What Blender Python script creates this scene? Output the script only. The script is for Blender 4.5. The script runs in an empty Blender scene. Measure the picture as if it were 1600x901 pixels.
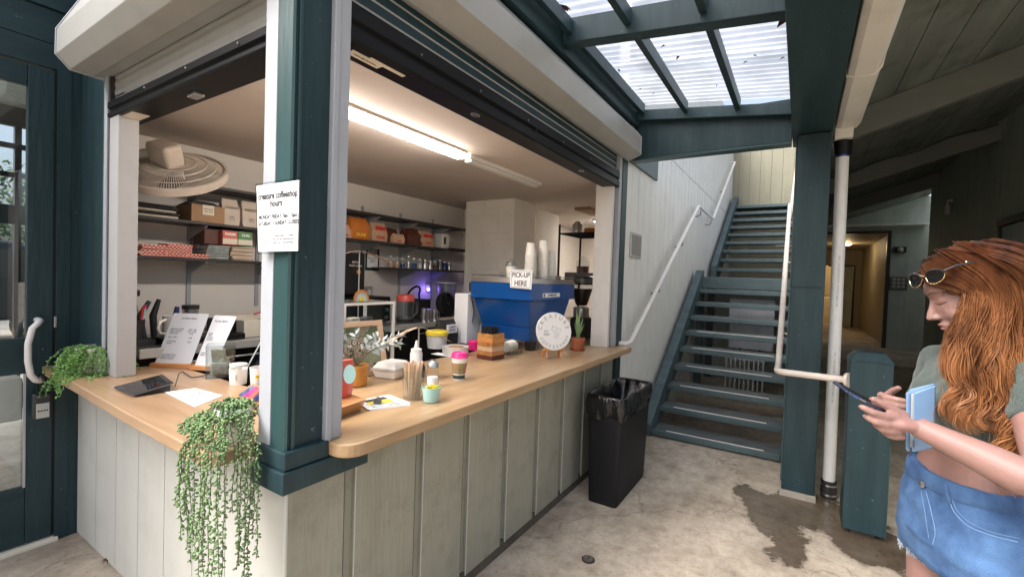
import bpy, bmesh, math, random
from mathutils import Vector, Matrix, noise
R = math.radians
random.seed(7)
SC = bpy.context.scene
COL = SC.collection

# ------------------------------------------------------------------ camera
EYE = Vector((0, 0, 1.55)); YAW, PIT, ROL, FPX = R(32.39), R(-1.41), R(1.93), 710.3
_f = Vector((math.cos(PIT)*math.cos(YAW), math.cos(PIT)*math.sin(YAW), math.sin(PIT)))
_r0 = Vector((math.sin(YAW), -math.cos(YAW), 0)); _u0 = _r0.cross(_f)
_r = _r0*math.cos(ROL) + _u0*math.sin(ROL); _u = _u0*math.cos(ROL) - _r0*math.sin(ROL)
cam = bpy.data.cameras.new('camera'); cam_o = bpy.data.objects.new('camera', cam); COL.objects.link(cam_o)
m = Matrix((_r, _u, -_f)).transposed().to_4x4(); m.translation = EYE; cam_o.matrix_world = m
cam.sensor_width = 36; cam.lens = FPX/1600*36; cam.clip_start = .02; cam.clip_end = 1000
SC.camera = cam_o

# ------------------------------------------------------------------ sky, sun, exposure
W = bpy.data.worlds.new('World'); SC.world = W; W.use_nodes = True
nt = W.node_tree; nt.nodes.clear()
sk = nt.nodes.new('ShaderNodeTexSky'); sk.sky_type = 'NISHITA'; sk.sun_disc = False
SUN_EL, SUN_AZ = 48, 150      # azimuth of the sun in the XY plane, from +X towards +Y
sk.sun_elevation = R(SUN_EL); sk.sun_rotation = R(90 - SUN_AZ); sk.air_density = 1.0; sk.dust_density = 6.0; sk.ozone_density = 1.0
hs = nt.nodes.new('ShaderNodeHueSaturation'); hs.inputs['Saturation'].default_value = .68
bg = nt.nodes.new('ShaderNodeBackground'); bg.inputs['Strength'].default_value = .15
wo = nt.nodes.new('ShaderNodeOutputWorld')
nt.links.new(sk.outputs[0], hs.inputs['Color']); nt.links.new(hs.outputs[0], bg.inputs['Color']); nt.links.new(bg.outputs[0], wo.inputs[0])
sl = bpy.data.lights.new('sun', 'SUN'); sl.energy = 1.6; sl.angle = R(40); sl.color = (.99, .99, 1)
so = bpy.data.objects.new('sun', sl); COL.objects.link(so)
sd = Vector((math.cos(R(SUN_EL))*math.cos(R(SUN_AZ)), math.cos(R(SUN_EL))*math.sin(R(SUN_AZ)), math.sin(R(SUN_EL))))
so.rotation_euler = sd.to_track_quat('Z', 'Y').to_euler(); so.location = (-5, 5, 8)
vs = SC.view_settings; vs.view_transform = 'Standard'; vs.look = 'None'; vs.gamma = 1; vs.exposure = 1.25; vs.use_curve_mapping = False
SC.cycles.use_denoising = True
SC.cycles.max_bounces = 10; SC.cycles.diffuse_bounces = 5; SC.cycles.transmission_bounces = 6; SC.cycles.transparent_max_bounces = 12
SC.cycles.sample_clamp_indirect = 6; SC.cycles.caustics_reflective = False; SC.cycles.caustics_refractive = False

# ------------------------------------------------------------------ helpers
def ray(px, py): return _f + _r*((px-800)/FPX) + _u*((450.5-py)/FPX)
def cast(px, py, ax, val):
    """where the sight line through a photo point meets the real plane ax = val"""
    d = ray(px, py); i = 'xyz'.index(ax); return EYE + d*((val-EYE[i])/d[i])
def deep(px, py, dep): return EYE + ray(px, py)*dep

ORG = {}
class MB:
    def __init__(s): s.v = []; s.f = []
    def add(s, vs, fs):
        n = len(s.v); s.v += [Vector(v) for v in vs]; s.f += [tuple(i+n for i in f) for f in fs]; return s
    def box(s, x0, x1, y0, y1, z0, z1):
        return s.add([(x0,y0,z0),(x1,y0,z0),(x1,y1,z0),(x0,y1,z0),(x0,y0,z1),(x1,y0,z1),(x1,y1,z1),(x0,y1,z1)],
                     [(0,3,2,1),(4,5,6,7),(0,1,5,4),(1,2,6,5),(2,3,7,6),(3,0,4,7)])
    def obox(s, c, size, rot=None):
        n = len(s.v); a, b, d = [q/2 for q in size]; s.box(-a, a, -b, b, -d, d); rot = rot or Matrix.Identity(3)
        for i in range(n, len(s.v)): s.v[i] = rot @ s.v[i] + Vector(c)
        return s
    def hexa(s, p8):
        return s.add(p8, [(0,3,2,1),(4,5,6,7),(0,1,5,4),(1,2,6,5),(2,3,7,6),(3,0,4,7)])
    def prism(s, poly, ax, a, b):
        def P(u, v, w): return {'x': (w,u,v), 'y': (u,w,v), 'z': (u,v,w)}[ax]
        n = len(poly)
        return s.add([P(u,v,a) for u,v in poly]+[P(u,v,b) for u,v in poly],
                     [tuple(range(n))[::-1], tuple(range(n,2*n))]+[(i,(i+1)%n,(i+1)%n+n,i+n) for i in range(n)])
    def tube(s, pts, r, n=10, flat=1.0, caps=True):
        pts = [Vector(p) for p in pts]; k = len(pts); rs = r if isinstance(r, (list,tuple)) else [r]*k
        vs = []; nrm = None
        for i, p in enumerate(pts):
            t = (pts[min(i+1,k-1)] - pts[max(i-1,0)]).normalized()
            if nrm is None:
                nrm = t.orthogonal().normalized() if abs(t.z) > .9 else Vector((0,0,1)).cross(t).normalized()
            nrm = (nrm - t*nrm.dot(t)).normalized(); b = t.cross(nrm)
            for j in range(n):
                a = 2*math.pi*j/n; vs.append(p + (nrm*math.cos(a) + b*math.sin(a)*flat)*rs[i])
        fs = [(i*n+j, i*n+(j+1)%n, (i+1)*n+(j+1)%n, (i+1)*n+j) for i in range(k-1) for j in range(n)]
        if caps: fs += [tuple(range(n))[::-1], tuple((k-1)*n+j for j in range(n))]
        return s.add(vs, fs)
    def lathe(s, prof, c=(0,0,0), n=28, closed=False):
        """prof: (r,z) list; first and last ring are capped when r > 0"""
        c = Vector(c); vs = []; fs = []; k = len(prof)
        for r, z in prof:
            for j in range(n):
                a = 2*math.pi*j/n; vs.append(c + Vector((r*math.cos(a), r*math.sin(a), z)))
        for i in range(k-1):
            for j in range(n): fs.append((i*n+j, i*n+(j+1)%n, (i+1)*n+(j+1)%n, (i+1)*n+j))
        if closed:
            for j in range(n): fs.append(((k-1)*n+j, (k-1)*n+(j+1)%n, (j+1)%n, j))
        else: fs += [tuple(range(n))[::-1], tuple((k-1)*n+j for j in range(n))]
        return s.add(vs, fs)
    def ball(s, c, r, n=12, rot=None):
        c = Vector(c); r = (r,r,r) if not isinstance(r, (tuple,list)) else r; k = max(4, n//2); st = len(s.v)
        prof = [(math.sin(math.pi*i/k), -math.cos(math.pi*i/k)) for i in range(k+1)]
        prof[0] = (1e-4,-1); prof[-1] = (1e-4,1)
        s.lathe(prof, (0,0,0), n)
        for i in range(st, len(s.v)):
            v = s.v[i]; v = Vector((v.x*r[0], v.y*r[1], v.z*r[2])); s.v[i] = (rot @ v if rot else v) + c
        return s
    def xf(s, rot, off=(0,0,0)):
        s.v = [rot @ v + Vector(off) for v in s.v]; return s
    def mesh(s, name, mat, smooth=None, org=(0,0,0)):
        me = bpy.data.meshes.new(name); o = Vector(org)
        me.from_pydata([v - o for v in s.v], [], s.f)
        bm = bmesh.new(); bm.from_mesh(me); bmesh.ops.remove_doubles(bm, verts=bm.verts, dist=1e-6) if smooth else None
        bmesh.ops.recalc_face_normals(bm, faces=bm.faces); bm.to_mesh(me); bm.free()
        if smooth:
            for p in me.polygons: p.use_smooth = True
            try: me.set_sharp_from_angle(angle=R(smooth))
            except Exception: pass
        if mat: me.materials.append(M[mat] if isinstance(mat, str) else mat)
        return me
    def build(s, name, mat, parent=None, bev=0, smooth=None, seg=2):
        org = ORG.get(parent.name, Vector()) if parent else Vector()
        o = bpy.data.objects.new(name, s.mesh(name, mat, smooth, org)); COL.objects.link(o)
        if parent: o.parent = parent; ORG[o.name] = org
        if bev:
            b = o.modifiers.new('bevel', 'BEVEL'); b.width = bev; b.segments = seg; b.limit_method = 'ANGLE'; b.angle_limit = R(35)
        return o
def tag(o, label, cat, group=None):
    o['label'] = label; o['category'] = cat
    if group: o['group'] = group
    return o
def thing(name, label, cat, loc=(0,0,0), group=None):
    o = bpy.data.objects.new(name, None); COL.objects.link(o); o.location = loc; o.empty_display_size = .1
    ORG[o.name] = Vector(loc); return tag(o, label, cat, group)
def single(mb, name, mat, label, cat, group=None, **k):
    """a thing that is one mesh: its origin goes to the middle of its base"""
    xs = [v.x for v in mb.v]; ys = [v.y for v in mb.v]; z = min(v.z for v in mb.v)
    org = Vector(((min(xs)+max(xs))/2, (min(ys)+max(ys))/2, z)); mb.v = [v-org for v in mb.v]
    o = mb.build(name, mat, **k); o.location = org; return tag(o, label, cat, group)
def struct(o): o['kind'] = 'structure'; return o
def stuff(o): o['kind'] = 'stuff'; return o
def dup(o, loc=None, rz=None, label=None, group=None, parent=None):
    c = o.copy(); COL.objects.link(c); c.parent = parent
    for ch in list(o.children): dup(ch, parent=c)
    if loc is not None: c.location = loc
    if rz is not None: c.rotation_euler.z = rz
    if label: c['label'] = label
    if group: c['group'] = group
    return c
def text(name, s, size, at, right, up, mat, parent, align='CENTER', ext=.0004, font_w=1.0, off=0.0):
    cu = bpy.data.curves.new(name, 'FONT'); cu.body = s; cu.size = size; cu.align_x = align; cu.align_y = 'CENTER'
    cu.extrude = ext; cu.offset = off; cu.resolution_u = 3
    tmp = bpy.data.objects.new(name, cu); COL.objects.link(tmp)
    dg = bpy.context.evaluated_depsgraph_get(); me = bpy.data.meshes.new_from_object(tmp.evaluated_get(dg))
    bpy.data.objects.remove(tmp); bpy.data.curves.remove(cu)
    right = Vector(right).normalized(); up = Vector(up).normalized(); nn = right.cross(up)
    org = ORG.get(parent.name, Vector()) if parent else Vector()
    for v in me.vertices: v.co = Vector(at) - org + right*v.co.x*font_w + up*v.co.y + nn*v.co.z
    me.materials.clear(); me.materials.append(M[mat])
    o = bpy.data.objects.new(name, me); COL.objects.link(o)
    if parent: o.parent = parent; ORG[o.name] = org
    return o

# ------------------------------------------------------------------ materials
M = {}
def mat(name, col, rough=.5, chips=None, metal=0, var=0, vscale=8, bump=0, bscale=60, spec=.5, stretch=(1,1,1), col2=None, trans=0, coat=0, emit=None, es=0, sheen=0, dirt=0, dscale=3):
    m = bpy.data.materials.new(name); m.use_nodes = True; n = m.node_tree; b = n.nodes['Principled BSDF']; M[name] = m
    b.inputs['Roughness'].default_value = rough; b.inputs['Metallic'].default_value = metal
    b.inputs['Specular IOR Level'].default_value = spec; b.inputs['Transmission Weight'].default_value = trans
    b.inputs['Coat Weight'].default_value = coat; b.inputs['Sheen Weight'].default_value = sheen
    c4 = (*col, 1); b.inputs['Base Color'].default_value = c4
    if emit: b.inputs['Emission Color'].default_value = (*emit, 1); b.inputs['Emission Strength'].default_value = es
    if var or bump or col2 or dirt:
        tc = n.nodes.new('ShaderNodeTexCoord'); mp = n.nodes.new('ShaderNodeMapping'); mp.inputs['Scale'].default_value = stretch
        gm = n.nodes.new('ShaderNodeNewGeometry'); n.links.new(gm.outputs['Position'], mp.inputs[0])
    last = None
    if var or col2:
        nz = n.nodes.new('ShaderNodeTexNoise'); nz.inputs['Scale'].default_value = vscale; nz.inputs['Detail'].default_value = 6; nz.inputs['Roughness'].default_value = .62
        n.links.new(mp.outputs[0], nz.inputs['Vector'])
        cr = n.nodes.new('ShaderNodeValToRGB'); cr.color_ramp.elements[0].position = .3; cr.color_ramp.elements[1].position = .7
        lo = tuple(max(0, c*(1-var)) for c in col); hi = col2 if col2 else tuple(min(1, c*(1+var)) for c in col)
        cr.color_ramp.elements[0].color = (*lo, 1); cr.color_ramp.elements[1].color = (*hi, 1)
        n.links.new(nz.outputs['Fac'], cr.inputs[0]); last = cr.outputs[0]
    if dirt:
        nd = n.nodes.new('ShaderNodeTexNoise'); nd.inputs['Scale'].default_value = dscale; nd.inputs['Detail'].default_value = 9; nd.inputs['Roughness'].default_value = .7
        n.links.new(gm.outputs['Position'], nd.inputs['Vector'])
        c2 = n.nodes.new('ShaderNodeValToRGB'); c2.color_ramp.elements[0].position = .5; c2.color_ramp.elements[1].position = .72
        c2.color_ramp.elements[0].color = (1,1,1,1); c2.color_ramp.elements[1].color = (1-dirt,1-dirt*1.05,1-dirt*1.15,1)
        n.links.new(nd.outputs['Fac'], c2.inputs[0]); mx = n.nodes.new('ShaderNodeMix'); mx.data_type = 'RGBA'; mx.blend_type = 'MULTIPLY'; mx.inputs[0].default_value = 1
        if last: n.links.new(last, mx.inputs[6])
        else: mx.inputs[6].default_value = c4
        n.links.new(c2.outputs[0], mx.inputs[7]); last = mx.outputs[2]
    if chips:
        g2 = n.nodes.new('ShaderNodeNewGeometry'); nc_ = n.nodes.new('ShaderNodeTexNoise'); nc_.inputs['Scale'].default_value = 48; nc_.inputs['Detail'].default_value = 5; n.links.new(g2.outputs['Position'], nc_.inputs['Vector'])
        c3 = n.nodes.new('ShaderNodeValToRGB'); c3.color_ramp.elements[0].position = .705; c3.color_ramp.elements[1].position = .72; n.links.new(nc_.outputs['Fac'], c3.inputs[0])
        m3 = n.nodes.new('ShaderNodeMix'); m3.data_type = 'RGBA'; n.links.new(c3.outputs[0], m3.inputs[0]); m3.inputs[7].default_value = (*chips,1)
        if last: n.links.new(last, m3.inputs[6])
        else: m3.inputs[6].default_value = c4
        last = m3.outputs[2]
    if last: n.links.new(last, b.inputs['Base Color'])
    if bump:
        nb = n.nodes.new('ShaderNodeTexNoise'); nb.inputs['Scale'].default_value = bscale; nb.inputs['Detail'].default_value = 4
        n.links.new(mp.outputs[0], nb.inputs['Vector'])
        bp = n.nodes.new('ShaderNodeBump'); bp.inputs['Strength'].default_value = bump; bp.inputs['Distance'].default_value = .004
        n.links.new(nb.outputs['Fac'], bp.inputs['Height']); n.links.new(bp.outputs[0], b.inputs['Normal'])
    return m
V = (1,1,.12)
mat('siding_shaded', (.305,.30,.24), .6, var=.07, vscale=10, bump=.9, bscale=55, stretch=V, dirt=.26, dscale=6)  # rough boards in the siding_smooth paint, darkened for the shaded front face
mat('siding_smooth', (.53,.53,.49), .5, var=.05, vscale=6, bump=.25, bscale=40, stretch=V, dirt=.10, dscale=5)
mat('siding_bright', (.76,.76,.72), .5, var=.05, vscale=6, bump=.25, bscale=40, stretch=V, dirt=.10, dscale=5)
mat('siding_olive', (.24,.23,.165), .55, var=.08, vscale=6, bump=.3, bscale=40, stretch=V, dirt=.12, dscale=5)
mat('seam_groove_shade', (.10,.095,.075), .8)  # dark tone for real seams and for painted groove shade
mat('base_dark', (.09,.075,.06), .9, var=.3, bump=.5)
mat('green', (.012,.033,.041), .45, spec=.35, chips=(.10,.15,.15), var=.14, vscale=14, bump=.6, bscale=50, stretch=V, col2=(.021,.048,.056))
mat('green_h', (.012,.033,.038), .5, spec=.35, chips=(.09,.13,.13), var=.14, vscale=14, bump=.5, bscale=40, stretch=(.12,1,1), col2=(.019,.046,.051))
mat('green_light', (.022,.060,.061), .4, var=.1, vscale=9, bump=.4, bscale=40, stretch=V)
mat('stair_green', (.066,.105,.116), .5, chips=(.22,.25,.25), var=.2, vscale=8, bump=.5, bscale=50, stretch=(1,.12,1), dirt=.35, dscale=7)
mat('stair_top', (.085,.098,.098), .75, var=.3, vscale=14, bump=.5, bscale=70, stretch=(1,.3,1))
mat('white_trim_lit', (.60,.58,.55), .45, var=.03, bump=.15, bscale=30, stretch=V, dirt=.08, dscale=9)  # white_trim made lighter and warmer to paint the warm light on the right jamb
mat('fan_cream', (.50,.43,.36), .5, var=.1)
mat('white_trim', (.42,.42,.42), .42, var=.03, bump=.15, bscale=30, stretch=V, dirt=.08, dscale=9)
mat('white_metal', (.37,.39,.42), .5, metal=.0, var=.03, dirt=.10, dscale=5)
mat('housing', (.34,.345,.33), .35, var=.03, vscale=5, dirt=.12, dscale=6, bump=.05, bscale=12)
mat('grey_metal', (.45,.46,.46), .35, metal=.6, var=.06)
mat('black_metal', (.006,.006,.007), .45, spec=.22, var=.2, vscale=20, bump=.08, bscale=90)
mat('black_plastic', (.015,.015,.016), .35)
mat('black_matte', (.02,.02,.022), .7, bump=.3, bscale=200)
mat('rubber', (.02,.02,.02), .6)
mat('interior_wall', (.76,.72,.67), .7, var=.04, vscale=2, bump=.15, bscale=50, dirt=.08, dscale=2)
mat('interior_ceiling', (.64,.565,.50), .75, var=.04, vscale=1.5, dirt=.12, dscale=1.3)
mat('block_wall', (.84,.81,.74), .7, var=.05, vscale=4, bump=.5, bscale=35)
mat('shelf', (.035,.032,.034), .45, var=.2)
mat('steel', (.55,.55,.55), .25, metal=1, var=.06)
mat('steel_dark', (.16,.16,.17), .35, metal=.8)
mat('paper', (.90,.91,.93), .6, var=.01)
mat('paper_cream', (.72,.66,.55), .7, var=.05)
mat('ink', (.03,.03,.035), .7)
mat('ink_grey', (.28,.29,.31), .7)
mat('white_plastic', (.80,.79,.76), .35)
mat('white_ceramic', (.78,.76,.72), .2, coat=.3)
mat('cup_paper', (.82,.79,.72), .55, var=.02)
mat('pink', (.85,.03,.25), .35)
mat('red', (.62,.03,.03), .4)
mat('coral', (.75,.12,.10), .35)
mat('orange_wood', (.62,.27,.09), .45, var=.15, vscale=12, stretch=(1,1,6))
mat('teal', (.36,.60,.57), .3, coat=.2)
mat('yellow', (.85,.68,.03), .4)
mat('blue_paint', (.004,.075,.30), .28, coat=.4, var=.05)
mat('blue_dark', (.004,.028,.14), .3, coat=.4, var=.05)
mat('terracotta', (.42,.13,.06), .7, var=.15, vscale=25, bump=.2)
mat('ochre', (.50,.22,.04), .35, var=.12, vscale=20, coat=.2)
mat('brown_card', (.36,.22,.12), .75, var=.08)
mat('coffee', (.03,.012,.006), .5, bump=.8, bscale=120)
mat('pearl', (.10,.215,.07), .36, var=.45, vscale=75, col2=(.27,.42,.17))
mat('leafgreen', (.10,.26,.045), .45, var=.35, vscale=30, col2=(.22,.42,.09))
mat('olive_leaf', (.30,.36,.33), .5, var=.2, vscale=30, col2=(.55,.60,.60))
mat('aloe', (.06,.16,.045), .4, vscale=90, col2=(.35,.45,.22))
mat('bark', (.10,.075,.05), .85, var=.3, bump=.6)
mat('tree_leaf', (.05,.10,.025), .6, var=.4, vscale=3, col2=(.10,.17,.05))
mat('lens_dark', (.008,.008,.008), .1, spec=.25)
mat('glass_ink', (.02,.02,.02), .2)
mat('lamp_warm', (1,.9,.75), .5, emit=(1,.88,.72), es=4)
mat('lamp_tube', (1,1,1), .5, emit=(1,.89,.79), es=27)
mat('lamp_blue', (.2,.2,1), .5, emit=(.25,.15,1), es=8)
mat('pipe', (.74,.74,.72), .35, var=.03, dirt=.1, dscale=9)
mat('rail', (.70,.62,.55), .35, var=.04, dirt=.12, dscale=20)
mat('rail_white', (.78,.75,.72), .35, var=.03)
mat('gutter', (.62,.60,.54), .45, var=.04, dirt=.2, dscale=4)
mat('soffit', (.18,.20,.18), .75, var=.25, vscale=6, bump=.5, bscale=40, stretch=(.12,1,1), dirt=.55, dscale=2.2)
mat('soffit_beam', (.18,.19,.17), .7, var=.1, vscale=8, bump=.4, bscale=40, stretch=(1,.12,1))
mat('dark_siding', (.43,.48,.44), .65, var=.1, vscale=8, bump=.5, bscale=50, stretch=V, dirt=.2)
mat('dark_frame', (.015,.016,.016), .4)
mat('hall_wall', (.36,.31,.22), .6, var=.08, vscale=8, stretch=V, bump=.3)
mat('vent_grey', (.45,.45,.43), .5, metal=.3)
mat('board_grey', (.36,.38,.42), .7, var=.15)
mat('galv', (.45,.47,.49), .4, metal=.8, var=.2, vscale=15)
mat('leaf_brown', (.08,.03,.02), .8)
mat('concrete_edge', (.32,.29,.25), .9, var=.15, bump=.4)
mat('skin', (.265,.160,.135), .5, var=.10, vscale=45, col2=(.285,.155,.135), bump=.12, bscale=260, spec=.4)
mat('skin_pink', (.30,.13,.11), .4)
mat('top_green', (.046,.066,.058), .85, var=.08, vscale=60, bump=.8, bscale=420, stretch=(1,1,.4), sheen=.2)
mat('denim', (.028,.085,.23), .85, var=.28, vscale=11, bump=.9, bscale=480, stretch=(1,1,.6), col2=(.085,.185,.38))
mat('denim_seam', (.16,.27,.46), .85, bump=.4, bscale=400)
mat('fray', (.36,.42,.50), .9)
mat('hair', (.090,.030,.013), .40, var=.45, vscale=26, col2=(.34,.145,.058), stretch=(1,1,.25), spec=.4)
mat('brow', (.12,.05,.03), .7)
mat('wallet', (.19,.32,.52), .38, var=.05, bump=.25, bscale=260)
mat('phone_case', (.012,.02,.05), .15, coat=.6)
mat('gold', (.75,.55,.30), .25, metal=1)
mat('binbag', (.004,.004,.005), .14, spec=.6, bump=1.0, bscale=55, stretch=(1,1,.5))
mat('bin', (.010,.010,.012), .55, spec=.25, var=.2, bump=.25, bscale=180)
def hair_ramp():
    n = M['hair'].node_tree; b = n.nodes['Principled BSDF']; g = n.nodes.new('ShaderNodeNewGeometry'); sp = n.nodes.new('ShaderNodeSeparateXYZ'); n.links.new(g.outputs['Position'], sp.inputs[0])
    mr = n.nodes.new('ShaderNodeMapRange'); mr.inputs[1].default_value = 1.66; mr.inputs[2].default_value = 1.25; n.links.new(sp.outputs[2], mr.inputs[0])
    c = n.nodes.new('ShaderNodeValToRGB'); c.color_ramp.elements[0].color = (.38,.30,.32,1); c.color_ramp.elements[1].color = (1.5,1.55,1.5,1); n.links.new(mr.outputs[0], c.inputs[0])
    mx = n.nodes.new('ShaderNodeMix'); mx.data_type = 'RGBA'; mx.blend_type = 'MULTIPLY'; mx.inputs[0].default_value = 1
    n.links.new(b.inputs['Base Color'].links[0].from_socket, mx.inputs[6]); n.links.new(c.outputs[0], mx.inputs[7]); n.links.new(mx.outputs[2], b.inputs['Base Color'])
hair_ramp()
def bsdf(name): return M[name].node_tree.nodes['Principled BSDF']
bsdf('skin').inputs['Subsurface Weight'].default_value = .15; bsdf('skin').inputs['Subsurface Radius'].default_value = (.02,.008,.004)
# thin clear sheets: mostly see-through with a reflection
def clear(name, tint, refl=.12, rough=.02):
    m = bpy.data.materials.new(name); m.use_nodes = True; n = m.node_tree; n.nodes.clear(); M[name] = m
    o = n.nodes.new('ShaderNodeOutputMaterial'); t = n.nodes.new('ShaderNodeBsdfTransparent'); g = n.nodes.new('ShaderNodeBsdfGlossy')
    t.inputs[0].default_value = (*tint,1); g.inputs['Roughness'].default_value = rough
    fr = n.nodes.new('ShaderNodeLayerWeight'); fr.inputs[0].default_value = .5
    pw = n.nodes.new('ShaderNodeMath'); pw.operation = 'POWER'; pw.inputs[1].default_value = 4; n.links.new(fr.outputs['Facing'], pw.inputs[0])
    ml = n.nodes.new('ShaderNodeMath'); ml.operation = 'MULTIPLY'; ml.inputs[1].default_value = .6; n.links.new(pw.outputs[0], ml.inputs[0])
    mt = n.nodes.new('ShaderNodeMath'); mt.operation = 'ADD'; mt.inputs[1].default_value = refl
    mx = n.nodes.new('ShaderNodeMixShader'); n.links.new(ml.outputs[0], mt.inputs[0]); n.links.new(mt.outputs[0], mx.inputs[0])
    n.links.new(t.outputs[0], mx.inputs[1]); n.links.new(g.outputs[0], mx.inputs[2]); n.links.new(mx.outputs[0], o.inputs[0])
clear('glass', (.93,.95,.95), .03); clear('acrylic', (.86,.88,.88), .05, .05); clear('door_glass', (.80,.86,.90), .10, .01); clear('frosted', (.74,.76,.76), .14, .45)
# roofing sheet: passes daylight through, milky
def sheet(name, tr, tl, k):
    m = bpy.data.materials.new(name); m.use_nodes = True; n = m.node_tree; n.nodes.clear(); M[name] = m
    o = n.nodes.new('ShaderNodeOutputMaterial'); t = n.nodes.new('ShaderNodeBsdfTransparent'); l = n.nodes.new('ShaderNodeBsdfTranslucent')
    g = n.nodes.new('ShaderNodeNewGeometry'); z = n.nodes.new('ShaderNodeTexNoise'); z.inputs['Scale'].default_value = 3; z.inputs['Detail'].default_value = 9
    n.links.new(g.outputs['Position'], z.inputs['Vector']); c = n.nodes.new('ShaderNodeValToRGB')
    c.color_ramp.elements[0].position = .38; c.color_ramp.elements[0].color = (*[q*.72 for q in tl],1); c.color_ramp.elements[1].position = .58; c.color_ramp.elements[1].color = (*tl,1)
    n.links.new(z.outputs['Fac'], c.inputs[0]); n.links.new(c.outputs[0], l.inputs[0]); t.inputs[0].default_value = (*tr,1)
    mx = n.nodes.new('ShaderNodeMixShader'); mx.inputs[0].default_value = k
    n.links.new(t.outputs[0], mx.inputs[1]); n.links.new(l.outputs[0], mx.inputs[2]); n.links.new(mx.outputs[0], o.inputs[0])
sheet('roof_sheet', (.76,.79,.82), (.80,.82,.84), .74)
# wood with grain along X or Y
def wood(name, c1, c2, ax, scale=5, rough=.32, coat=.15, planks=0):
    m = mat(name, c1, rough, coat=coat); n = m.node_tree; b = n.nodes['Principled BSDF']
    g = n.nodes.new('ShaderNodeNewGeometry'); mp = n.nodes.new('ShaderNodeMapping')
    mp.inputs['Scale'].default_value = {'x': (.12,1,1), 'y': (1,.12,1), 'z': (1,1,.12)}[ax]; n.links.new(g.outputs['Position'], mp.inputs[0])
    z = n.nodes.new('ShaderNodeTexNoise'); z.inputs['Scale'].default_value = scale*5; z.inputs['Detail'].default_value = 8; z.inputs['Distortion'].default_value = .6
    n.links.new(mp.outputs[0], z.inputs['Vector']); z2 = n.nodes.new('ShaderNodeTexNoise'); z2.inputs['Scale'].default_value = scale; z2.inputs['Detail'].default_value = 3
    n.links.new(mp.outputs[0], z2.inputs['Vector']); a = n.nodes.new('ShaderNodeMath'); a.operation = 'ADD'; n.links.new(z.outputs['Fac'], a.inputs[0]); n.links.new(z2.outputs['Fac'], a.inputs[1])
    h = n.nodes.new('ShaderNodeMath'); h.operation = 'MULTIPLY'; h.inputs[1].default_value = .5; n.links.new(a.outputs[0], h.inputs[0])
    c = n.nodes.new('ShaderNodeValToRGB'); c.color_ramp.elements[0].position = .36; c.color_ramp.elements[1].position = .64
    c.color_ramp.elements[0].color = (*c1,1); c.color_ramp.elements[1].color = (*c2,1); n.links.new(h.outputs[0], c.inputs[0]); out = c.outputs[0]
    n.links.new(out, b.inputs['Base Color'])
    rr = n.nodes.new('ShaderNodeMapRange'); rr.inputs[3].default_value = rough-.08; rr.inputs[4].default_value = rough+.14; n.links.new(z2.outputs['Fac'], rr.inputs[0]); n.links.new(rr.outputs[0], b.inputs['Roughness'])
wood('maple_x', (.33,.205,.10), (.47,.325,.185), 'x'); wood('maple_y', (.33,.205,.115), (.46,.31,.19), 'y')
wood('acacia', (.30,.11,.03), (.62,.33,.11), 'x', 7); wood('tray_wood', (.38,.17,.06), (.55,.29,.12), 'x', 9); wood('frame_wood', (.50,.34,.22), (.62,.44,.30), 'x', 9, .6, 0)
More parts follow.
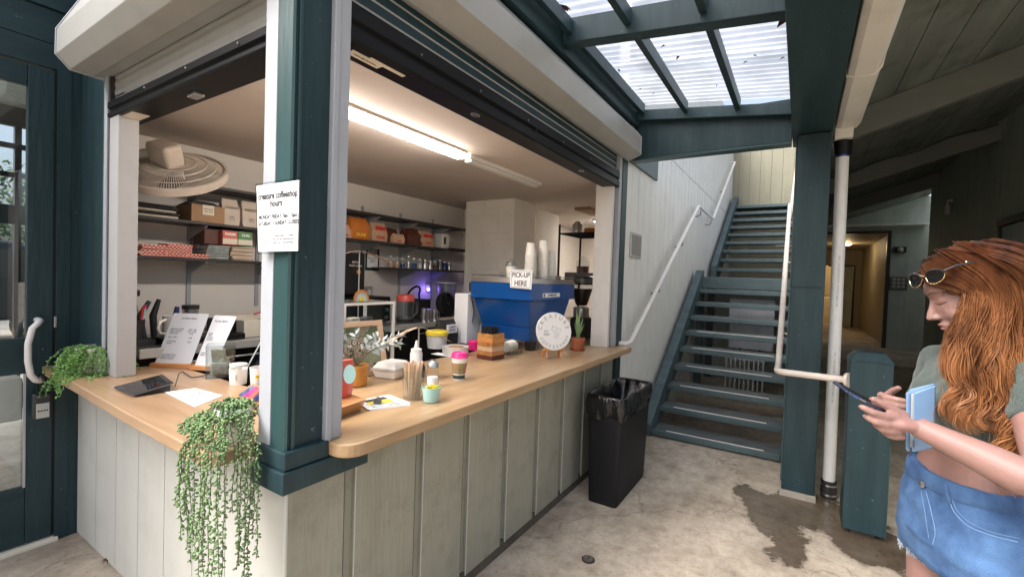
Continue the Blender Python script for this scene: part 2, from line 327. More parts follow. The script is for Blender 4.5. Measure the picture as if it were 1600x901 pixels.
# concrete ground with its wet stains
def ground_mat():
    m = mat('concrete', (.36,.31,.26), .75); n = m.node_tree; b = n.nodes['Principled BSDF']; g = n.nodes.new('ShaderNodeNewGeometry')
    def NZ(s, d=8, r=.6, off=(0,0,0)):
        mp = n.nodes.new('ShaderNodeMapping'); mp.inputs['Location'].default_value = off; n.links.new(g.outputs['Position'], mp.inputs[0])
        z = n.nodes.new('ShaderNodeTexNoise'); z.inputs['Scale'].default_value = s; z.inputs['Detail'].default_value = d; z.inputs['Roughness'].default_value = r; n.links.new(mp.outputs[0], z.inputs['Vector']); return z.outputs['Fac']
    def RAMP(f, p0, c0, p1, c1):
        c = n.nodes.new('ShaderNodeValToRGB'); c.color_ramp.elements[0].position = p0; c.color_ramp.elements[1].position = p1
        c.color_ramp.elements[0].color = (*c0,1); c.color_ramp.elements[1].color = (*c1,1); n.links.new(f, c.inputs[0]); return c.outputs[0]
    def MIX(a, bb, f, mode='MIX'):
        x = n.nodes.new('ShaderNodeMix'); x.data_type = 'RGBA'; x.blend_type = mode
        for sck, val in ((6,a),(7,bb)):
            if isinstance(val, tuple): x.inputs[sck].default_value = (*val,1)
            else: n.links.new(val, x.inputs[sck])
        if isinstance(f, float): x.inputs[0].default_value = f
        else: n.links.new(f, x.inputs[0])
        return x.outputs[2]
    def MA(op, a, bb=None, cl=False):
        x = n.nodes.new('ShaderNodeMath'); x.operation = op; x.use_clamp = cl
        for i, val in enumerate((a, bb)):
            if val is None: continue
            if isinstance(val, (int,float)): x.inputs[i].default_value = val
            else: n.links.new(val, x.inputs[i])
        return x.outputs[0]
    base = RAMP(NZ(2.2, 10, .65), .34, (.33,.275,.215), .66, (.60,.525,.43))
    base = MIX(base, RAMP(NZ(14, 8, .7, (3,1,0)), .35, (.70,.66,.61), .62, (1,1,1)), .75, 'MULTIPLY')
    base = MIX(base, RAMP(NZ(60, 3, .5, (5,0,0)), .60, (1,1,1), .74, (.45,.38,.32)), .8, 'MULTIPLY')
    dn = n.nodes.new('ShaderNodeTexNoise'); dn.inputs['Scale'].default_value = 3; dn.inputs['Detail'].default_value = 6; n.links.new(g.outputs['Position'], dn.inputs['Vector'])
    va = n.nodes.new('ShaderNodeMix'); va.data_type = 'RGBA'; va.blend_type = 'LINEAR_LIGHT'; va.inputs[0].default_value = .35; n.links.new(g.outputs['Position'], va.inputs[6]); n.links.new(dn.outputs['Color'], va.inputs[7])
    vo = n.nodes.new('ShaderNodeTexVoronoi'); vo.feature = 'DISTANCE_TO_EDGE'; vo.inputs['Scale'].default_value = .55; n.links.new(va.outputs[2], vo.inputs['Vector'])
    crk = RAMP(vo.outputs['Distance'], .0, (.35,.28,.22), .006, (1,1,1)); base = MIX(base, crk, .55, 'MULTIPLY')
    base = MIX(base, RAMP(NZ(5, 9, .75, (7,7,0)), .52, (1,1,1), .66, (.50,.45,.40)), .55, 'MULTIPLY')
    # wet patches: soft blobs round real places on the slab, ragged by noise
    sp = n.nodes.new('ShaderNodeSeparateXYZ'); n.links.new(g.outputs['Position'], sp.inputs[0]); rag = NZ(3.4, 10, .68, (9,2,0)); wet = None
    for cx, cy, rx, ry, rot in WET:
        dx = MA('SUBTRACT', sp.outputs[0], cx); dy = MA('SUBTRACT', sp.outputs[1], cy); cc, ss = math.cos(rot), math.sin(rot)
        u = MA('DIVIDE', MA('ADD', MA('MULTIPLY', dx, cc), MA('MULTIPLY', dy, ss)), rx); v = MA('DIVIDE', MA('SUBTRACT', MA('MULTIPLY', dy, cc), MA('MULTIPLY', dx, ss)), ry)
        q = MA('SUBTRACT', 1.0, MA('SQRT', MA('ADD', MA('MULTIPLY', u, u), MA('MULTIPLY', v, v)))); wet = q if wet is None else MA('MAXIMUM', wet, q)
    wet = MA('ADD', wet, MA('MULTIPLY', MA('SUBTRACT', rag, .5), 2.3)); wetf = MA('MULTIPLY', wet, 7.0, True)
    n.links.new(MIX(base, MIX(base, (.29,.265,.24), 1.0, 'MULTIPLY'), wetf), b.inputs['Base Color'])
    n.links.new(MA('SUBTRACT', .80, MA('MULTIPLY', wetf, .60)), b.inputs['Roughness'])
    bp = n.nodes.new('ShaderNodeBump'); bp.inputs['Strength'].default_value = .5; bp.inputs['Distance'].default_value = .003; n.links.new(NZ(45, 6, .6), bp.inputs['Height']); n.links.new(bp.outputs[0], b.inputs['Normal'])
WET = [(3.50,.10,.42,.19,.35), (3.20,.0,.26,.12,0), (3.80,-.1,.34,.26,0), (3.55,-.42,.42,.26,.3), (3.80,.27,.16,.10,.3)]
ground_mat()

# ================================================================== SETTING
def grooved(ax, f, sg, a0, a1, z0, z1, grooves, gw, gd, thick):
    """upright board sheet along ax, its face at f looking towards sg, with real sunk grooves"""
    b = f - sg*thick; P = [(a0, f)]
    for g in sorted(grooves):
        if g <= a0+.003 or g+gw >= a1-.003: continue
        P += [(g, f), (g+.001, f-sg*gd), (g+gw-.001, f-sg*gd), (g+gw, f)]
    P += [(a1, f), (a1, b), (a0, b)]
    if ax == 'y': P = [(q, p) for p, q in P]
    return MB().prism(P, 'z', z0, z1)
def steps(a, b, d):
    o = []; 
    while a < b: o.append(a); a += d
    return o

g = MB(); n = 60
xs = [-40+i*100/n for i in range(n+1)]
g.add([(x, y, 0) for y in (-40, 40) for x in (-40, 70)], [(0,1,3,2)])
struct(g.build('ground', 'concrete'))
g = MB().box(11.75, 26, -6, -.05, .0, .055); struct(g.build('walkway', 'concrete', bev=.01))

# ---------------------------------------------------------------- the kiosk
K = thing('coffee_kiosk', 'walk-up coffee kiosk with beige boarded base, wooden counter and raised roller shutters', 'kiosk', (.86,1.35,0))
gx = [1.052,1.41,1.735,2.091,2.449,2.804,3.145,3.50,3.84]
grooved('x', 1.35, -1, .840, 3.96, .06, .945, gx, .048, .018, .06).build('front_siding', 'siding_shaded', K)
for x in gx: MB().box(x-.0015, x+.0015, 1.3488, 1.352, .06, .939).build('groove_shade', 'seam_groove_shade', K)  # dark strips paint the shadow line along each board seam
MB().box(.862, 3.96, 1.356, 1.40, 0, .075).build('plinth', 'base_dark', K)
for i, x in enumerate(gx): MB().box(x+.046, x+.0495, 1.3475, 1.352, .06, .94).build('lit_groove_edge', 'siding_smooth', K)  # lighter strips paint the daylight caught on each groove's right edge
grooved('y', .86, -1, 1.352, 3.445, .012, .945, [1.78,2.04,2.305,2.587,2.864,3.145], .006, .010, .06).build('side_siding', 'siding_smooth', K)
MB().box(.832, .8585, 1.3525, 1.46, .02, .8675).build('corner_board', 'siding_smooth', K, bev=.004)
# counter tops with rounded ends
def rounded(x0, x1, y0, y1, rads, n=6):
    P = []
    for (cx, cy, sx, sy), r in zip([(x0,y0,1,1),(x1,y0,-1,1),(x1,y1,-1,-1),(x0,y1,1,-1)], rads):
        c = (cx+sx*r, cy+sy*r); a0 = {(1,1):180,(-1,1):270,(-1,-1):0,(1,-1):90}[(sx,sy)]
        if r == 0: P.append((cx,cy)); continue
        for i in range(n+1):
            a = R(a0+90*i/n); P.append((c[0]+r*math.cos(a), c[1]+r*math.sin(a)))
    return P
MB().prism(rounded(.945, 3.86, 1.205, 2.05, (.07,.012,0,0)), 'z', .94, .985).build('counter', 'maple_x', K, bev=.006, seg=3)
MB().prism([(.662+.0,1.53),(.668,1.49),(.69,1.475),(.95,1.47),(.943,1.60),(1.16,2.052),(1.16,3.44),(.71,3.44),(.70,2.9),(.672,2.1)], 'z', .9402, .9852).build('counter', 'maple_y', K, bev=.006, seg=3)
MB().box(.945, 1.6, 1.48, 2.0, .9404, .9848).build('counter', 'maple_x', K)
# green corner post, base trim in two stepped bands
p = MB(); p.prism([(.808,1.32),(.935,1.32),(.935,1.45),(.808,1.40)], 'z', .98, 3.0)
p.build('corner_post', 'green', K, bev=.003)
MB().prism([(.803,1.3195),(.8095,1.3145),(.8095,1.345),(.803,1.395)], 'z', .985, 3.0).build('post_facing', 'green_light', K)
MB().prism([(.822,1.312),(.833,1.312),(.833,1.322),(.822,1.322)], 'z', .985, 3.0).build('post_bead', 'green_light', K, bev=.002)
t = MB(); t.prism([(.790,1.295),(.944,1.295),(.944,1.352),(.858,1.352),(.858,1.462),(.790,1.462)], 'z', .937, .992); t.build('base_trim', 'green', K, bev=.004)
t = MB(); t.prism([(.780,1.285),(1.10,1.285),(1.10,1.349),(.858,1.349),(.858,1.464),(.780,1.464)], 'z', .868, .9355); t.build('base_trim', 'green', K, bev=.004)
# shutter guides
MB().prism([(.935,1.300),(.957,1.300),(.957,1.306),(1.0,1.306),(1.0,1.42),(.935,1.42)], 'z', .9855, 2.75).build('shutter_guide', 'white_metal', K, bev=.003)
MB().prism([(.803,1.400),(.803,1.468),(.845,1.468),(.845,1.400)], 'z', .9855, 2.75).build('shutter_guide', 'white_metal', K, bev=.003)
MB().box(.842, .90, 2.985, 3.025, .9855, 2.55).build('shutter_guide', 'white_metal', K, bev=.003)
MB().box(.850, .92, 2.962, 2.984, .9855, 2.50).build('guide_gap', 'black_matte', K)
MB().box(.868, .93, 2.845, 2.960, 2.30, 2.40).build('jamb_head', 'white_trim', K)
MB().box(.846, .93, 2.845, 2.960, .9855, 2.30).build('jamb_lining', 'white_trim', K, bev=.004)
MB().box(3.655, 3.70, 1.352, 1.505, .9855, 2.36).build('jamb_lining', 'white_trim_lit', K, bev=.004)
MB().box(3.702, 3.735, 1.362, 1.44, .9855, 2.5).build('guide_gap', 'black_matte', K)
MB().prism([(3.737,1.330),(3.80,1.330),(3.80,1.42),(3.737,1.42)], 'z', .9855, 2.62).build('shutter_guide', 'white_metal', K, bev=.003)
MB().box(3.802, 3.93, 1.325, 1.45, .20, 2.95).build('jamb_post', 'green', K, bev=.004)
MB().box(.862, .95, 3.027, 3.44, .9855, 3.0).build('jamb_post', 'green', K, bev=.004)
MB().box(.845, .862, 3.027, 3.05, .9855, 2.5).build('jamb_post', 'green_light', K, bev=.002)
# shutter housings: long sheet-metal hoods with folded lower edge
def hood(ax, n0, n1, sgn, prof):
    m = MB(); 
    m.prism(prof, ax, n0, n1); return m
pr = [(1.36,2.90),(1.30,2.90),(1.212,2.79),(1.210,2.645),(1.318,2.600),(1.335,2.600),(1.335,2.612),(1.36,2.612)]
H1 = hood('x', .70, 3.905, 1, pr).build('shutter_housing', 'housing', K, bev=.003)
MB().prism([(1.362,2.905),(1.297,2.905),(1.207,2.793),(1.205,2.641),(1.316,2.595),(1.362,2.595)], 'x', 3.9052, 3.912).build('end_cap', 'white_metal', H1, bev=.002)
pr = [(.86,2.86),(.76,2.86),(.665,2.65),(.663,2.535),(.714,2.482),(.80,2.478),(.80,2.49),(.86,2.49)]
H2 = MB().prism(pr, 'y', 1.40, 3.02).build('shutter_housing', 'housing', K, bev=.003)
MB().prism([(.862,2.865),(.757,2.865),(.660,2.653),(.658,2.533),(.711,2.477),(.862,2.473)], 'y', 3.0202, 3.027).build('end_cap', 'white_metal', H2, bev=.002)
def slats(ax, f, sg, a0, a1, z0, z1):
    k = int((z1-z0)/.05)+1; P = [(f+sg*.03, z0)]; P2 = []
    for i in range(k):
        zz = z0+(z1-z0)*i/k; dz = (z1-z0)/k
        for j in range(5): P2.append((f - sg*.0035*math.sin(math.pi*j/4), zz+dz*j/5))
    P2.append((f, z1)); P2.append((f+sg*.03, z1)); return MB().prism([(f+sg*.03, z0)]+P2, ax, a0, a1)
slats('x', 1.365, 1, 1.0, 3.735, 2.435, 2.66).build('shutter_curtain', 'housing', K, smooth=40)
slats('y', .868, 1, 1.47, 2.985, 2.315, 2.52).build('shutter_curtain', 'housing', K, smooth=40)
L = MB().prism([(1.33,2.47),(1.325,2.46),(1.325,2.415),(1.340,2.405),(1.340,2.392),(1.325,2.384),(1.325,2.345),(1.333,2.336),(1.45,2.336),(1.45,2.352),(1.46,2.352),(1.46,2.47)], 'x', 1.0, 3.73).build('shutter_bottom_rail', 'black_metal', K, bev=.002)
L2 = MB().prism([(.842,2.36),(.836,2.35),(.836,2.325),(.850,2.317),(.850,2.306),(.836,2.298),(.836,2.286),(.843,2.278),(.965,2.278),(.965,2.36)], 'y', 1.47, 2.96).build('shutter_bottom_rail', 'black_metal', K, bev=.002)
for x in (1.35,1.75,2.2,2.65,3.1,3.45): MB().xf(Matrix.Identity(3)).ball((x,1.324,2.43),.006,8).build('rivet','steel_dark',L)
for y in (1.7,2.1,2.5): MB().ball((.8345,y,2.336),.006,8).build('rivet','steel_dark',L2)
for x in (1.78,3.05):
    bdg = MB().lathe([(.034,0),(.034,.003)], (0,0,0), 24); bdg.v = [Vector((v.x*.9+x, v.y*.55+1.375, 2.3325+v.z)) for v in bdg.v]; bg_ = bdg.build('badge', 'steel', L)
    text('badge_lettering', 'ROLL', .018, (x,1.375,2.3318), (-1,0,0), (0,1,0), 'ink', bg_)
MB().box(1.06,1.20,1.372,1.412,2.3335,2.3355).build('sticker','paper_cream',L)
MB().box(1.13,1.30,1.36,1.378,2.3330,2.3355).build('sticker','paper_cream',L)
text('sticker_lettering', 'WARNING KEEP CLEAR', .010, (1.13,1.392,2.333), (-1,0,0), (0,1,0), 'ink', L)
MB().box(.86,.93,2.72,2.86,2.2745,2.2775).build('sticker','paper_cream',L2)
MB().box(.885,.925,2.15,2.22,2.262,2.2775).build('catch','steel',L2, bev=.003)
MB().box(2.30,2.302,1.324,1.45,2.335,2.47).build('joint','rubber',L)
# room behind the counter
MB().box(.93, 7.6, 1.46, 3.69, 2.40, 2.46).build('ceiling', 'interior_ceiling', K)
MB().box(.87, 4.64, 3.69, 3.75, 0, 2.41).build('back_wall', 'interior_wall', K)
MB().box(4.60, 4.66, 3.30, 3.69, 0, 2.41).build('end_wall', 'interior_wall', K)
MB().box(.87, .93, 3.05, 3.70, 0, 2.41).build('end_wall', 'interior_wall', K)
MB().box(1.0, 7.6, 1.47, 4.2, .0, .012).build('kiosk_floor', 'base_dark', K)
MB().box(7.5, 7.56, 1.46, 4.0, 0, 2.41).build('end_wall', 'interior_wall', K)
MB().box(3.93, 7.6, 1.46, 1.52, 0, 2.41).build('inner_wall', 'interior_wall', K)
MB().box(.95, 3.9, 1.462, 1.50, 0, .94).build('counter_support', 'interior_wall', K)
MB().box(.93, .96, 1.5, 3.4, 0, .93).build('counter_support', 'interior_wall', K)
# concrete block pier
for i in range(12):
    z = i*.203; off = .0 if i%2 else .2
    b = MB(); edges = [2.63] + [e for e in (2.63+off, 2.63+off+.4) if 2.65 < e < 3.28] + [3.30]
    for a, c in zip(edges[:-1], edges[1:]): b.box(4.15, 4.60, a+.003, c-.003, z+.003, z+.200)
    b.build('block_course', 'block_wall', K, bev=.004)
MB().box(4.156, 4.594, 2.636, 3.294, 0, 2.41).build('block_pier', 'block_wall', K)
MB().box(4.9, 5.5, 2.78, 3.2, 0, 2.41).build('inner_pier', 'block_wall', K)
MB().box(5.5, 7.5, 3.36, 3.42, 0, 2.41).build('inner_wall', 'interior_wall', K)
b = slats('x', 3.33, 1, 5.4, 7.4, .9, 2.36); b.build('closed_shutter', 'interior_wall', K, smooth=40)
MB().box(4.95,5.45,2.10,2.30,2.37,2.399).build('ceiling_hatch','brown_card',K)
# outer shell over the kiosk so no sky gets in
MB().box(.87, 7.6, 1.362, 1.46, 2.46, 2.98).build('fascia_board', 'green', K)
MB().box(.87, .93, 1.46, 3.45, 2.46, 3.1).build('fascia_board', 'green', K)
MB().box(.93, 7.6, 1.46, 3.75, 3.0, 3.1).build('kiosk_roof', 'green', K)

# fluorescent batten lamp on the kiosk ceiling, and the dark one beside it
F = thing('ceiling_lamp', 'lit long fluorescent tube lamp on the kiosk ceiling', 'lamp', (1.9,2.02,2.4))
MB().box(1.30, 2.47, 1.965, 2.085, 2.385, 2.399).build('lamp_body', 'white_plastic', F)
MB().prism([(1.975,2.385),(1.985,2.365),(2.005,2.355),(2.045,2.355),(2.065,2.365),(2.075,2.385)], 'x', 1.31, 2.46).build('diffuser', 'lamp_tube', F)
F2 = thing('ceiling_lamp', 'unlit strip lamp further back along the kiosk ceiling', 'lamp', (3,2.02,2.4))
MB().box(2.52, 3.55, 1.975, 2.075, 2.37, 2.399).build('lamp_body', 'white_plastic', F2, bev=.004)
MB().box(2.55, 3.52, 1.995, 2.055, 2.352, 2.3695).build('diffuser', 'white_plastic', F2, bev=.008)

F3 = thing('ceiling_lamp', 'unseen lamp added on the ceiling of the back room, beyond the block pier', 'lamp', (6.3,2.4,2.4))  # added stand-in for the unseen source that lights the closed shutter
MB().box(6.0, 6.6, 2.3, 2.5, 2.375, 2.399).build('lamp_body', 'white_plastic', F3); MB().box(6.02, 6.58, 2.32, 2.48, 2.36, 2.3745).build('diffuser', 'lamp_tube', F3)

# ---------------------------------------------------------------- green wall with the glazed door (left)
D = thing('door_wall', 'dark green boarded wall that holds the glazed door beside the kiosk', 'wall', (.8,3.49,0))
MB().box(.785, .90, 3.455, 3.53, .0, 2.72).build('boards', 'green', D, bev=.003)
MB().box(.765, .823, 3.452, 3.4545, .0, 2.70).build('cover_strip', 'green', D, bev=.001)
MB().box(-3, .87, 3.455, 3.55, 2.722, 2.90).build('lintel', 'green_h', D, bev=.004)
MB().box(-3, .87, 3.44, 3.55, 2.902, 3.08).build('fascia_board', 'green_h', D, bev=.004)
MB().box(-3, .87, 3.455, 3.55, 3.082, 3.3).build('fascia_board', 'green_h', D, bev=.004)
MB().box(-3, -.25, 3.455, 3.55, .0, 2.72).build('boards', 'green', D)
MB().box(-.25, .78, 3.43, 3.56, .0, .022).build('threshold', 'paper_cream', D, bev=.004)
DR = thing('glazed_door', 'dark green timber door with tall glass pane and curved pull handle', 'door', (.3,3.49,0))
dz0, dz1 = .03, 2.58
MB().box(.655, .758, 3.462, 3.505, dz0, dz1).build('door_stile', 'green', DR, bev=.004)
MB().box(-.24, -.13, 3.462, 3.505, dz0, dz1).build('door_stile', 'green', DR, bev=.004)
for a, c in ((dz0,.34),(.95,1.14),(2.47,dz1)): MB().box(-.1295, .6545, 3.463, 3.504, a, c).build('door_rail', 'green_h', DR, bev=.004)
MB().box(-.13, .655, 3.480, 3.486, .341, .949).build('glass_pane', 'door_glass', DR)
MB().box(-.13, .655, 3.480, 3.486, 1.141, 2.469).build('glass_pane', 'door_glass', DR)
MB().box(-.25, .784, 3.456, 3.52, 2.59, 2.7195).build('door_head', 'green_h', DR, bev=.003)
MB().box(.7585, .7848, 3.47, 3.52, .03, 2.5895).build('door_jamb', 'dark_frame', DR)
MB().box(.645, .6545, 3.458, 3.4625, .34, .95).build('glazing_bead','white_trim',DR)
hp = [(.695,3.462,1.235),(.694,3.40,1.235),(.682,3.375,1.225),(.66,3.372,1.20),(.645,3.372,1.12),(.645,3.372,1.03),(.655,3.373,.955),(.675,3.38,.925),(.695,3.40,.915),(.70,3.462,.915)]
MB().tube(hp, .0145, 12).build('pull_handle', 'rail_white', DR, smooth=60)
MB().box(.759, .771, 3.45, 3.462, 1.19, 1.25).build('latch', 'steel', DR, bev=.002)
LB = thing('key_lock_box', 'small black and grey key lock box hanging from the lower end of the door handle', 'lock box', (.70,3.385,.72))
MB().tube([(.688,3.405,.845),(.688,3.405,.925),(.692,3.40,.945),(.702,3.395,.952),(.712,3.39,.945),(.714,3.39,.925),(.714,3.39,.845)], .005, 8).build('shackle', 'black_metal', LB, smooth=60)
MB().box(.667, .735, 3.37, 3.42, .715, .85).build('body', 'black_plastic', LB, bev=.010, seg=3)
MB().box(.675, .726, 3.3655, 3.3695, .72, .80).build('face_plate', 'grey_metal', LB, bev=.002)
for i in range(4): MB().tube([(.684+i*.011,3.366,.76),(.684+i*.011,3.362,.76)],.004,8).build('dial','black_plastic',LB)
# what is seen through the door: a dim room with a grid window and daylight beyond
RM = thing('lobby_room', 'dim room behind the glazed door with a gridded window', 'room', (-.5,5.2,0))
MB().box(-4, 1.81, 3.76, 7.2, 3.15, 3.2).build('room_ceiling', 'dark_siding', RM)
MB().box(1.75, 1.81, 3.76, 7.2, 0, 3.0).build('room_wall', 'dark_siding', RM)
WN = thing('window_grid', 'gridded window seen through the glazed door', 'window', (-.5,7.0,0))
for z0_, z1_ in ((0,.25),(1.93,2.13),(2.95,3.15)): MB().box(-4, 1.74, 6.98, 7.06, z0_, z1_).build('rail', 'dark_frame', WN, bev=.004)
for z0_ in (2.42, 2.72): MB().box(-4, 1.74, 6.99, 7.05, z0_, z0_+.05).build('glazing_bar', 'dark_frame', WN)
for x0_ in (-3.4,-2.6,-1.8,-1.0,-.2,.45,.98,1.23,1.60): MB().box(x0_, x0_+.05, 6.985, 7.055, .25, 2.95).build('mullion', 'dark_frame', WN)
st = MB().ball((.38,4.2,.52),(.22,.28,.24),16); CH = thing('black_chair', 'dark rounded chair standing just behind the glass of the door', 'chair', (.3,4.2,0))
MB().ball((.24,4.25,.55),(.17,.30,.24),16).build('seat_shell','black_matte',CH,smooth=60)
MB().tube([(.24,4.25,.35),(.24,4.25,.02)],.03,8).build('pedestal','black_metal',CH)
MB().tube([(.02,4.1,.02),(.46,4.4,.02)],.02,8).build('foot','black_metal',CH)
bgm = MB().ball((.46,4.05,.42),(.13,.12,.10),14); single(bgm,'cloth_bag','brown_card','crumpled brown cloth bag beside the dark chair behind the door glass','bag',smooth=60)
bx = MB(); bx.box(.50,.80,4.3,4.7,.50,.78); single(bx,'storage_box','paper_cream','pale box standing behind the brown bag inside the door','box',bev=.01)

# parked van and trees outside that window
VN = thing('parked_van', 'dark van parked outside, seen through the door and grid window', 'van', (1.2,13,0)); VX = 1.55
MB().prism([(a_+VX,b_) for a_,b_ in [(-3.0,.45),(1.6,.45),(1.65,.9),(1.3,1.15),(.9,1.75),(.6,1.9),(-2.9,1.9),(-3.05,1.5)]], 'y', 12.2, 14).build('body', 'dark_frame', VN, bev=.08, seg=3)
MB().box(-.3+VX,.75+VX,12.185,12.2,1.2,1.75).build('side_window','glass_ink',VN,bev=.003)
for x in (-2.2+VX, .9+VX):
    w = MB().lathe([(.34,-.1),(.34,.1)],(0,0,0),20); w.xf(Matrix.Rotation(R(90),3,'X'),(x,12.25,.36)); wo_ = w.build('wheel','rubber',VN)
    w = MB().lathe([(.2,-.11),(.2,.11)],(0,0,0),20); w.xf(Matrix.Rotation(R(90),3,'X'),(x,12.24,.36)); w.build('rim','grey_metal',wo_)
def tree(loc, h, rad, label, seed, nleaf=4500, ls=.085):
    rnd = random.Random(seed); T = thing('broadleaf_tree', label, 'tree', loc, 'trees beyond the building'); x,y,_ = loc
    tr = MB().tube([(x,y,-.1),(x+.1,y,h*.25),(x,y+.1,h*.5),(x+.05,y,h*.75)],[.22,.17,.11,.05],8)
    for k in range(6):
        a = rnd.random()*6.28; tr.tube([(x,y,h*(.3+.05*k)),(x+math.cos(a)*rad*.5,y+math.sin(a)*rad*.5,h*(.5+.06*k)),(x+math.cos(a)*rad*.8,y+math.sin(a)*rad*.8,h*(.6+.06*k))],[.09,.05,.02],6)
    tr.build('trunk','bark',T); c = MB(); cl = []
    for k in range(16):
        a = rnd.random()*6.28; q = rnd.random()**.5*rad; cl.append((x+math.cos(a)*q, y+math.sin(a)*q, h*(.45+.5*rnd.random()), rad*(.25+.2*rnd.random())))
    for k in range(nleaf):
        cx,cy,cz,cr = rnd.choice(cl); d = Vector((rnd.gauss(0,1),rnd.gauss(0,1),rnd.gauss(0,1))).normalized()*cr*rnd.random()**.4
        p = Vector((cx,cy,cz))+d; u = Vector((rnd.gauss(0,1),rnd.gauss(0,1),rnd.gauss(0,1))).normalized(); v = u.orthogonal().normalized(); s = ls*(.6+rnd.random())
        c.add([p-u*s, p+v*s*.4, p+u*s, p-v*s*.4],[(0,1,2,3)])
    c.build('crown','tree_leaf',T)
tree((2.4,20,0), 3.9, 3.0, 'broad tree outside beyond the parked van, at the left', 3)
tree((6.2,24,0), 4.4, 2.8, 'broad tree outside beyond the parked van, at the right', 4)

# ---------------------------------------------------------------- stair-side wall
WL = thing('siding_wall', 'pale grooved board wall running up beside the stairs', 'wall', (7.5,1.35,0))
grooved('x', 1.35, -1, 3.935, 11.2, .0, 3.00, steps(4.13,11.1,.203), .009, .010, .09).build('lower_boards', 'siding_bright', WL)
grooved('x', 1.35, -1, 3.935, 11.2, 3.008, 4.9, steps(4.13,11.1,.203), .009, .010, .09).build('upper_boards', 'siding_bright', WL)
MB().box(3.935, 11.2, 1.358, 1.40, 2.999, 3.009).build('seam', 'seam_groove_shade', WL)
MB().box(4.02, 4.9, 1.325, 1.349, 2.62, 3.0).build('cover_board', 'green_light', WL, bev=.004)
W2 = thing('siding_wall', 'yellowish grooved board wall closing the top of the stairs', 'wall', (11.1,.6,0))
grooved('y', 11.0, -1, -.3, 1.348, 0, 4.9, steps(-.2,1.3,.203), .009, .010, .08).build('boards', 'siding_olive', W2)
W3 = thing('partition_wall', 'dark board partition between the stairs and the covered corridor', 'wall', (8,-.1,0))
grooved('x', -.13, -1, 4.35, 15, 0, 3.18, steps(4.4,14.9,.203), .009, .010, .04).build('boards', 'dark_siding', W3)
MB().box(4.35, 11, -.088, -.07, 0, 3.15).build('bounce_boards', 'siding_bright', W3)  # pale sheet added on the hidden side to bounce light onto the stair wall
SW = thing('wall_vent', 'small grey louvred cover plate screwed to the pale wall beside the handrail', 'vent', (4.25,1.34,1.75))
c0 = cast(985,362,'y',1.345); c1 = cast(1000,404,'y',1.345)
MB().box(c0.x, c1.x, 1.335, 1.349, c1.z, c0.z).build('plate', 'vent_grey', SW, bev=.003)
for i in range(9):
    z = c1.z+.03+i*(c0.z-c1.z-.06)/8; MB().box(c0.x+.03, c1.x-.03, 1.331, 1.3345, z-.004, z+.004).build('louvre','steel_dark',SW)

# ---------------------------------------------------------------- staircase
S = thing('staircase', 'open wooden staircase painted grey green climbing between two walls', 'staircase', (6,.65,0))
def stringer(x0, z0, x1, z1, y0, y1, w=.30, drop=.06):
    return MB().prism([(x0, z0-.0), (x0-.03, z0+w*.42), (x1-.03, z1+w*.42), (x1+.06, z1+w*.42), (x1+.06, z1-.22), (x0+.22, z0-.0)], 'y', y0, y1)
RISE, RUN, TX, TZ = .1755, .28, 4.62, .07
stringer(4.60, .0, 7.10, 1.62, 1.205, 1.30).build('stringer', 'stair_green', S, bev=.004)
stringer(4.60, .0, 7.10, 1.62, .03, .085).build('stringer', 'stair_green', S, bev=.004)
def stringer2(y0,y1): return MB().prism([(8.30,1.45),(8.26,1.85),(10.72,3.42),(10.9,3.42),(10.9,3.0)], 'y', y0, y1)
stringer2(1.205,1.29).build('stringer', 'stair_green', S, bev=.004); stringer2(.03,.085).build('stringer', 'stair_green', S, bev=.004)
rt = random.Random(5)
def tread(x, z, i):
    dy = rt.uniform(-.003,.003)
    t = MB().box(x, x+.285, .087, 1.204, z-.055, z+dy*0).build('tread', 'stair_green', S, bev=.005)
    MB().box(x+.012, x+.275, .10, 1.19, z+.0005, z+.0035).build('tread_wear', 'stair_top', t)
    if i < 6:
        MB().box(x+.028, x+.052, .22, 1.07, z+.0036, z+.0065).build('nosing_strip', 'black_matte', t)
        MB().box(x+.014, x+.0275, .22, 1.07, z+.0036, z+.0095).build('nosing_edge', 'rail_white', t)
for i in range(9): tread(TX+RUN*i, TZ+RISE*i, i)
MB().box(7.14, 8.34, .03, 1.30, 1.60, 1.65).build('landing', 'stair_green', S, bev=.004)
MB().box(7.10, 7.139, .03, 1.30, 1.49, 1.648).build('landing_fascia', 'stair_green', S, bev=.004)
MB().box(7.15, 8.32, .06, 1.28, 1.6505, 1.653).build('landing_wear', 'stair_top', S)
for i in range(9): tread(8.33+.277*i, 1.65+.172*(i+1), 9)
MB().box(10.82, 10.995, .03, 1.30, 3.16, 3.22).build('landing', 'stair_green', S)
for x in (7.25, 8.2):
    for y in (.06, 1.22): MB().box(x, x+.09, y, y+.09, 0, 1.599).build('landing_post', 'stair_green', S)
for y0_, y1_ in ((.35,.80),):
    BD = thing('notice_board', 'grey boards fixed one above the other under the stair landing', 'board', (7.0,.55,.67))
    MB().box(7.02, 7.05, .28, .83, 1.02, 1.36).build('panel', 'board_grey', BD, bev=.003)
    MB().box(7.02, 7.05, .28, .82, .67, 1.005).build('panel', 'board_grey', BD, bev=.003)
    MB().box(7.01, 7.06, .42, .45, .0, .67).build('leg', 'dark_frame', BD); MB().box(7.01, 7.06, .66, .69, .0, .67).build('leg', 'dark_frame', BD)
RD = thing('radiator', 'white ribbed metal grille on the floor behind the lower stair treads', 'grille', (6.8,.6,0))
for i in range(9): MB().box(6.8, 6.86, .36+i*.055, .385+i*.055, .08, .56).build('fin', 'galv', RD, bev=.004)
MB().box(6.81, 6.85, .35, .83, .06, .10).build('bar', 'galv', RD); MB().box(6.81, 6.85, .35, .83, .54, .58).build('bar', 'galv', RD)
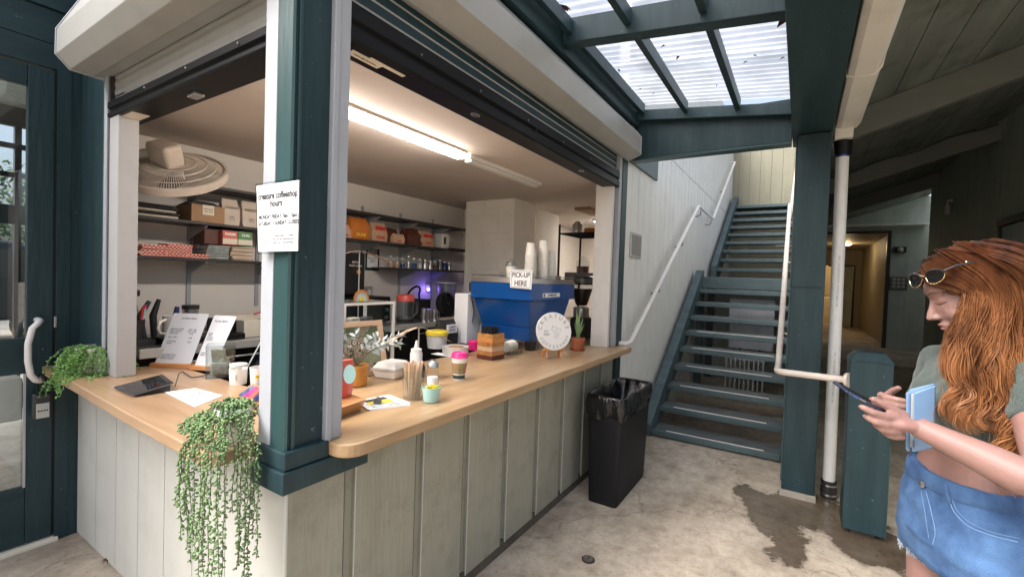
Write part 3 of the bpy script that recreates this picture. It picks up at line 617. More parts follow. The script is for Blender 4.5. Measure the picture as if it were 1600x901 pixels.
for y in (.37,.80): MB().box(6.8,6.86,y,y+.02,0,.06).build('leg','galv',RD)
PP = MB().tube([(8.0,.35,2.62),(8.0,1.0,2.60)], .02, 8); 
single(MB().box(9.6,9.66,.10,.42,2.28,2.33),'light_strip','rail_white','short white strip seen between the upper stair treads','strip')
UW = thing('under_stair_wall', 'boarded wall in the shade under the stair landing', 'wall', (8.4,.6,0))
grooved('y', 8.45, -1, -.06, 1.348, 0, 1.55, steps(0,1.3,.203), .009, .01, .05).build('boards', 'dark_siding', UW)

# handrails
HR = thing('handrail', 'pale handrail with a kink at the landing, on the wall side of the stairs', 'handrail', (6,1.29,1))
def smoothpts(P, r=.05, k=4):
    out = [Vector(P[0])]
    for a, b, c in zip(P[:-2], P[1:-1], P[2:]):
        a, b, c = Vector(a), Vector(b), Vector(c); u = (a-b).normalized(); v = (c-b).normalized(); rr = min(r, (a-b).length*.45, (c-b).length*.45)
        for i in range(k+1):
            t = i/k; out.append((b+u*rr)*(1-t)**2 + b*2*t*(1-t) + (b+v*rr)*t*t)
    out.append(Vector(P[-1])); return out
MB().tube(smoothpts([(3.885,1.335,1.0),(3.90,1.27,1.0),(4.0,1.26,1.01),(6.82,1.26,2.64),(8.07,1.26,2.61),(10.45,1.26,4.09),(10.47,1.34,4.09)],.06), .021, 12).build('rail', 'rail_white', HR, smooth=60)
for x, z in ((4.9,1.51),(5.9,2.08),(7.0,2.60),(7.9,2.58),(9.3,3.36)):
    MB().tube([(x,1.262,z),(x,1.262,z-.06),(x,1.30,z-.08),(x,1.348,z-.08)], .007, 6).build('bracket', 'steel_dark', HR)
    
HR2 = thing('handrail', 'pale handrail on the column side that turns at its foot to meet the green bollard', 'handrail', (3.8,.12,1))
MB().tube(smoothpts([(3.55,-.262,.975),(3.68,.115,.955),(4.02,.118,.955),(6.8,.16,2.60),(8.1,.18,2.6),(10.5,.16,4.05)],.06), .022, 12).build('rail', 'rail', HR2, smooth=60)
MB().xf(Matrix.Identity(3)).tube([(3.545,-.28,.976),(3.552,-.262,.975)], [.048,.042], 20).build('flange', 'rail', HR2, smooth=40)
for x, y, z in ((4.5,.12,1.23),(5.6,.14,1.88),(6.5,.155,2.41),(8.7,.17,2.95)):
    MB().tube([(x,y,z-.01),(x,y,z-.07),(x,.05,z-.09)], .009, 6).build('bracket', 'rail_white', HR2)
    MB().box(x-.04,x+.04,.045,.06,z-.13,z-.05).build('bracket_plate','rail_white',HR2)
for y0_ in (.0,):
    HG = thing('side_rail_post', 'pale blue green post beside the column at the foot of the stairs', 'post', (4.3,.04,0))
    MB().box(4.14, 4.22, .02, .075, 0, 4.2).build('post', 'stair_green', HG, bev=.004)

# ---------------------------------------------------------------- column, beam and canopy
C1 = thing('timber_column', 'thick dark green timber column at the foot of the stairs', 'column', (3.96,-.05,0))
MB().box(3.935, 4.10, -.145, .062, .045, 2.66).build('shaft', 'green', C1, bev=.006)
MB().box(3.925, 4.11, -.155, .072, -.01, .044).build('base_block', 'concrete_edge', C1, bev=.004)
MB().box(3.925,3.934,-.125,.055,1.55,1.553).build('joint','rubber',C1)
CN = thing('canopy', 'dark green timber canopy frame roofed with milky corrugated sheets', 'canopy', (2.5,.6,2.66))
def zr(y): return 2.955 - (1.30-y)*.115
MB().box(1.2, 4.30, -.15, .10, 2.665, 3.05).build('main_beam', 'green_h', CN, bev=.006)
MB().box(1.2, 4.0, 1.262, 1.355, 2.91, 3.10).build('wall_plate', 'green_h', CN, bev=.004)
def crossbeam(x0, x1, h, dz=0):
    return MB().hexa([(x0,.102,zr(.1)-dz),(x1,.102,zr(.1)-dz),(x1,1.26,zr(1.26)-dz),(x0,1.26,zr(1.26)-dz),(x0,.102,zr(.1)+h),(x1,.102,zr(.1)+h),(x1,1.26,zr(1.26)+h),(x0,1.26,zr(1.26)+h)])
for x in (1.25, 2.45): crossbeam(x, x+.09, .145).build('rafter', 'green', CN, bev=.005)
crossbeam(3.93, 3.99, .09).build('rafter', 'green', CN, bev=.005)
MB().box(3.995, 4.09, .102, 1.345, 2.635, 2.955).build('header_beam', 'green', CN, bev=.005)
MB().box(3.99, 4.10, .102, 1.345, 2.618, 2.634).build('header_edge', 'green_light', CN)
for y in (.47, .86, 1.215):
    for a, c in ((1.345,2.445),(2.545,3.925)):
        MB().hexa([(a,y-.02,zr(y)+.045),(c,y-.02,zr(y)+.045),(c,y+.02,zr(y)+.048),(a,y+.02,zr(y)+.048),(a,y-.02,zr(y)+.13),(c,y-.02,zr(y)+.13),(c,y+.02,zr(y)+.13),(a,y+.02,zr(y)+.13)]).build('purlin', 'green', CN, bev=.003)
def corr(x0, x1, dz):
    m = MB(); nx = int((x1-x0)/.0095); ys = (-.05, .4, .85, 1.36)
    vs = [(x0+(x1-x0)*i/nx, y, zr(y)+.165+dz+.013*math.sin(2*math.pi*(x0+(x1-x0)*i/nx)/.076)) for i in range(nx+1) for y in ys]
    return m.add(vs, [(i*4+j, (i+1)*4+j, (i+1)*4+j+1, i*4+j+1) for i in range(nx) for j in range(3)])
corr(1.15, 1.75, .006).build('roofing_sheet', 'roof_sheet', CN, smooth=80); corr(1.62, 3.32, 0).build('roofing_sheet', 'roof_sheet', CN, smooth=80); corr(3.16, 4.05, .006).build('roofing_sheet', 'roof_sheet', CN, smooth=80)
rl = random.Random(11)
for px, py, s in ((878,12,.055),(886,14,.03),(955,104,.02),(1036,73,.02),(1094,45,.03),(1059,91,.028),(1222,36,.05),(940,110,.02),(967,111,.02),(1165,98,.02),(1222,92,.02),(1120,134,.018),(1021,147,.015),(985,163,.016),(975,146,.014),(1150,170,.02),(925,62,.03),(912,72,.03),(990,56,.02),(1180,88,.014),(1000,140,.014)):
    d = ray(px,py); t = 1.6/d.z
    for _ in range(6): p = EYE+d*t; t = (zr(p.y)+.140-1.55)/d.z
    p = EYE+d*t; a = rl.random()*6.28; u = Vector((math.cos(a),math.sin(a),0)); w = Vector((-u.y,u.x,0)); k = rl.uniform(.3,.5)
    lf = MB().add([p-u*s, p-u*s*.3+w*s*k+Vector((0,0,.008)), p+u*s, p-u*s*.1-w*s*k+Vector((0,0,.006)), p-u*s*.2+Vector((0,0,.012))],[(0,1,4),(1,2,4),(2,3,4),(3,0,4)])
    o = single(lf, 'fallen_leaf', 'leaf_brown', 'dead brown leaf lying on the milky canopy sheets', 'leaf', 'dead leaves on the canopy')
    so_ = o.modifiers.new('t','SOLIDIFY'); so_.thickness = .001
# white gutter under the corridor eave and the downpipe
GT = thing('gutter', 'white sheet-metal gutter running overhead along the dark beam', 'gutter', (2.5,-.24,2.7))
MB().prism([(-.155,2.80),(-.165,2.70),(-.195,2.685),(-.285,2.685),(-.31,2.72),(-.325,2.80)], 'x', 1.2, 4.02).build('trough', 'gutter', GT, bev=.004)
MB().prism([(-.150,2.802),(-.160,2.696),(-.195,2.68),(-.286,2.68),(-.316,2.718),(-.33,2.802)], 'x', 3.05, 3.07).build('gutter_joint', 'gutter', GT)
MB().box(4.0, 4.16, -.27, -.16, 2.62, 2.70).build('outlet', 'gutter', GT, bev=.006)
DP = thing('downpipe', 'white plastic drain pipe standing beside the timber column', 'pipe', (4.1,-.225,0))
MB().tube([(4.10,-.235,.10),(4.10,-.218,2.55)], .040, 20).build('pipe', 'pipe', DP, smooth=60)
MB().tube([(4.10,-.236,-.02),(4.10,-.235,.13)], .050, 20).build('rubber_coupling', 'rubber', DP, smooth=60)
for z in (.03,.10): MB().tube([(4.10,-.235,z-.006),(4.10,-.235,z+.006)], .0525, 20).build('clamp', 'steel', DP, smooth=60)
MB().tube([(4.10,-.217,2.52),(4.10,-.216,2.66)], [.055,.062], 20).build('top_socket', 'black_metal', DP, smooth=60)
MB().tube([(4.10,-.218,2.505),(4.10,-.218,2.519)], .0445, 20).build('primer_ring', 'blue_dark', DP, smooth=60)
text('pipe_lettering', 'PVC 1120 SCH 40 DWV ASTM D 2665 3 IN', .020, (4.0588,-.2275,1.6), (0,.0,-1), (0,-1,0), 'ink_grey', DP)
text('pipe_lettering', 'PVC 1120 SCH 40 DWV ASTM D 2665 3 IN', .020, (4.0588,-.2305,.9), (0,.0,-1), (0,-1,0), 'ink_grey', DP)
# bollard with bevelled cap
BL = thing('bollard', 'short square dark green wooden post with a pyramid-edged cap, at the foot of the handrail', 'bollard', (3.65,-.39,0))
b = MB().box(3.555, 3.77, -.497, -.283, .035, 1.10); b.build('post_box', 'green', BL, bev=.004)
b = MB(); b.hexa([(3.548,-.504,1.1005),(3.777,-.504,1.1005),(3.777,-.276,1.1005),(3.548,-.276,1.1005),(3.59,-.462,1.155),(3.735,-.462,1.155),(3.735,-.318,1.155),(3.59,-.318,1.155)]); b.build('cap', 'green', BL, bev=.003)
MB().box(3.562, 3.76, -.503, -.4975, .03, .62).build('corner_strip', 'green_light', BL, bev=.001)
MB().box(3.60, 3.72, -.45, -.33, -.01, .034).build('foot', 'base_dark', BL)

# ---------------------------------------------------------------- covered corridor on the right
CR = thing('corridor_roof', 'dark sloping boarded roof over the corridor, with rafters', 'roof', (8,-1,3.1))
def zc(y): return 3.12+.32*(-.15-y)
bd = []
for i in range(9):
    y1_ = -.15 - i*.24; y0_ = y1_-.236
    MB().hexa([(2.2,y0_,zc(y0_)),(15.4,y0_,zc(y0_)),(15.4,y1_,zc(y1_)),(2.2,y1_,zc(y1_)),(2.2,y0_,zc(y0_)+.02),(15.4,y0_,zc(y0_)+.02),(15.4,y1_,zc(y1_)+.02),(2.2,y1_,zc(y1_)+.02)]).build('soffit_board', 'soffit', CR, bev=.003)
MB().hexa([(2.2,-2.6,zc(-2.6)+.03),(15.4,-2.6,zc(-2.6)+.03),(15.4,-.1,zc(-.1)+.03),(2.2,-.1,zc(-.1)+.03),(2.2,-2.6,zc(-2.6)+.07),(15.4,-2.6,zc(-2.6)+.07),(15.4,-.1,zc(-.1)+.07),(2.2,-.1,zc(-.1)+.07)]).build('roof_deck', 'base_dark', CR)
for x in (2.3, 5.2, 8.1, 11.2):
    MB().hexa([(x,-2.049,zc(-2.05)-.25),(x+.10,-2.049,zc(-2.05)-.25),(x+.10,-.152,zc(-.15)-.25),(x,-.152,zc(-.15)-.25),(x,-2.049,zc(-2.05)-.003),(x+.10,-2.049,zc(-2.05)-.003),(x+.10,-.152,zc(-.15)-.003),(x,-.152,zc(-.15)-.003)]).build('rafter', 'soffit_beam', CR, bev=.005)
cd = MB().tube([(8.06,y,zc(y)-.03-.02*math.sin(y*9)) for y in [-.2-.15*i for i in range(13)]], .008, 6); single(cd,'cable','rubber','black cable running along the top of the overhead corridor rafter','cable')
CW = thing('corridor_wall', 'dark grooved board wall along the right side of the corridor', 'wall', (8,-2.1,0))
grooved('x', -2.05, 1, 2.6, 11.75, 0, 3.85, [q for q in steps(2.7,11.7,.203) if not 6.6 < q < 7.9], .009, .012, .08).build('boards', 'dark_siding', CW)
CD = thing('corridor_door', 'dark framed doorway in the right wall of the corridor behind the woman', 'door', (7.3,-2.05,0))
MB().box(6.70, 7.80, -2.049, -2.02, 0, 2.35).build('door_leaf', 'dark_siding', CD)
for a, c in ((6.62,6.70),(7.80,7.88)): MB().box(a, c, -2.049, -1.985, 0, 2.36).build('frame', 'dark_frame', CD, bev=.004)
MB().box(6.62, 7.88, -2.049, -1.985, 2.361, 2.44).build('frame', 'dark_frame', CD, bev=.004)
WLP = thing('wall_lamp', 'small unlit lamp high on the dark corridor wall', 'lamp', (10.2,-2.0,2.9))
MB().tube([(10.2,-2.045,3.05),(10.2,-1.99,3.05),(10.2,-1.99,2.98)], .03, 10).build('bracket','vent_grey',WLP); MB().tube([(10.2,-1.99,2.97),(10.2,-1.99,2.82)],[.05,.04],12).build('shade','vent_grey',WLP)
EW = thing('end_wall', 'dark olive board wall with a wide opening at the end of the corridor', 'wall', (15,-1.2,0))
MB().box(15.0, 15.1, -3.2, -1.86, 0, 3.9).build('boards', 'dark_siding', EW)
MB().box(15.0, 15.1, -1.859, -.07, 3.06, 3.9).build('boards', 'dark_siding', EW)
MB().box(14.96, 15.12, -1.90, -1.82, 0, 3.06).build('opening_frame', 'dark_frame', EW); MB().box(14.96, 15.12, -1.819, -.1, 3.0, 3.06).build('opening_frame', 'dark_frame', EW)
MB().box(14.6, 14.99, -2.55, -.1, 3.16, 3.2).build('ceiling_edge', 'rail_white', EW)
MB().box(11.76, 15, -3.3, -3.2, 0, 4.4).build('side_boards', 'dark_siding', EW)
MB().box(11.7, 11.76, -3.2, -2.131, 0, 4.0).build('side_boards', 'dark_frame', EW)
CP = thing('door_intercom', 'small square plate of grey buttons on the dark wall at the corridor end', 'intercom', (14.97,-2.1,1.7))
c = cast(1404,442,'x',14.98)
MB().box(14.965,14.999,c.y-.17,c.y+.17,c.z-.17,c.z+.17).build('plate','steel_dark',CP,bev=.01)
for i in range(3):
    for j in range(3): MB().box(14.955,14.9645,c.y-.12+i*.09,c.y-.06+i*.09,c.z-.12+j*.09,c.z-.06+j*.09).build('button','vent_grey',CP)
CM = thing('dome_camera', 'small dark dome camera high on the wall at the corridor end', 'camera', (14.9,-2.1,3.0)); c = cast(1407,389,'x',14.9)
MB().box(14.92,14.999,c.y-.12,c.y+.12,c.z-.08,c.z+.06).build('mount','dark_frame',CM); MB().ball((14.9,c.y,c.z-.02),.07,12).build('dome','vent_grey',CM,smooth=60)
# lit passage beyond the opening
PS = thing('inner_passage', 'warmly lit inner passage seen through the opening at the corridor end', 'passage', (19,-1.2,0))
MB().box(15.12, 25, -2.05, -1.96, .056, 3.1).build('side_wall', 'hall_wall', PS); MB().box(15.12, 25, -.12, -.02, .056, 3.1).build('side_wall', 'hall_wall', PS)
MB().box(15.12, 25, -2.05, -.02, 3.04, 3.1).build('ceiling', 'hall_wall', PS)
MB().box(22.0, 22.08, -1.96, -1.72, .056, 3.04).build('end_wall', 'hall_wall', PS); MB().box(22.0,22.08,-1.719,-.12,2.45,3.04).build('end_wall','hall_wall',PS)
MB().box(21.95,22.1,-1.76,-1.70,.056,2.45).build('door_frame','dark_frame',PS); MB().box(21.95,22.1,-1.70,-.9,2.40,2.46).build('door_frame','dark_frame',PS)
MB().box(22.0,22.05,-1.69,-1.35,.056,2.40).build('door_leaf','dark_siding',PS)
MB().box(24.9, 25, -2.05, -.02, .056, 3.1).build('far_wall', 'hall_wall', PS)
cb = MB().box(24.0,24.8,-1.5,-.4,.056,1.15); single(cb,'cabinet','paper_cream','pale cabinet in the lit room at the far end of the passage','cabinet',bev=.02)
CL = thing('ceiling_lamp', 'round glowing ceiling lamp in the far inner passage', 'lamp', (16.5,-1.05,3.0)); c = cast(1322,382,'z',3.0)
MB().lathe([(.17,0),(.17,.02)],(c.x,c.y,3.018),24).build('lamp_ring','white_plastic',CL); MB().ball((c.x,c.y,3.01),(.15,.15,.05),20).build('diffuser','lamp_warm',CL,smooth=60)
for nm, lx, ly, en in (('passage_light', c.x, c.y, 8), ('far_room_light', 23.4, -1.2, 30)):
    pl = bpy.data.lights.new(nm,'POINT'); pl.energy = en; pl.color = (1,.72,.38); pl.shadow_soft_size = .12; po = bpy.data.objects.new(nm,pl); COL.objects.link(po); po.location = (lx,ly,2.85)
# drain cap in the floor, scrap of debris
DC = thing('floor_drain', 'round rusty brown cleanout cap set in the concrete', 'drain cap', (1.9,.55,0)); c = cast(919,874,'z',0); ORG[DC.name] = Vector((0,0,0)); DC.location = (0,0,0)
MB().lathe([(.036,0),(.036,.006)],(c.x,c.y,0),24).build('ring','rubber',DC); MB().lathe([(.028,.0061),(.027,.010)],(c.x,c.y,0),24).build('cap','base_dark',DC); MB().box(c.x-.012,c.x+.012,c.y-.003,c.y+.003,.010,.014).build('slot','rubber',DC)
c = cast(170,875,'z',.01); m_ = MB()
for k in range(9):
    a = k*.7; m_.tube([c, c+Vector((math.cos(a)*.015,math.sin(a)*.015,.012)), c+Vector((math.cos(a)*.03,math.sin(a)*.03,.0))], [.005,.003,.001], 5)
single(m_, 'dead_sprig', 'leaf_brown', 'small dark dried sprig on the concrete by the kiosk side wall', 'sprig')

# ================================================================== THINGS IN AND ON THE KIOSK
ZC = .9853
def on(px, py, z=ZC): return cast(px, py, 'z', z)
def hz(px, py, p):
    """height seen at a photo point, for something standing above the real point p"""
    d = ray(px,py); return EYE.z + d.z*(Vector((p.x,p.y,0))-Vector((0,0,0))).length/Vector((d.x,d.y,0)).length
def mo(mb, o): mb.v = [v+Vector(o) for v in mb.v]; return mb
RZ = lambda a: Matrix.Rotation(R(a),3,'Z'); RX = lambda a: Matrix.Rotation(R(a),3,'X'); RY = lambda a: Matrix.Rotation(R(a),3,'Y')

# ---------- wall shelves
def shelf(x0, x1, z, label, ups):
    T = thing('wall_shelf', label, 'shelf', ((x0+x1)/2,3.55,z-.03), 'black shelves along the kiosk back wall')
    MB().box(x0,x1,3.40,3.68,z-.018,z).build('board','shelf',T,bev=.002)
    for u in ups:
        if x0 < u < x1: MB().prism([(3.688,z-.019),(3.43,z-.019),(3.43,z-.030),(3.688,z-.115)],'x',u-.006,u+.006).build('bracket','white_metal',T)
UPS = (1.50,1.98,2.49,3.0,3.51,4.02)
shelf(.94,4.34,2.105,'topmost long black wall shelf, holding nothing',UPS)
shelf(.94,4.32,1.850,'middle long black wall shelf carrying coffee bags and a cardboard box',UPS)
shelf(.94,2.25,1.605,'lowest black wall shelf at the left, carrying red packets and tea boxes',UPS)
shelf(3.13,4.30,1.605,'lowest black wall shelf at the right, carrying jars over the sink',UPS)
for iu,u in enumerate(UPS):
    o = single(MB().box(u-.013,u+.013,3.676,3.690,1.25,2.20),'shelf_upright','white_metal',('first','second','third','fourth','fifth','last')[iu]+' slotted metal shelf strip from the left on the kiosk back wall','shelf upright','shelf uprights on the kiosk back wall')

# ---------- back counter with appliances
B = thing('back_counter','grey worktop with dark cupboard fronts along the back wall','counter',(2.9,3.35,0))
MB().box(1.0,4.14,3.05,3.68,1.045,1.085).build('worktop','steel',B,bev=.004)
bsdf('steel').inputs['Roughness'].default_value = .35
MB().box(1.0,4.14,3.02,3.049,1.035,1.087).build('worktop_edge','vent_grey',B,bev=.003)
for a,c in ((1.0,1.9),(1.91,2.5),(2.51,3.1),(3.11,3.62)):
    MB().box(a,c,3.08,3.10,.15,1.03).build('cupboard_door','black_metal',B,bev=.003)
    MB().tube([(a+.10,3.065,.98),(c-.10,3.065,.98)],.008,8).build('door_handle','steel',B)
MB().box(3.63,4.14,3.10,3.12,.75,1.03).build('cupboard_door','vent_grey',B)
MB().box(3.63,4.14,3.10,3.66,.0,.70).build('cupboard_base','black_metal',B)
def boxthing(nm, mt, x0,x1,y0,y1,z0,z1, lab, cat, group=None, bev=.003, parts=()):
    T = thing(nm, lab, cat, ((x0+x1)/2,(y0+y1)/2,z0), group); MB().box(x0,x1,y0,y1,z0,z1).build('body',mt,T,bev=bev); return T
Z1, Z2, Z3 = 1.0855, 1.8505, 1.6055
# toaster oven
T = boxthing('toaster_oven','black_metal',2.42,3.0,3.25,3.6,Z1+.012,1.33,'black countertop oven with round knobs standing on the back worktop','oven',bev=.01)
MB().box(2.44,2.88,3.243,3.2495,1.12,1.30).build('oven_door','glass_ink',T); MB().tube([(2.46,3.225,1.29),(2.86,3.225,1.29)],.008,8).build('door_handle','steel',T)
for z in (1.14,1.21,1.28):
    k = MB().lathe([(.018,0),(.015,.02)],(0,0,0),14); k.xf(RX(90),(2.945,3.25,z)); k.build('knob','steel',T)
for x in (2.46,2.96):
    for y in (3.28,3.57): MB().box(x-.015,x+.015,y-.015,y+.015,Z1,Z1+.0115).build('foot','rubber',T)
# socket plate
T = thing('wall_socket','steel double wall socket plate above the worktop behind the oven','socket',(3.0,3.68,1.3)); MB().box(2.99,3.15,3.68,3.69,1.29,1.41).build('plate','steel',T,bev=.002)
for x in (3.03,3.11): MB().box(x-.017,x+.017,3.676,3.6795,1.32,1.38).build('outlet','white_plastic',T)
# milk/sugar canister with pink lid, faucet, cups
T = thing('pitcher','clear pitcher with a dusty pink lid standing by the tap','pitcher',(3.16,3.22,Z1))
MB().lathe([(.075,0),(.080,.01),(.080,.03)],(3.16,3.22,Z1),24).build('base','rubber',T,smooth=50)
MB().lathe([(.078,.0301),(.083,.20)],(3.16,3.22,Z1),24).build('jug','frosted',T,smooth=50)
MB().lathe([(.086,.2001),(.086,.25),(.075,.262),(.04,.265)],(3.16,3.22,Z1),24).build('lid','coral',T,smooth=50)
bsdf('coral')
MB().tube([(3.235,3.20,1.28),(3.29,3.19,1.27),(3.29,3.19,1.17),(3.235,3.20,1.13)],.010,8).build('handle','frosted',T,smooth=60)
T = thing('tap','black gooseneck tap rising behind the pitcher at the back sink','tap',(3.45,3.5,Z1))
MB().tube([(3.42,3.48,Z1),(3.42,3.48,1.33)]+[(3.50-.08*math.cos(R(a)),3.45-.05*math.sin(R(a)),1.34+.08*math.sin(R(a))) for a in range(0,181,20)]+[(3.58,3.44,1.27)],.011,10).build('spout','black_metal',T,smooth=60)
MB().tube([(3.58,3.44,1.269),(3.58,3.44,1.24)],.016,10).build('nozzle','steel',T)
MB().lathe([(.028,0),(.024,.02)],(3.42,3.48,Z1),16).build('collar','steel',T)
for i,(x,y,h) in enumerate(((3.30,3.10,.13),(3.38,3.12,.12),(3.45,3.10,.11))):
    T = thing('steel_jug','polished steel jug in the row beside the tap, '+('nearest the pitcher','middle one','furthest from the pitcher')[i],'jug',(x,y,Z1),'steel jugs by the tap')
    MB().lathe([(.033,0),(.036,.01),(.030,h)],(x,y,Z1),18).build('body','steel',T,smooth=50); MB().tube([(x+.030,y-.01,Z1+h-.02),(x+.062,y-.01,Z1+h-.03),(x+.058,y-.01,Z1+.03),(x+.034,y-.01,Z1+.02)],.004,6).build('handle','steel',T)
# round black fan and black box behind, blue glow lamp
T = thing('desk_fan','round black desk fan on the worktop under the lowest right shelf','fan',(3.88,3.35,Z1))
c = Vector((3.88,3.33,1.225)); rot = RX(80)
def ringpts(c,r,rot,n=28): return [c+rot@Vector((r*math.cos(2*math.pi*i/n),r*math.sin(2*math.pi*i/n),0)) for i in range(n+1)]
h = MB().lathe([(.13,-.03),(.135,0),(.13,.03),(.12,.035),(.12,-.02)],(0,0,0),32); h.xf(rot,c); h.build('housing','black_matte',T,smooth=40)
for q in (.03,.055,.08,.105): MB().tube(ringpts(c+rot@Vector((0,0,.035)),q,rot),.0025,5,caps=False).build('grille_ring','black_plastic',T)
hb = MB().lathe([(.028,.02),(.022,.045)],(0,0,0),18); hb.xf(rot,c); hb.build('hub','black_plastic',T)
for k in range(5):
    a = k*72; bl = MB().obox((.07,0,.0),(.075,.045,.004),RX(25)); bl.xf(rot@RZ(a),c); bl.build('blade','black_plastic',T)
MB().tube([(3.80,3.36,Z1+.01),(3.80,3.36,1.2)],.012,8).build('yoke','black_plastic',T); MB().tube([(3.96,3.36,Z1+.01),(3.96,3.36,1.2)],.012,8).build('yoke','black_plastic',T); MB().box(3.78,3.98,3.30,3.42,Z1,Z1+.015).build('base','black_plastic',T,bev=.005)
T = boxthing('speaker_box','black_matte',3.55,3.74,3.42,3.60,Z1,1.28,'black box standing between the tap and the round fan','box',bev=.01)
MB().box(3.57,3.72,3.415,3.4195,Z1+.02,1.26).build('grille','black_plastic',T)
T = thing('night_light','small lamp glowing violet blue on the wall above the round fan','lamp',(3.95,3.68,1.34)); MB().box(3.93,3.98,3.655,3.688,1.36,1.43).build('body','white_plastic',T,bev=.006); MB().ball((3.93,3.64,1.375),.018,12).build('bulb','lamp_blue',T,smooth=60)
pl = bpy.data.lights.new('night_light_glow','POINT'); pl.energy = .15; pl.color = (.22,.12,1); pl.shadow_soft_size = .02; po = bpy.data.objects.new('night_light_glow',pl); COL.objects.link(po); po.location = (3.90,3.60,1.37)
T = thing('water_jug','tall translucent plastic tub at the right end of the back worktop','tub',(4.05,3.3,Z1)); MB().lathe([(.09,0),(.105,.34),(.112,.345),(.112,.37),(.10,.37)],(4.03,3.45,Z1),24).build('body','frosted',T,smooth=50); MB().lathe([(.111,.3701),(.111,.38)],(4.03,3.45,Z1),24).build('lid','white_plastic',T)
single(MB().box(3.55,3.95,3.06,3.2,Z1,Z1+.012),'cutting_board','paper_cream','thin pale board lying on the back worktop edge under the fan','board',bev=.003)
# PASS sign
T = thing('inspection_sign','green and white health inspection sign taped to the back wall under the middle shelf','sign',(3.15,3.68,1.57))
MB().box(3.055,3.23,3.684,3.6885,1.57,1.79).build('board','green',T); MB().box(3.075,3.21,3.682,3.6838,1.60,1.735).build('sheet','paper',T)
text('sign_lettering','PASS',.055,(3.142,3.6835,1.763),(1,0,0),(0,0,1),'paper_cream',T,ext=.001,off=.001)
text('sheet_lettering','FOOD SAFETY\nInspection\nPERMIT',.018,(3.142,3.6815,1.675),(1,0,0),(0,0,1),'ink',T)

# ---------- shelf contents, left part
def bag(name, x, y, z, w, d, h, mt, label, cat, group, lean=0, seed=1, label_txt=None, txt_mat='ink', face=None):
    rnd = random.Random(seed); T = thing(name, label, cat, (x,y,z), group); m = MB(); k = 7; lv = []
    for i in range(k):
        t = i/(k-1); ww = w*(.96+.07*math.sin(t*3.1))*(1-.04*t); dd = d*(1-.85*max(0,(t-.6)/.4)); ring = []
        for sx, sy in ((-1,-1),(0,-1.12),(1,-1),(1.03,0),(1,1),(0,1.1),(-1,1),(-1.03,0)):
            ring.append(Vector((x+sx*ww/2+rnd.uniform(-.003,.003)+lean*t, y+sy*dd/2+rnd.uniform(-.003,.003), z+h*t+(rnd.uniform(-.006,.006) if i==k-1 else 0))))
        lv += ring
    m.add(lv, [(i*8+j,i*8+(j+1)%8,(i+1)*8+(j+1)%8,(i+1)*8+j) for i in range(k-1) for j in range(8)]+[tuple(range(8))[::-1],tuple((k-1)*8+j for j in range(8))])
    m.build('pouch',mt,T,smooth=35)
    if face: 
        f = MB().box(x-w*.34,x+w*.34,y-d*.56-.004,y-d*.56,z+h*face[0],z+h*face[1]); f.build('front_label',face[2],T,bev=.002)
    if label_txt: text('bag_lettering',label_txt,h*.20,(x,y-d*.56-.006,z+h*.22),(1,0,0),(0,0,1),txt_mat,T,font_w=1.0,off=.0012)
    return T
G = 'coffee bags on the middle shelf'
mat('bag_orange',(.55,.17,.03),.5,var=.1); mat('bag_tan',(.55,.36,.24),.6,var=.1); mat('bag_maroon',(.10,.03,.02),.45,var=.2); mat('bag_white',(.58,.50,.42),.55,var=.05)
bag('coffee_bag',2.63,3.50,Z2,.16,.08,.12,'bag_tan','short tan coffee bag with a red word, first from the left on the right shelf','bag',G,0,1,'DUNE','red')
bag('coffee_bag',2.80,3.50,Z2,.20,.09,.20,'bag_orange','tall bright orange coffee bag on the middle shelf','bag',G,.0,2,'DUNE','yellow')
bag('coffee_bag',3.03,3.50,Z2,.18,.09,.18,'bag_tan','tan coffee bag with a red half-round mark, right of the orange bag','bag',G,0,3,'DUNE','red',(.62,.80,'red'))
bag('coffee_bag',3.22,3.52,Z2,.15,.08,.15,'bag_maroon','dark brown bag standing behind the small tan bag','bag',G,0,4)
bag('coffee_bag',3.24,3.44,Z2,.15,.05,.095,'bag_tan','small slumped tan bag in front of the dark brown bag','bag',G,.01,5,'DUNE','red')
bag('coffee_bag',3.48,3.48,Z2,.22,.12,.17,'bag_maroon','wide dark maroon bag leaning beside the last tan bag','bag',G,-.03,6)
bag('coffee_bag',3.66,3.46,Z2,.20,.08,.16,'bag_tan','tan and red coffee bag at the right end of the row','bag',G,-.02,7,'DUNE','red',(.60,.82,'red'))
T = thing('white_kettle','small white appliance with a black front panel near the shelf end','appliance',(4.0,3.5,Z2)); MB().box(3.93,4.06,3.45,3.58,Z2,2.02).build('body','white_plastic',T,bev=.012); MB().box(3.955,3.99,3.446,3.4495,1.90,1.98).build('panel','black_plastic',T)
single(MB().box(3.95,4.28,3.41,3.6,Z2,Z2+.012),'black_tray','black_matte','flat black tray at the right end of the middle shelf','tray',bev=.003).location.x += .08
T = thing('cardboard_box','open brown cardboard box with a white label on the middle shelf','box',(1.48,3.5,Z2))
MB().box(1.395,1.60,3.40,3.62,Z2,1.965).build('carton','brown_card',T,bev=.002); MB().box(1.46,1.53,3.396,3.3995,1.90,1.965).build('label','paper_cream',T); MB().prism([(1.395,1.966),(1.44,1.995),(1.55,1.99),(1.60,1.966)],'y',3.45,3.61).build('dark_bag','black_matte',T)
text('label_lettering','FRAGILE\nthis way',.016,(1.495,3.3955,1.93),(1,0,0),(0,0,1),'ink',T)
GB = 'pale coffee bags beside the cardboard box'
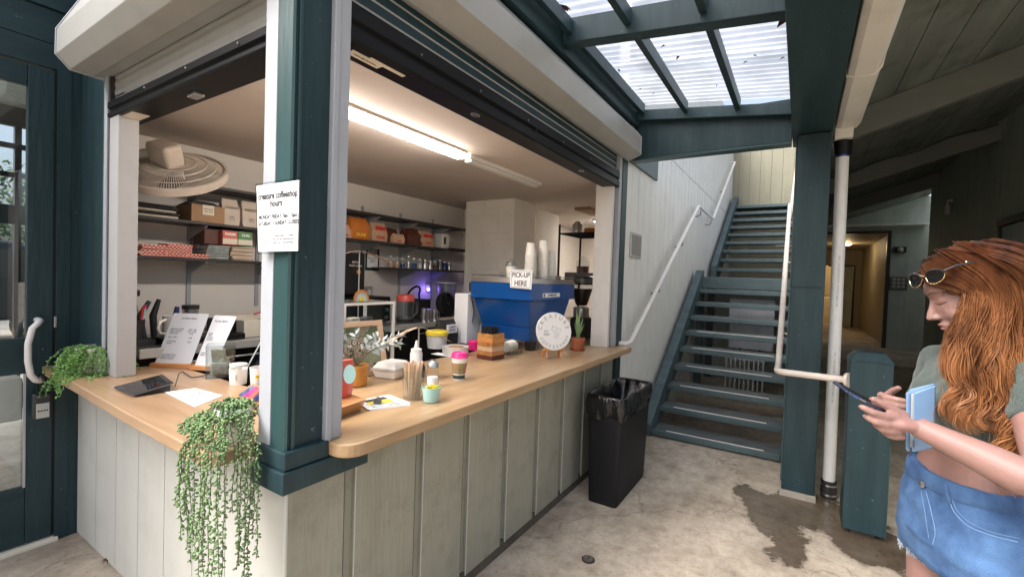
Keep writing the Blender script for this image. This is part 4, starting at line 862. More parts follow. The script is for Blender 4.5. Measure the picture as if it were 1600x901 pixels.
for x,lab in ((1.655,'pale printed coffee bag half hidden behind the cardboard box'),(1.79,'pale printed coffee bag second to the right of the cardboard box'),(1.915,'pale printed coffee bag just left of the hours sign')):
    t_ = bag('coffee_bag',x,3.46,Z2,.115,.07,.185,'bag_white',lab,'bag',GB,0,int(x*100),None,'ink'); text('bag_lettering','creature',.028,(x,3.415,Z2+.125),(1,0,0),(0,0,1),'ink',t_); text('bag_lettering','coffee\n12 oz',.016,(x,3.415,Z2+.05),(1,0,0),(0,0,1),'ink',t_)
T = thing('bag_stack','stack of folded black and cream bags on the middle shelf under the wall fan','bags',(1.2,3.5,Z2))
for i,(a,c,z,mt) in enumerate(((1.02,1.33,0,'paper_cream'),(1.04,1.34,.018,'black_matte'),(1.0,1.31,.036,'paper_cream'),(1.03,1.33,.052,'black_matte'),(1.06,1.30,.068,'black_matte'))):
    MB().obox(((a+c)/2,3.5,Z2+z+.008),(c-a,.17,.014),RZ(random.uniform(-5,5))).build('folded_bag',mt,T,bev=.004)
# red-white paper trays in stacks on the lowest shelf
def gingham():
    m = mat('gingham',(.75,.10,.08),.6); n = m.node_tree; b = n.nodes['Principled BSDF']; g = n.nodes.new('ShaderNodeNewGeometry'); c = n.nodes.new('ShaderNodeTexChecker')
    c.inputs['Scale'].default_value = 90; c.inputs[1].default_value = (.72,.06,.05,1); c.inputs[2].default_value = (.80,.62,.52,1); n.links.new(g.outputs['Position'],c.inputs['Vector']); n.links.new(c.outputs[0],b.inputs['Base Color'])
gingham()
rp = random.Random(3); k = 0
for sx, num, nm in ((1.04,7,'left'),(1.20,5,'middle'),(1.33,6,'right'),(1.43,2,'front')):
    for i in range(num):
        o = single(MB().obox((sx+rp.uniform(-.006,.006),3.47,Z3+.007+i*.0148),(.15,.13,.012),RZ(rp.uniform(-6,6))@RX(rp.uniform(-1.5,1.5))),'paper_packet','gingham','checked paper packet in the '+{'left':'left, tallest pile','middle':'middle pile','right':'right-hand pile','front':'two-packet pile at the right end'}[nm]+' on the lowest left shelf','packet','checked paper packets on the lowest left shelf, '+nm+' pile',bev=.004)
G = 'tea cartons on the lowest left shelf'
mat('carton_red',(.62,.16,.13),.6); mat('carton_green',(.12,.30,.12),.6)
for x,mt,txt,lab in ((1.648,'carton_red','CALIFIA\nFARMS','red printed tea carton at the left of the pair'),(1.752,'carton_green','ORGANIC\nCHAI','green printed tea carton at the right of the pair')):
    T = thing('tea_carton',lab,'carton',(x,3.5,Z3+.105),G); MB().box(x-.05,x+.05,3.42,3.60,Z3+.1052,Z3+.205).build('carton',mt,T,bev=.002)
    MB().box(x-.0495,x+.0495,3.4175,3.4198,Z3+.112,Z3+.150).build('band','paper_cream',T); text('carton_lettering',txt.split('\n')[1],.024,(x,3.4172,Z3+.18),(1,0,0),(0,0,1),'paper',T,off=.001)
G2 = 'clear packs under the tea cartons'
for x,w,mt,lab in ((1.57,.14,'leafgreen','clear pack of green sachets on the lowest shelf'),(1.73,.15,'bag_tan','pack of pinkish paper sachets on the lowest shelf beside the sign')):
    T = thing('sachet_pack',lab,'pack',(x,3.48,Z3),G2)
    for i in range(7): MB().obox((x+random.uniform(-.005,.005),3.48,Z3+.008+i*.0135),(w,.14,.009),RZ(random.uniform(-7,7))).build('sachet',('paper_cream' if (i%2 and mt!='leafgreen') else 'bag_tan' if mt!='leafgreen' else 'olive_leaf') ,T,bev=.002)
T = boxthing('dark_carton','bag_maroon',1.50,1.59,3.46,3.62,Z3+.102,Z3+.21,'dark brown carton standing left of the red tea carton','carton')
single(MB().box(1.50,1.62,3.54,3.64,Z3,Z3+.101),'plastic_tub','frosted','frosted tub beneath the dark brown carton on the lowest shelf','tub',bev=.004)
# jars on the lowest right shelf
G = 'jars and cans on the lowest right shelf'
jr = random.Random(9)
spec_ = [('glass','bag_tan',.032,.11),('glass','bag_tan',.03,.10),('glass','blue_dark',.028,.09),('glass','steel',.03,.12),('glass','blue_paint',.028,.10),('glass','white_plastic',.032,.10),('steel',None,.036,.095),('steel',None,.03,.08),('glass','bag_maroon',.03,.085),('steel_dark',None,.035,.10),('blue_dark',None,.035,.085),('steel',None,.026,.08)]
names = ['jar of tan sticks at the left end of the jar row','jar of tan sticks, second in the jar row','slim jar with blue contents, third in the jar row','tall jar with metal tools, fourth in the jar row','jar with bright blue contents, fifth in the jar row','jar with white contents, mid row','wide steel can beside the white jar','short steel can right of the wide one','jar with dark contents near the row end','dark steel flask near the row end','dark blue tin, second from the row end','small steel can at the right end of the jar row']
for i,(a,b_,r_,h_) in enumerate(spec_):
    x = 3.22+i*.082; T = thing('jar' if a=='glass' else 'can',names[i]+' on the shelf','jar' if a=='glass' else 'can',(x,3.5,Z3),G)
    MB().lathe([(r_,0),(r_*1.02,h_*.8),(r_*.8,h_*.9),(r_*.8,h_)],(x,3.5,Z3),18).build('body',a,T,smooth=50)
    if b_: MB().lathe([(r_*.8,.004),(r_*.8,h_*.6)],(x,3.5,Z3),14).build('contents',b_,T,smooth=50)
    MB().lathe([(r_*.84,h_+.0003),(r_*.84,h_+.012)],(x,3.5,Z3),18).build('lid','steel',T)

# ---------- wall fan (left window, seen from below)
T = thing('wall_fan','cream wall fan tilted downwards behind the left window','fan',(1.15,3.2,2.05))
c = Vector((1.18,3.08,2.085)); rot = RY(-24)@RX(26)
for q,zz in ((.06,.055),(.11,.06),(.16,.052),(.205,.035),(.24,.012)): MB().tube(ringpts(c+rot@Vector((0,0,zz)),q,rot,36),.003,5,caps=False).build('grille_ring','fan_cream',T)
for q,zz in ((.06,-.055),(.11,-.06),(.16,-.052),(.205,-.035),(.24,-.012)): MB().tube(ringpts(c+rot@Vector((0,0,zz)),q,rot,36),.003,5,caps=False).build('grille_ring','fan_cream',T)
rg = MB().lathe([(.246,-.022),(.260,-.022),(.260,.022),(.246,.022)],(0,0,0),40,closed=True); rg.xf(rot,c); rg.build('rim','fan_cream',T,smooth=40)
sp = MB()
for i in range(120):
    a = 2*math.pi*i/120; ca,sa = math.cos(a),math.sin(a)
    for s_ in (1,-1): sp.tube([c+rot@Vector((q*ca,q*sa,s_*z)) for q,z in ((.045,.05),(.12,.06),(.19,.043),(.25,.008))],.0017,4)
sp.build('grille_wires','fan_cream',T)
for k in range(3):
    b = MB(); b.prism([(.03,-.03),(.10,-.085),(.20,-.09),(.22,-.02),(.15,.05),(.04,.03)],'z',-.002,.002); b.xf(rot@RZ(k*120)@RX(12),c); b.build('blade','frosted',T)
hb = MB().lathe([(.04,-.03),(.04,.03)],(0,0,0),18); hb.xf(rot,c); hb.build('hub','white_plastic',T)
mo_ = MB().obox((-.02,.02,.11),(.11,.15,.13),RZ(10)); mo_.xf(rot,c); mo_.build('motor_housing','fan_cream',T,bev=.02,seg=3)
MB().tube([c+rot@Vector((0,.03,.13)), c+Vector((-.13,.10,.09)), (1.0,3.2,2.14)],.026,10).build('arm','white_plastic',T,smooth=50)
MB().box(.932,1.02,3.12,3.28,2.02,2.26).build('wall_bracket','white_plastic',T,bev=.01)
cb = MB().tube([(1.02,3.25,2.03),(1.04,3.5,1.8),(1.10,3.67,1.5),(1.13,3.67,1.42),(1.21,3.66,1.25),(1.25,3.62,1.16)],.004,6); single(cb,'power_cord','rail_white','thin pale cord hanging down the wall below the fan','cord')

# ---------- behind the left counter: pen pot, mugs, bottles
T = thing('pen_pot','black pot holding pens and markers behind the left counter','pot',(.98,2.98,ZC)); q = Vector((.985,2.80,ZC))
p0 = on(230,565); q = Vector((1.06,3.25,ZC))
MB().box(.96,1.13,3.17,3.38,ZC,1.12).build('crate','black_matte',T,bev=.006)
hp_ = Vector((1.04,3.22,1.1205)); MB().lathe([(.045,0),(.05,.115),(.046,.115),(.042,.01)],hp_,20,closed=True).build('cup','black_matte',T,smooth=40)
pr_ = random.Random(2)
for i,(mt) in enumerate(('pink','white_plastic','red','blue_paint','leafgreen','white_plastic','pink','ink','teal','yellow')):
    a = pr_.random()*6.28; b0 = hp_+Vector((math.cos(a)*.02,math.sin(a)*.02,.01)); t0 = hp_+Vector((math.cos(a)*.05,math.sin(a)*.05,.15+pr_.random()*.05))
    PT = thing('pen',('%s pen standing in the black pot')%({'pink':'pink','white_plastic':'white','red':'red','blue_paint':'blue','leafgreen':'green','ink':'black','teal':'teal','yellow':'yellow'}[mt])+(', the second of its colour' if i in (5,6) else ''),'pen',b0,'pens in the black pot')
    MB().tube([b0,b0.lerp(t0,.8)],.0055,8).build('barrel',mt,PT); MB().tube([b0.lerp(t0,.801),t0],.0065,8).build('pen_cap',mt,PT)
T = thing('mug','large white mug with a round handle beside the pen pot','mug',(1.22,3.2,1.12)); 
MB().box(1.14,1.42,3.12,3.36,ZC,1.118).build('shelf_box','black_metal',T) if False else None
bb = boxthing('till_box','black_metal',1.15,1.60,3.10,3.30,Z1,1.12,'low black metal box on the back worktop behind the menus','box')
mc = Vector((1.22,3.18,1.1205)); MB().lathe([(.05,0),(.055,.01),(.055,.13),(.050,.13),(.048,.012)],mc,24,closed=True).build('cup','white_ceramic',T,smooth=40)
MB().tube([mc+Vector((-.05,-.02,.11)),mc+Vector((-.085,-.04,.10)),mc+Vector((-.095,-.045,.065)),mc+Vector((-.085,-.04,.035)),mc+Vector((-.05,-.02,.025))],.009,8).build('handle','white_ceramic',T,smooth=60)
T = thing('spray_bottle','clear spray bottle with a black trigger at the left edge of the window','bottle',(1.08,3.42,Z1)); sc_ = Vector((1.09,3.45,Z1))
MB().lathe([(.045,0),(.05,.02),(.05,.17),(.02,.24),(.018,.26)],sc_,20).build('body','frosted',T,smooth=50); MB().box(sc_.x-.05,sc_.x+.05,sc_.y-.015,sc_.y+.015,sc_.z+.27,sc_.z+.31).build('trigger_head','black_plastic',T,bev=.008); MB().tube([sc_+Vector((0,0,.2601)),sc_+Vector((0,0,.272))],.02,12).build('collar','white_plastic',T)
T = thing('tumbler','tall steel tumbler with a dark rim behind the menus','tumbler',(1.42,3.45,Z1)); MB().lathe([(.038,0),(.048,.18)],(1.42,3.45,Z1),22).build('body','steel',T,smooth=50); MB().lathe([(.050,.1801),(.050,.205)],(1.42,3.45,Z1),22).build('rim','rubber',T)
for i,(x,h_,lab) in enumerate(((1.15,.24,'green marker standing behind the pen pot'),(1.20,.25,'dark tongs standing behind the white mug'),(1.30,.20,'blue handled brush leaning behind the menus'))):
    single(MB().tube([(x,3.40,Z1),(x+.02*(i-1),3.42,Z1+h_*.6),(x+.03,3.42,Z1+h_)],[.016,.02,.012],10),'utensil',('green_light','black_plastic','blue_dark')[i],lab,'utensil',smooth=60)
T = thing('wire_basket','flat basket of cards and red cord on the back worktop','basket',(1.8,3.4,Z1))
MB().box(1.58,2.05,3.25,3.6,Z1,Z1+.10).build('bin','black_matte',T,bev=.01); MB().box(1.6,1.95,3.3,3.5,Z1+.101,Z1+.13).build('cards','paper_cream',T,bev=.004); MB().tube([(1.75,3.28,Z1+.14),(1.85,3.3,Z1+.16),(1.95,3.34,Z1+.13),(2.0,3.30,Z1+.12)],.006,6).build('cord','red',T)
T = boxthing('cream_box','paper_cream',1.60,1.72,3.12,3.22,Z1,1.20,'small cream box between the tumbler and the basket','box')

# ---------- left counter
def planter_box():
    T = thing('trailing_plant','white textured pot with fine bright green foliage spilling over the counter end','plant',(.86,3.05,ZC)); c0 = Vector((.855,3.09,ZC))
    mat('pot_white',(.66,.62,.57),.7,bump=1.0,bscale=60,var=.1)
    MB().lathe([(.082,0),(.092,.01),(.100,.13),(.094,.13),(.086,.02)],c0,28,closed=True).build('pot','pot_white',T,smooth=40)
    MB().lathe([(.09,.105),(.09,.11)],c0,20).build('soil','coffee',T)
    rnd = random.Random(4); m = MB(); vines = MB()
    for k in range(115):
        a = rnd.gauss(R(205),.75) if k < 80 else rnd.random()*6.28
        L = rnd.uniform(.06,.15) if k >= 80 else rnd.uniform(.12,.34)
        d = Vector((math.cos(a),math.sin(a),0)); p = c0+Vector((0,0,.115))+d*rnd.uniform(.0,.07); pts = [p.copy()]; v = Vector((0,0,rnd.uniform(.4,.9)))+d*.8; s = .012
        for i in range(int(L/s)):
            v = (v+Vector((rnd.gauss(0,.12),rnd.gauss(0,.12),-.22))).normalized(); q = p+v*s
            r_ = math.hypot(q.x-c0.x,q.y-c0.y)
            if q.z < ZC+.006 and q.x > .70: q.z = ZC+.006; v.z = 0
            p = q; pts.append(p.copy())
            for j in range(3):
                u = Vector((rnd.gauss(0,1),rnd.gauss(0,1),rnd.gauss(0,.8))).normalized(); w = u.orthogonal().normalized(); l = rnd.uniform(.008,.014)
                m.add([p,p+u*l*.5+w*l*.28,p+u*l,p+u*l*.5-w*l*.28],[(0,1,2,3)])
        if len(pts)>2: vines.tube(pts,.0009,4)
    m.build('foliage','leafgreen',T); vines.build('stems','leafgreen',T)
planter_box()
def pearl_plant():
    c0 = Vector((.762,1.535,ZC)); T = thing('string_of_pearls','small white pot of long trailing strings of bead-like green leaves on the counter corner','plant',c0)
    MB().lathe([(.040,0),(.047,.008),(.056,.115),(.051,.115),(.045,.02)],c0,28,closed=True).build('pot','white_ceramic',T,smooth=40)
    MB().lathe([(.049,.095),(.049,.10)],c0,20).build('soil','coffee',T)
    rnd = random.Random(12); beads = MB(); stem = MB()
    def bead(p, u, s):
        st = len(beads.v); b = MB().ball((0,0,0),(s*.52,s*.52,s*.85),6); q = u.to_track_quat('Z','Y').to_matrix(); b.xf(q, p+u*s*.95); beads.add(b.v,b.f)
    def strand(pts, dens=.0062, sz=.0068):
        stem.tube(pts,.0011,4); acc = 0; side = 1
        for a,b in zip(pts[:-1],pts[1:]):
            a=Vector(a); b=Vector(b); L=(b-a).length; n=max(1,int(L/dens)); d=(b-a).normalized(); o=d.orthogonal().normalized()
            for i in range(n):
                p = a.lerp(b,i/n); ang = rnd.random()*6.28; u = (Matrix.Rotation(ang,3,d)@o + d*.55).normalized(); bead(p,u,sz*rnd.uniform(.75,1.15))
    def drop(edge, zend, seed, wob=.006, start=None):
        rr = random.Random(seed); st = start or (c0+Vector((rr.uniform(-.03,.03),rr.uniform(-.03,.03),.11))); e = Vector(edge)
        P = [st, st.lerp(e,.35)+Vector((0,0,.022)), st.lerp(e,.7)+Vector((0,0,.012)), e]; z = e.z
        x,y = e.x,e.y
        while z > zend:
            z -= .04; x += rr.uniform(-wob,wob)*.5; y += rr.uniform(-wob,wob); P.append((x-.006,y,z))
        strand(P)
    # left fall: over the front edge of the counter, spreading away from the pot
    def F(px, py, x): return cast(px,py,'x',x)
    ends = [(282,842,.628),(292,858,.640),(302,872,.632),(288,800,.622),(298,880,.644),(309,905,.636),(318,915,.640),(306,840,.626),(330,915,.64),(338,900,.632),(276,790,.63),(314,870,.622),(296,830,.646),(322,900,.63)]
    tops = [(283,700),(290,690),(296,694),(300,688),(306,698),(312,700),(318,705),(322,696),(344,712),(340,716),(280,712),(326,700),(287,704),(331,704)]
    for i,((ex,ey,pl_),(tx,ty)) in enumerate(zip(ends,tops)):
        a = F(tx,ty,pl_); b = F(ex,ey,pl_); strand([c0+Vector((-.02,.01+.03*rnd.random(),.112)), Vector((.70,a.y*.45+1.56*.55,ZC+.095-.02*rnd.random())), Vector((.672,a.y*.8+.2*1.56,ZC+.035)), Vector((a.x,a.y,a.z))]+[Vector((a.x+rnd.uniform(-.004,.004), a.y+(b.y-a.y)*t+rnd.uniform(-.004,.004), a.z+(b.z-a.z)*t)) for t in (.2,.4,.6,.8,1)])
    for (tx,ty,ex,ey,pl_) in ((352,705,342,915,.70),(372,712,372,890,.745),(378,715,366,878,.74),(384,712,386,905,.755),(392,706,384,900,.765),(398,716,398,840,.775),(404,706,402,872,.775),(388,720,380,850,.75),(366,715,360,800,.72)):
        a = F(tx,ty,pl_-.02); b = F(ex,ey,pl_-.02); a.y = min(a.y,1.475) if pl_>.71 else a.y
        strand([c0+Vector((.0,-.03,.112)), Vector((pl_-.01,1.462,ZC+.10)), Vector((a.x,a.y,a.z+.03)), a]+[Vector((a.x+rnd.uniform(-.004,.004), a.y+(b.y-a.y)*t*.3+rnd.uniform(-.004,.004), a.z+(b.z-a.z)*t)) for t in (.2,.4,.6,.8,1)])
    for k in range(60):   # the mound over the rim
        a = rnd.random()*6.28; r_ = rnd.uniform(.01,.055); p = c0+Vector((math.cos(a)*r_,math.sin(a)*r_,.112)); e = c0+Vector((math.cos(a)*(r_+.025),math.sin(a)*(r_+.025),.10-rnd.random()*.04))
        strand([p,p+Vector((0,0,.022)),e.lerp(p,.4)+Vector((0,0,.018)),e])
    for k in range(26):   # mass lying on the counter between pot and edge
        a = Vector((c0.x-.03,c0.y+rnd.uniform(-.02,.06),ZC+.08)); e = Vector((.665,c0.y+rnd.uniform(.0,.16),ZC+.02+rnd.random()*.03)); strand([a,a.lerp(e,.5)+Vector((0,0,.03)),e])
    beads.build('foliage','pearl',T,smooth=80); stem.build('stems','bark',T)
pearl_plant()
# tablet on its stand
T = thing('tablet','black tablet on a low wedge stand, screen towards the customer','tablet',(.87,2.46,ZC))
a,b,c_,d_ = on(177,604,ZC+.012),on(208,617,ZC+.012),cast(272,597,'z',ZC+.040),cast(254,584,'z',ZC+.042)
nrm = (b-a).cross(c_-b).normalized(); nrm = nrm if nrm.z>0 else -nrm
MB().hexa([a-nrm*.006,b-nrm*.006,c_-nrm*.006,d_-nrm*.006,a,b,c_,d_]).build('case','steel_dark',T,bev=.003)
cn = (a+b+c_+d_)/4; MB().hexa([cn+(q-cn)*.95+nrm*.0003 for q in (a,b,c_,d_)]+[cn+(q-cn)*.95+nrm*.0011 for q in (a,b,c_,d_)]).build('screen','glass_ink',T)
bsdf('glass_ink').inputs['Roughness'].default_value=.06
MB().hexa([Vector((q.x,q.y,ZC)) for q in (cn.lerp(b,.7),c_.lerp(b,.1),d_.lerp(a,.1),cn.lerp(a,.7))]+[q-nrm*.0065 for q in (cn.lerp(b,.7),c_.lerp(b,.1),d_.lerp(a,.1),cn.lerp(a,.7))]).build('stand','black_plastic',T)
cb = MB().tube(smoothpts([c_-nrm*.02, c_+Vector((.03,.03,.03)), on(285,580,ZC+.004), on(300,590,ZC+.004), on(325,585,ZC+.004)],.03),.0022,6); single(cb,'charging_cable','rubber','thin black charging cable looping from the tablet','cable')
def flatsheet(nm, corners, mt, lab, cat, th=.0012, lines=None, group=None, title=None):
    T = thing(nm, lab, cat, sum(corners,Vector())/4, group); up = Vector((0,0,1)); n_ = (corners[1]-corners[0]).cross(corners[2]-corners[1]).normalized(); n_ = n_ if n_.dot(EYE-corners[0])>0 else -n_
    MB().hexa([q-n_*th for q in corners]+list(corners)).build('sheet',mt,T)
    return T, n_
def lettering(T, tl, tr, bl, s, size, fx, fy, m='ink', align='CENTER', nm='lettering', off=0):
    """words on a sheet whose corners are tl, tr, bl; fx, fy: where on it (0..1 from top left)"""
    r_ = (tr-tl); d_ = (bl-tl); n_ = r_.cross(-d_).normalized(); p = tl+r_*fx+d_*fy+n_*.0006
    return text(nm, s, size, p, r_, -d_, m, T, align, ext=.0002, off=off)
cs = [on(257,612,ZC+.002),on(304,635,ZC+.002),on(348,617,ZC+.002),on(305,606,ZC+.002)]
T,n_ = flatsheet('paper_notice',cs,'paper','printed paper notice lying flat on the left counter','paper'); r0 = (cs[2]-cs[1]).normalized(); u0 = Vector((-r0.y,r0.x,0)); cc_ = (cs[0]+cs[1]+cs[2]+cs[3])/4+Vector((0,0,.0006))
text('lettering','PLEASE NOTE',.010,cc_+u0*.045,r0,u0,'ink_grey',T); text('lettering','we are cashless today\nthank you for your patience\nand understanding',.011,cc_,r0,u0,'coral',T)
# two menus in wooden stands
def menu(bl, br, tl, tr, lab, pts):
    bl_,br_ = on(*bl,ZC+.012),on(*br,ZC+.012); hd = Vector((.20,.0,0))
    def top(p, base):
        d = ray(*p); t = (Vector((base.x,base.y,0)).length+.075)/Vector((d.x,d.y,0)).length; return EYE+d*t
    tl_ = top(tl,bl_); pn = (br_-bl_).cross(tl_-bl_).normalized(); dr_ = ray(*tr); tr_ = EYE+dr_*((bl_-EYE).dot(pn)/dr_.dot(pn)); T = thing('menu_sheet',lab,'menu',(bl_+br_)/2-Vector((0,0,.012)),'menus on the left counter')
    n_ = (br_-bl_).cross(tl_-bl_).normalized(); n_ = n_ if n_.dot(EYE-bl_)>0 else -n_
    MB().hexa([bl_-n_*.0012,br_-n_*.0012,tr_-n_*.0012,tl_-n_*.0012,bl_,br_,tr_,tl_]).build('sheet','paper',T)
    e = (br_-bl_).normalized(); f = Vector((-e.y,e.x,0)); f = f if f.dot(Vector((EYE.x,EYE.y,0))-bl_)>0 else -f
    q0,q1 = bl_-e*.012,br_+e*.012; q0.z=q1.z=ZC
    MB().hexa([q0+f*.022,q1+f*.022,q1-f*.03,q0-f*.03]+[v+Vector((0,0,.022)) for v in (q0+f*.018,q1+f*.018,q1-f*.03,q0-f*.03)]).build('wooden_stand','orange_wood',T,bev=.002)
    r_ = (br_-bl_); H_ = (tl_-bl_); 
    for s,size,fx,fy in pts:
        p = bl_+r_*fx+H_*fy+n_*.0008; text('lettering',s,size,p,r_,(n_.cross(r_)),'ink',T,ext=.0002,align='LEFT' if fx<.3 else 'CENTER')
menu((241,569),(297,571),(272,489),(327,490),'taller printed menu sheet standing at the left on a wooden foot',[('COFFEE MENU',.014,.5,.90),('espresso drinks\nlatte / mocha\ncold brew\n\ntea + chai\n\nsmoothies\nbowls',.012,.10,.55),('4.00  5.00\n5.50  6.00\n4.75\n\n4.00\n\n7.50',.012,.72,.56),('oat / almond / soy\nadd an extra shot\ndecaf on request',.011,.10,.16)])
menu((303,573),(334,575),(335,492),(370,494),'narrower printed menu sheet behind the dollar bills',[('FOOD MENU',.014,.5,.88),('bagels\ntoast\npastries\ncookies',.012,.08,.58),('bowls\nsalads',.012,.08,.25)])
# clear tip box with dollar notes
T = thing('tip_box','clear acrylic tip box stuffed with folded dollar notes','tip box',(1.18,2.5,ZC)); w_ = on(345,588); a0 = RZ(-28)
c0 = Vector((1.185,2.53,ZC)); s_ = .062
for (cx,cy,sx,sy) in ((0,-s_,s_*2,.003),(0,s_,s_*2,.003),(-s_,0,.003,s_*2-.006),(s_,0,.003,s_*2-.006)):
    MB().obox(c0+a0@Vector((cx,cy,.085)),(sx,sy,.165),a0).build('panel','acrylic',T)
MB().obox(c0+Vector((0,0,.0015)),(s_*2,s_*2,.003),a0).build('panel','acrylic',T)
def bill_mat():
    m = mat('banknote',(.33,.36,.27),.8,var=.25,vscale=70,col2=(.52,.54,.44))
bill_mat()
bl_r = random.Random(6)
for i,(off,sz,an,tl_) in enumerate((((.0,-.01,.04),(.085,.05,.06),20,8),((-.01,.0,.105),(.07,.012,.085),-18,14),((.02,.02,.055),(.08,.02,.07),70,-10),((.0,-.045,.05),(.075,.012,.062),0,5))):
    o = single(MB().obox(c0+a0@Vector(off),sz,a0@RZ(an)@RX(tl_)),'banknote_bundle','banknote',('thick folded bundle of dollar notes at the bottom of the tip box','dollar note standing upright in the tip box','folded dollar note at the back of the tip box','dollar note pressed against the front of the tip box')[i],'banknote','banknotes in the tip box',bev=.006)
# acrylic menu guard, mug, cups, dark cards by the post
T = thing('acrylic_stand','tall slanted clear acrylic brochure holder behind the cups','holder',(1.33,2.42,ZC))
P = [Vector((1.30,2.52,ZC)),Vector((1.34,2.14,ZC)),Vector((1.52,2.20,1.36)),Vector((1.49,2.50,1.36))]
MB().hexa([q-Vector((.003,0,0)) for q in P]+P).build('panel','acrylic',T)
for i in range(4): MB().tube([P[i],P[(i+1)%4]],.004,6).build('edge','white_plastic' if i in (2,3) else 'frosted',T)
MB().box(1.35,1.56,2.15,2.5,ZC,ZC+.004).build('foot','acrylic',T)
for k,z in enumerate((1.06,1.12)): MB().box(1.42,1.60,2.16,2.42,z,z+.004).build('shelf','acrylic',T)
single(MB().tube([(1.45,2.25,1.13),(1.43,2.2,1.135),(1.46,2.17,1.14),(1.50,2.2,1.14),(1.48,2.25,1.135)],.004,6),'cable_loop','white_plastic','white cable loop lying on the acrylic holder','cable')
T = thing('paper_cup','squat white cup with a small drawn mark on the left counter','cup',(1.12,2.26,ZC)); c0 = on(367,602)+Vector((.03,.03,0))
MB().lathe([(.036,0),(.040,.075),(.037,.075),(.034,.006)],c0,26,closed=True).build('body','cup_paper',T,smooth=40); MB().tube([c0+Vector((-.025,-.030,.05)),c0+Vector((-.026,-.0305,.035)),c0+Vector((-.024,-.0305,.022))],.0012,5).build('drawn_mark','ink',T)
T = thing('ceramic_mug','white mug with a yellow price tag beside the squat cup','mug',(1.2,2.2,ZC)); c1 = Vector((c0.x+.055,c0.y-.085,ZC))
MB().lathe([(.036,0),(.042,.085),(.039,.085),(.034,.006)],c1,26,closed=True).build('body','white_ceramic',T,smooth=40); d_ = (EYE-c1); d_.z=0; d_.normalize(); rr_ = Vector((d_.y,-d_.x,0))*-1
MB().obox(c1+d_*.0425+Vector((0,0,.045)),(.030,.003,.018),Matrix((rr_,d_,Vector((0,0,1)))).transposed()).build('price_tag','yellow',T); text('tag_lettering','4.50',.011,c1+d_*.0446+Vector((0,0,.045)),rr_,(0,0,1),'ink',T)
T = thing('takeaway_cup','white takeaway cup with a bright pink lid beside the white post','cup',(1.2,2.1,ZC)); c2 = Vector((c1.x+.03,c1.y-.12,ZC))
MB().lathe([(.033,0),(.043,.10)],c2,26).build('body','cup_paper',T,smooth=40); MB().lathe([(.047,.1003),(.047,.112),(.042,.115),(.041,.130),(.036,.134)],c2,26).build('lid','pink',T,smooth=40)
T = thing('takeaway_cup','white stacked cup behind the squat cup, its pink sleeve showing','cup',(1.1,2.3,ZC)); c3 = c0+Vector((.03,.06,0)); MB().lathe([(.030,0),(.040,.085),(.038,.086)],c3,24).build('body','cup_paper',T,smooth=40); MB().lathe([(.0375,.02),(.0395,.05)],c3,24).build('sleeve','pink',T,smooth=40)
T = thing('card_tray','shallow wooden tray holding colourful cards beside the post','tray',(.99,1.9,ZC)); p0,p1,p2,p3 = on(362,622),on(400,640),on(420,612),on(395,602)
MB().hexa([q for q in (p0,p1,p2,p3)]+[q+Vector((0,0,.012)) for q in (p0,p1,p2,p3)]).build('base','tray_wood',T,bev=.003)
for i,mt in enumerate(('blue_paint','pink','coral','blue_dark')):
    a = p0.lerp(p1,.15+.2*i); b = p3.lerp(p2,.15+.2*i); single(MB().hexa([v+Vector((0,0,.0125+.002*i)) for v in (a.lerp(b,.15),p0.lerp(p1,.32+.2*i).lerp(p3.lerp(p2,.32+.2*i),.15),p0.lerp(p1,.32+.2*i).lerp(p3.lerp(p2,.32+.2*i),.85),a.lerp(b,.85))]+[v+Vector((0,0,.0142+.002*i)) for v in (a.lerp(b,.15),p0.lerp(p1,.32+.2*i).lerp(p3.lerp(p2,.32+.2*i),.15),p0.lerp(p1,.32+.2*i).lerp(p3.lerp(p2,.32+.2*i),.85),a.lerp(b,.85))]),'sticker_card',mt,('blue','pink','red','dark blue')[i]+' sticker card lying in the tray beside the post','card','sticker cards in the tray')

# ---------- hours sign on the corner post
T = thing('hours_sign','laminated white sign with the opening hours taped to the corner post','sign',(.785,1.35,1.6))
tl,tr,br,bl = Vector((.7745,1.462,1.828)),Vector((.7985,1.238,1.822)),Vector((.7985,1.238,1.590)),Vector((.7745,1.462,1.590))
tl,tr,br,bl = [cast(*p,'x',x) for p,x in (((399,287),.777),((470,277),.797),((468,396),.797),((402,397),.777))]
n_ = (tr-tl).cross(tl-bl).normalized(); n_ = n_ if n_.dot(EYE-tl)>0 else -n_
MB().hexa([q-n_*.0012 for q in (bl,br,tr,tl)]+[bl,br,tr,tl]).build('laminate','acrylic',T); cc_=(bl+br+tr+tl)/4; I = [cc_+(q-cc_)*k for q,k in ((bl,.93),(br,.93),(tr,.93),(tl,.93))]
MB().hexa([q-n_*.0032 for q in I]+[q-n_*.0016 for q in I]).build('backing','paper_cream',T); MB().hexa([q+n_*.0003 for q in I]+[q+n_*.0009 for q in I]).build('sheet','paper',T)
def SL(s,size,fx,fy,m='ink',off=0,w=1): 
    p = tl+(tr-tl)*fx+(bl-tl)*fy+n_*.0016; text('lettering',s,size,p,(tr-tl),n_.cross(tr-tl),m,T,ext=.0001,off=off,font_w=w)
SL('creature coffeeshop',.028,.50,.20,'ink',.0009,.80); SL('hours',.028,.47,.31,'ink',.0009,.88); SL('MONDAY FRIDAY: 7am - 12pm',.0165,.49,.49,'ink',.0005,.80); SL('SATURDAY + SUNDAY: CLOSED',.0165,.49,.58,'ink',.0005,.78)
SL('"Times subject to change\nsince we are small business,\nthanks for understanding!"',.0105,.60,.80,'ink',.0001,.85)
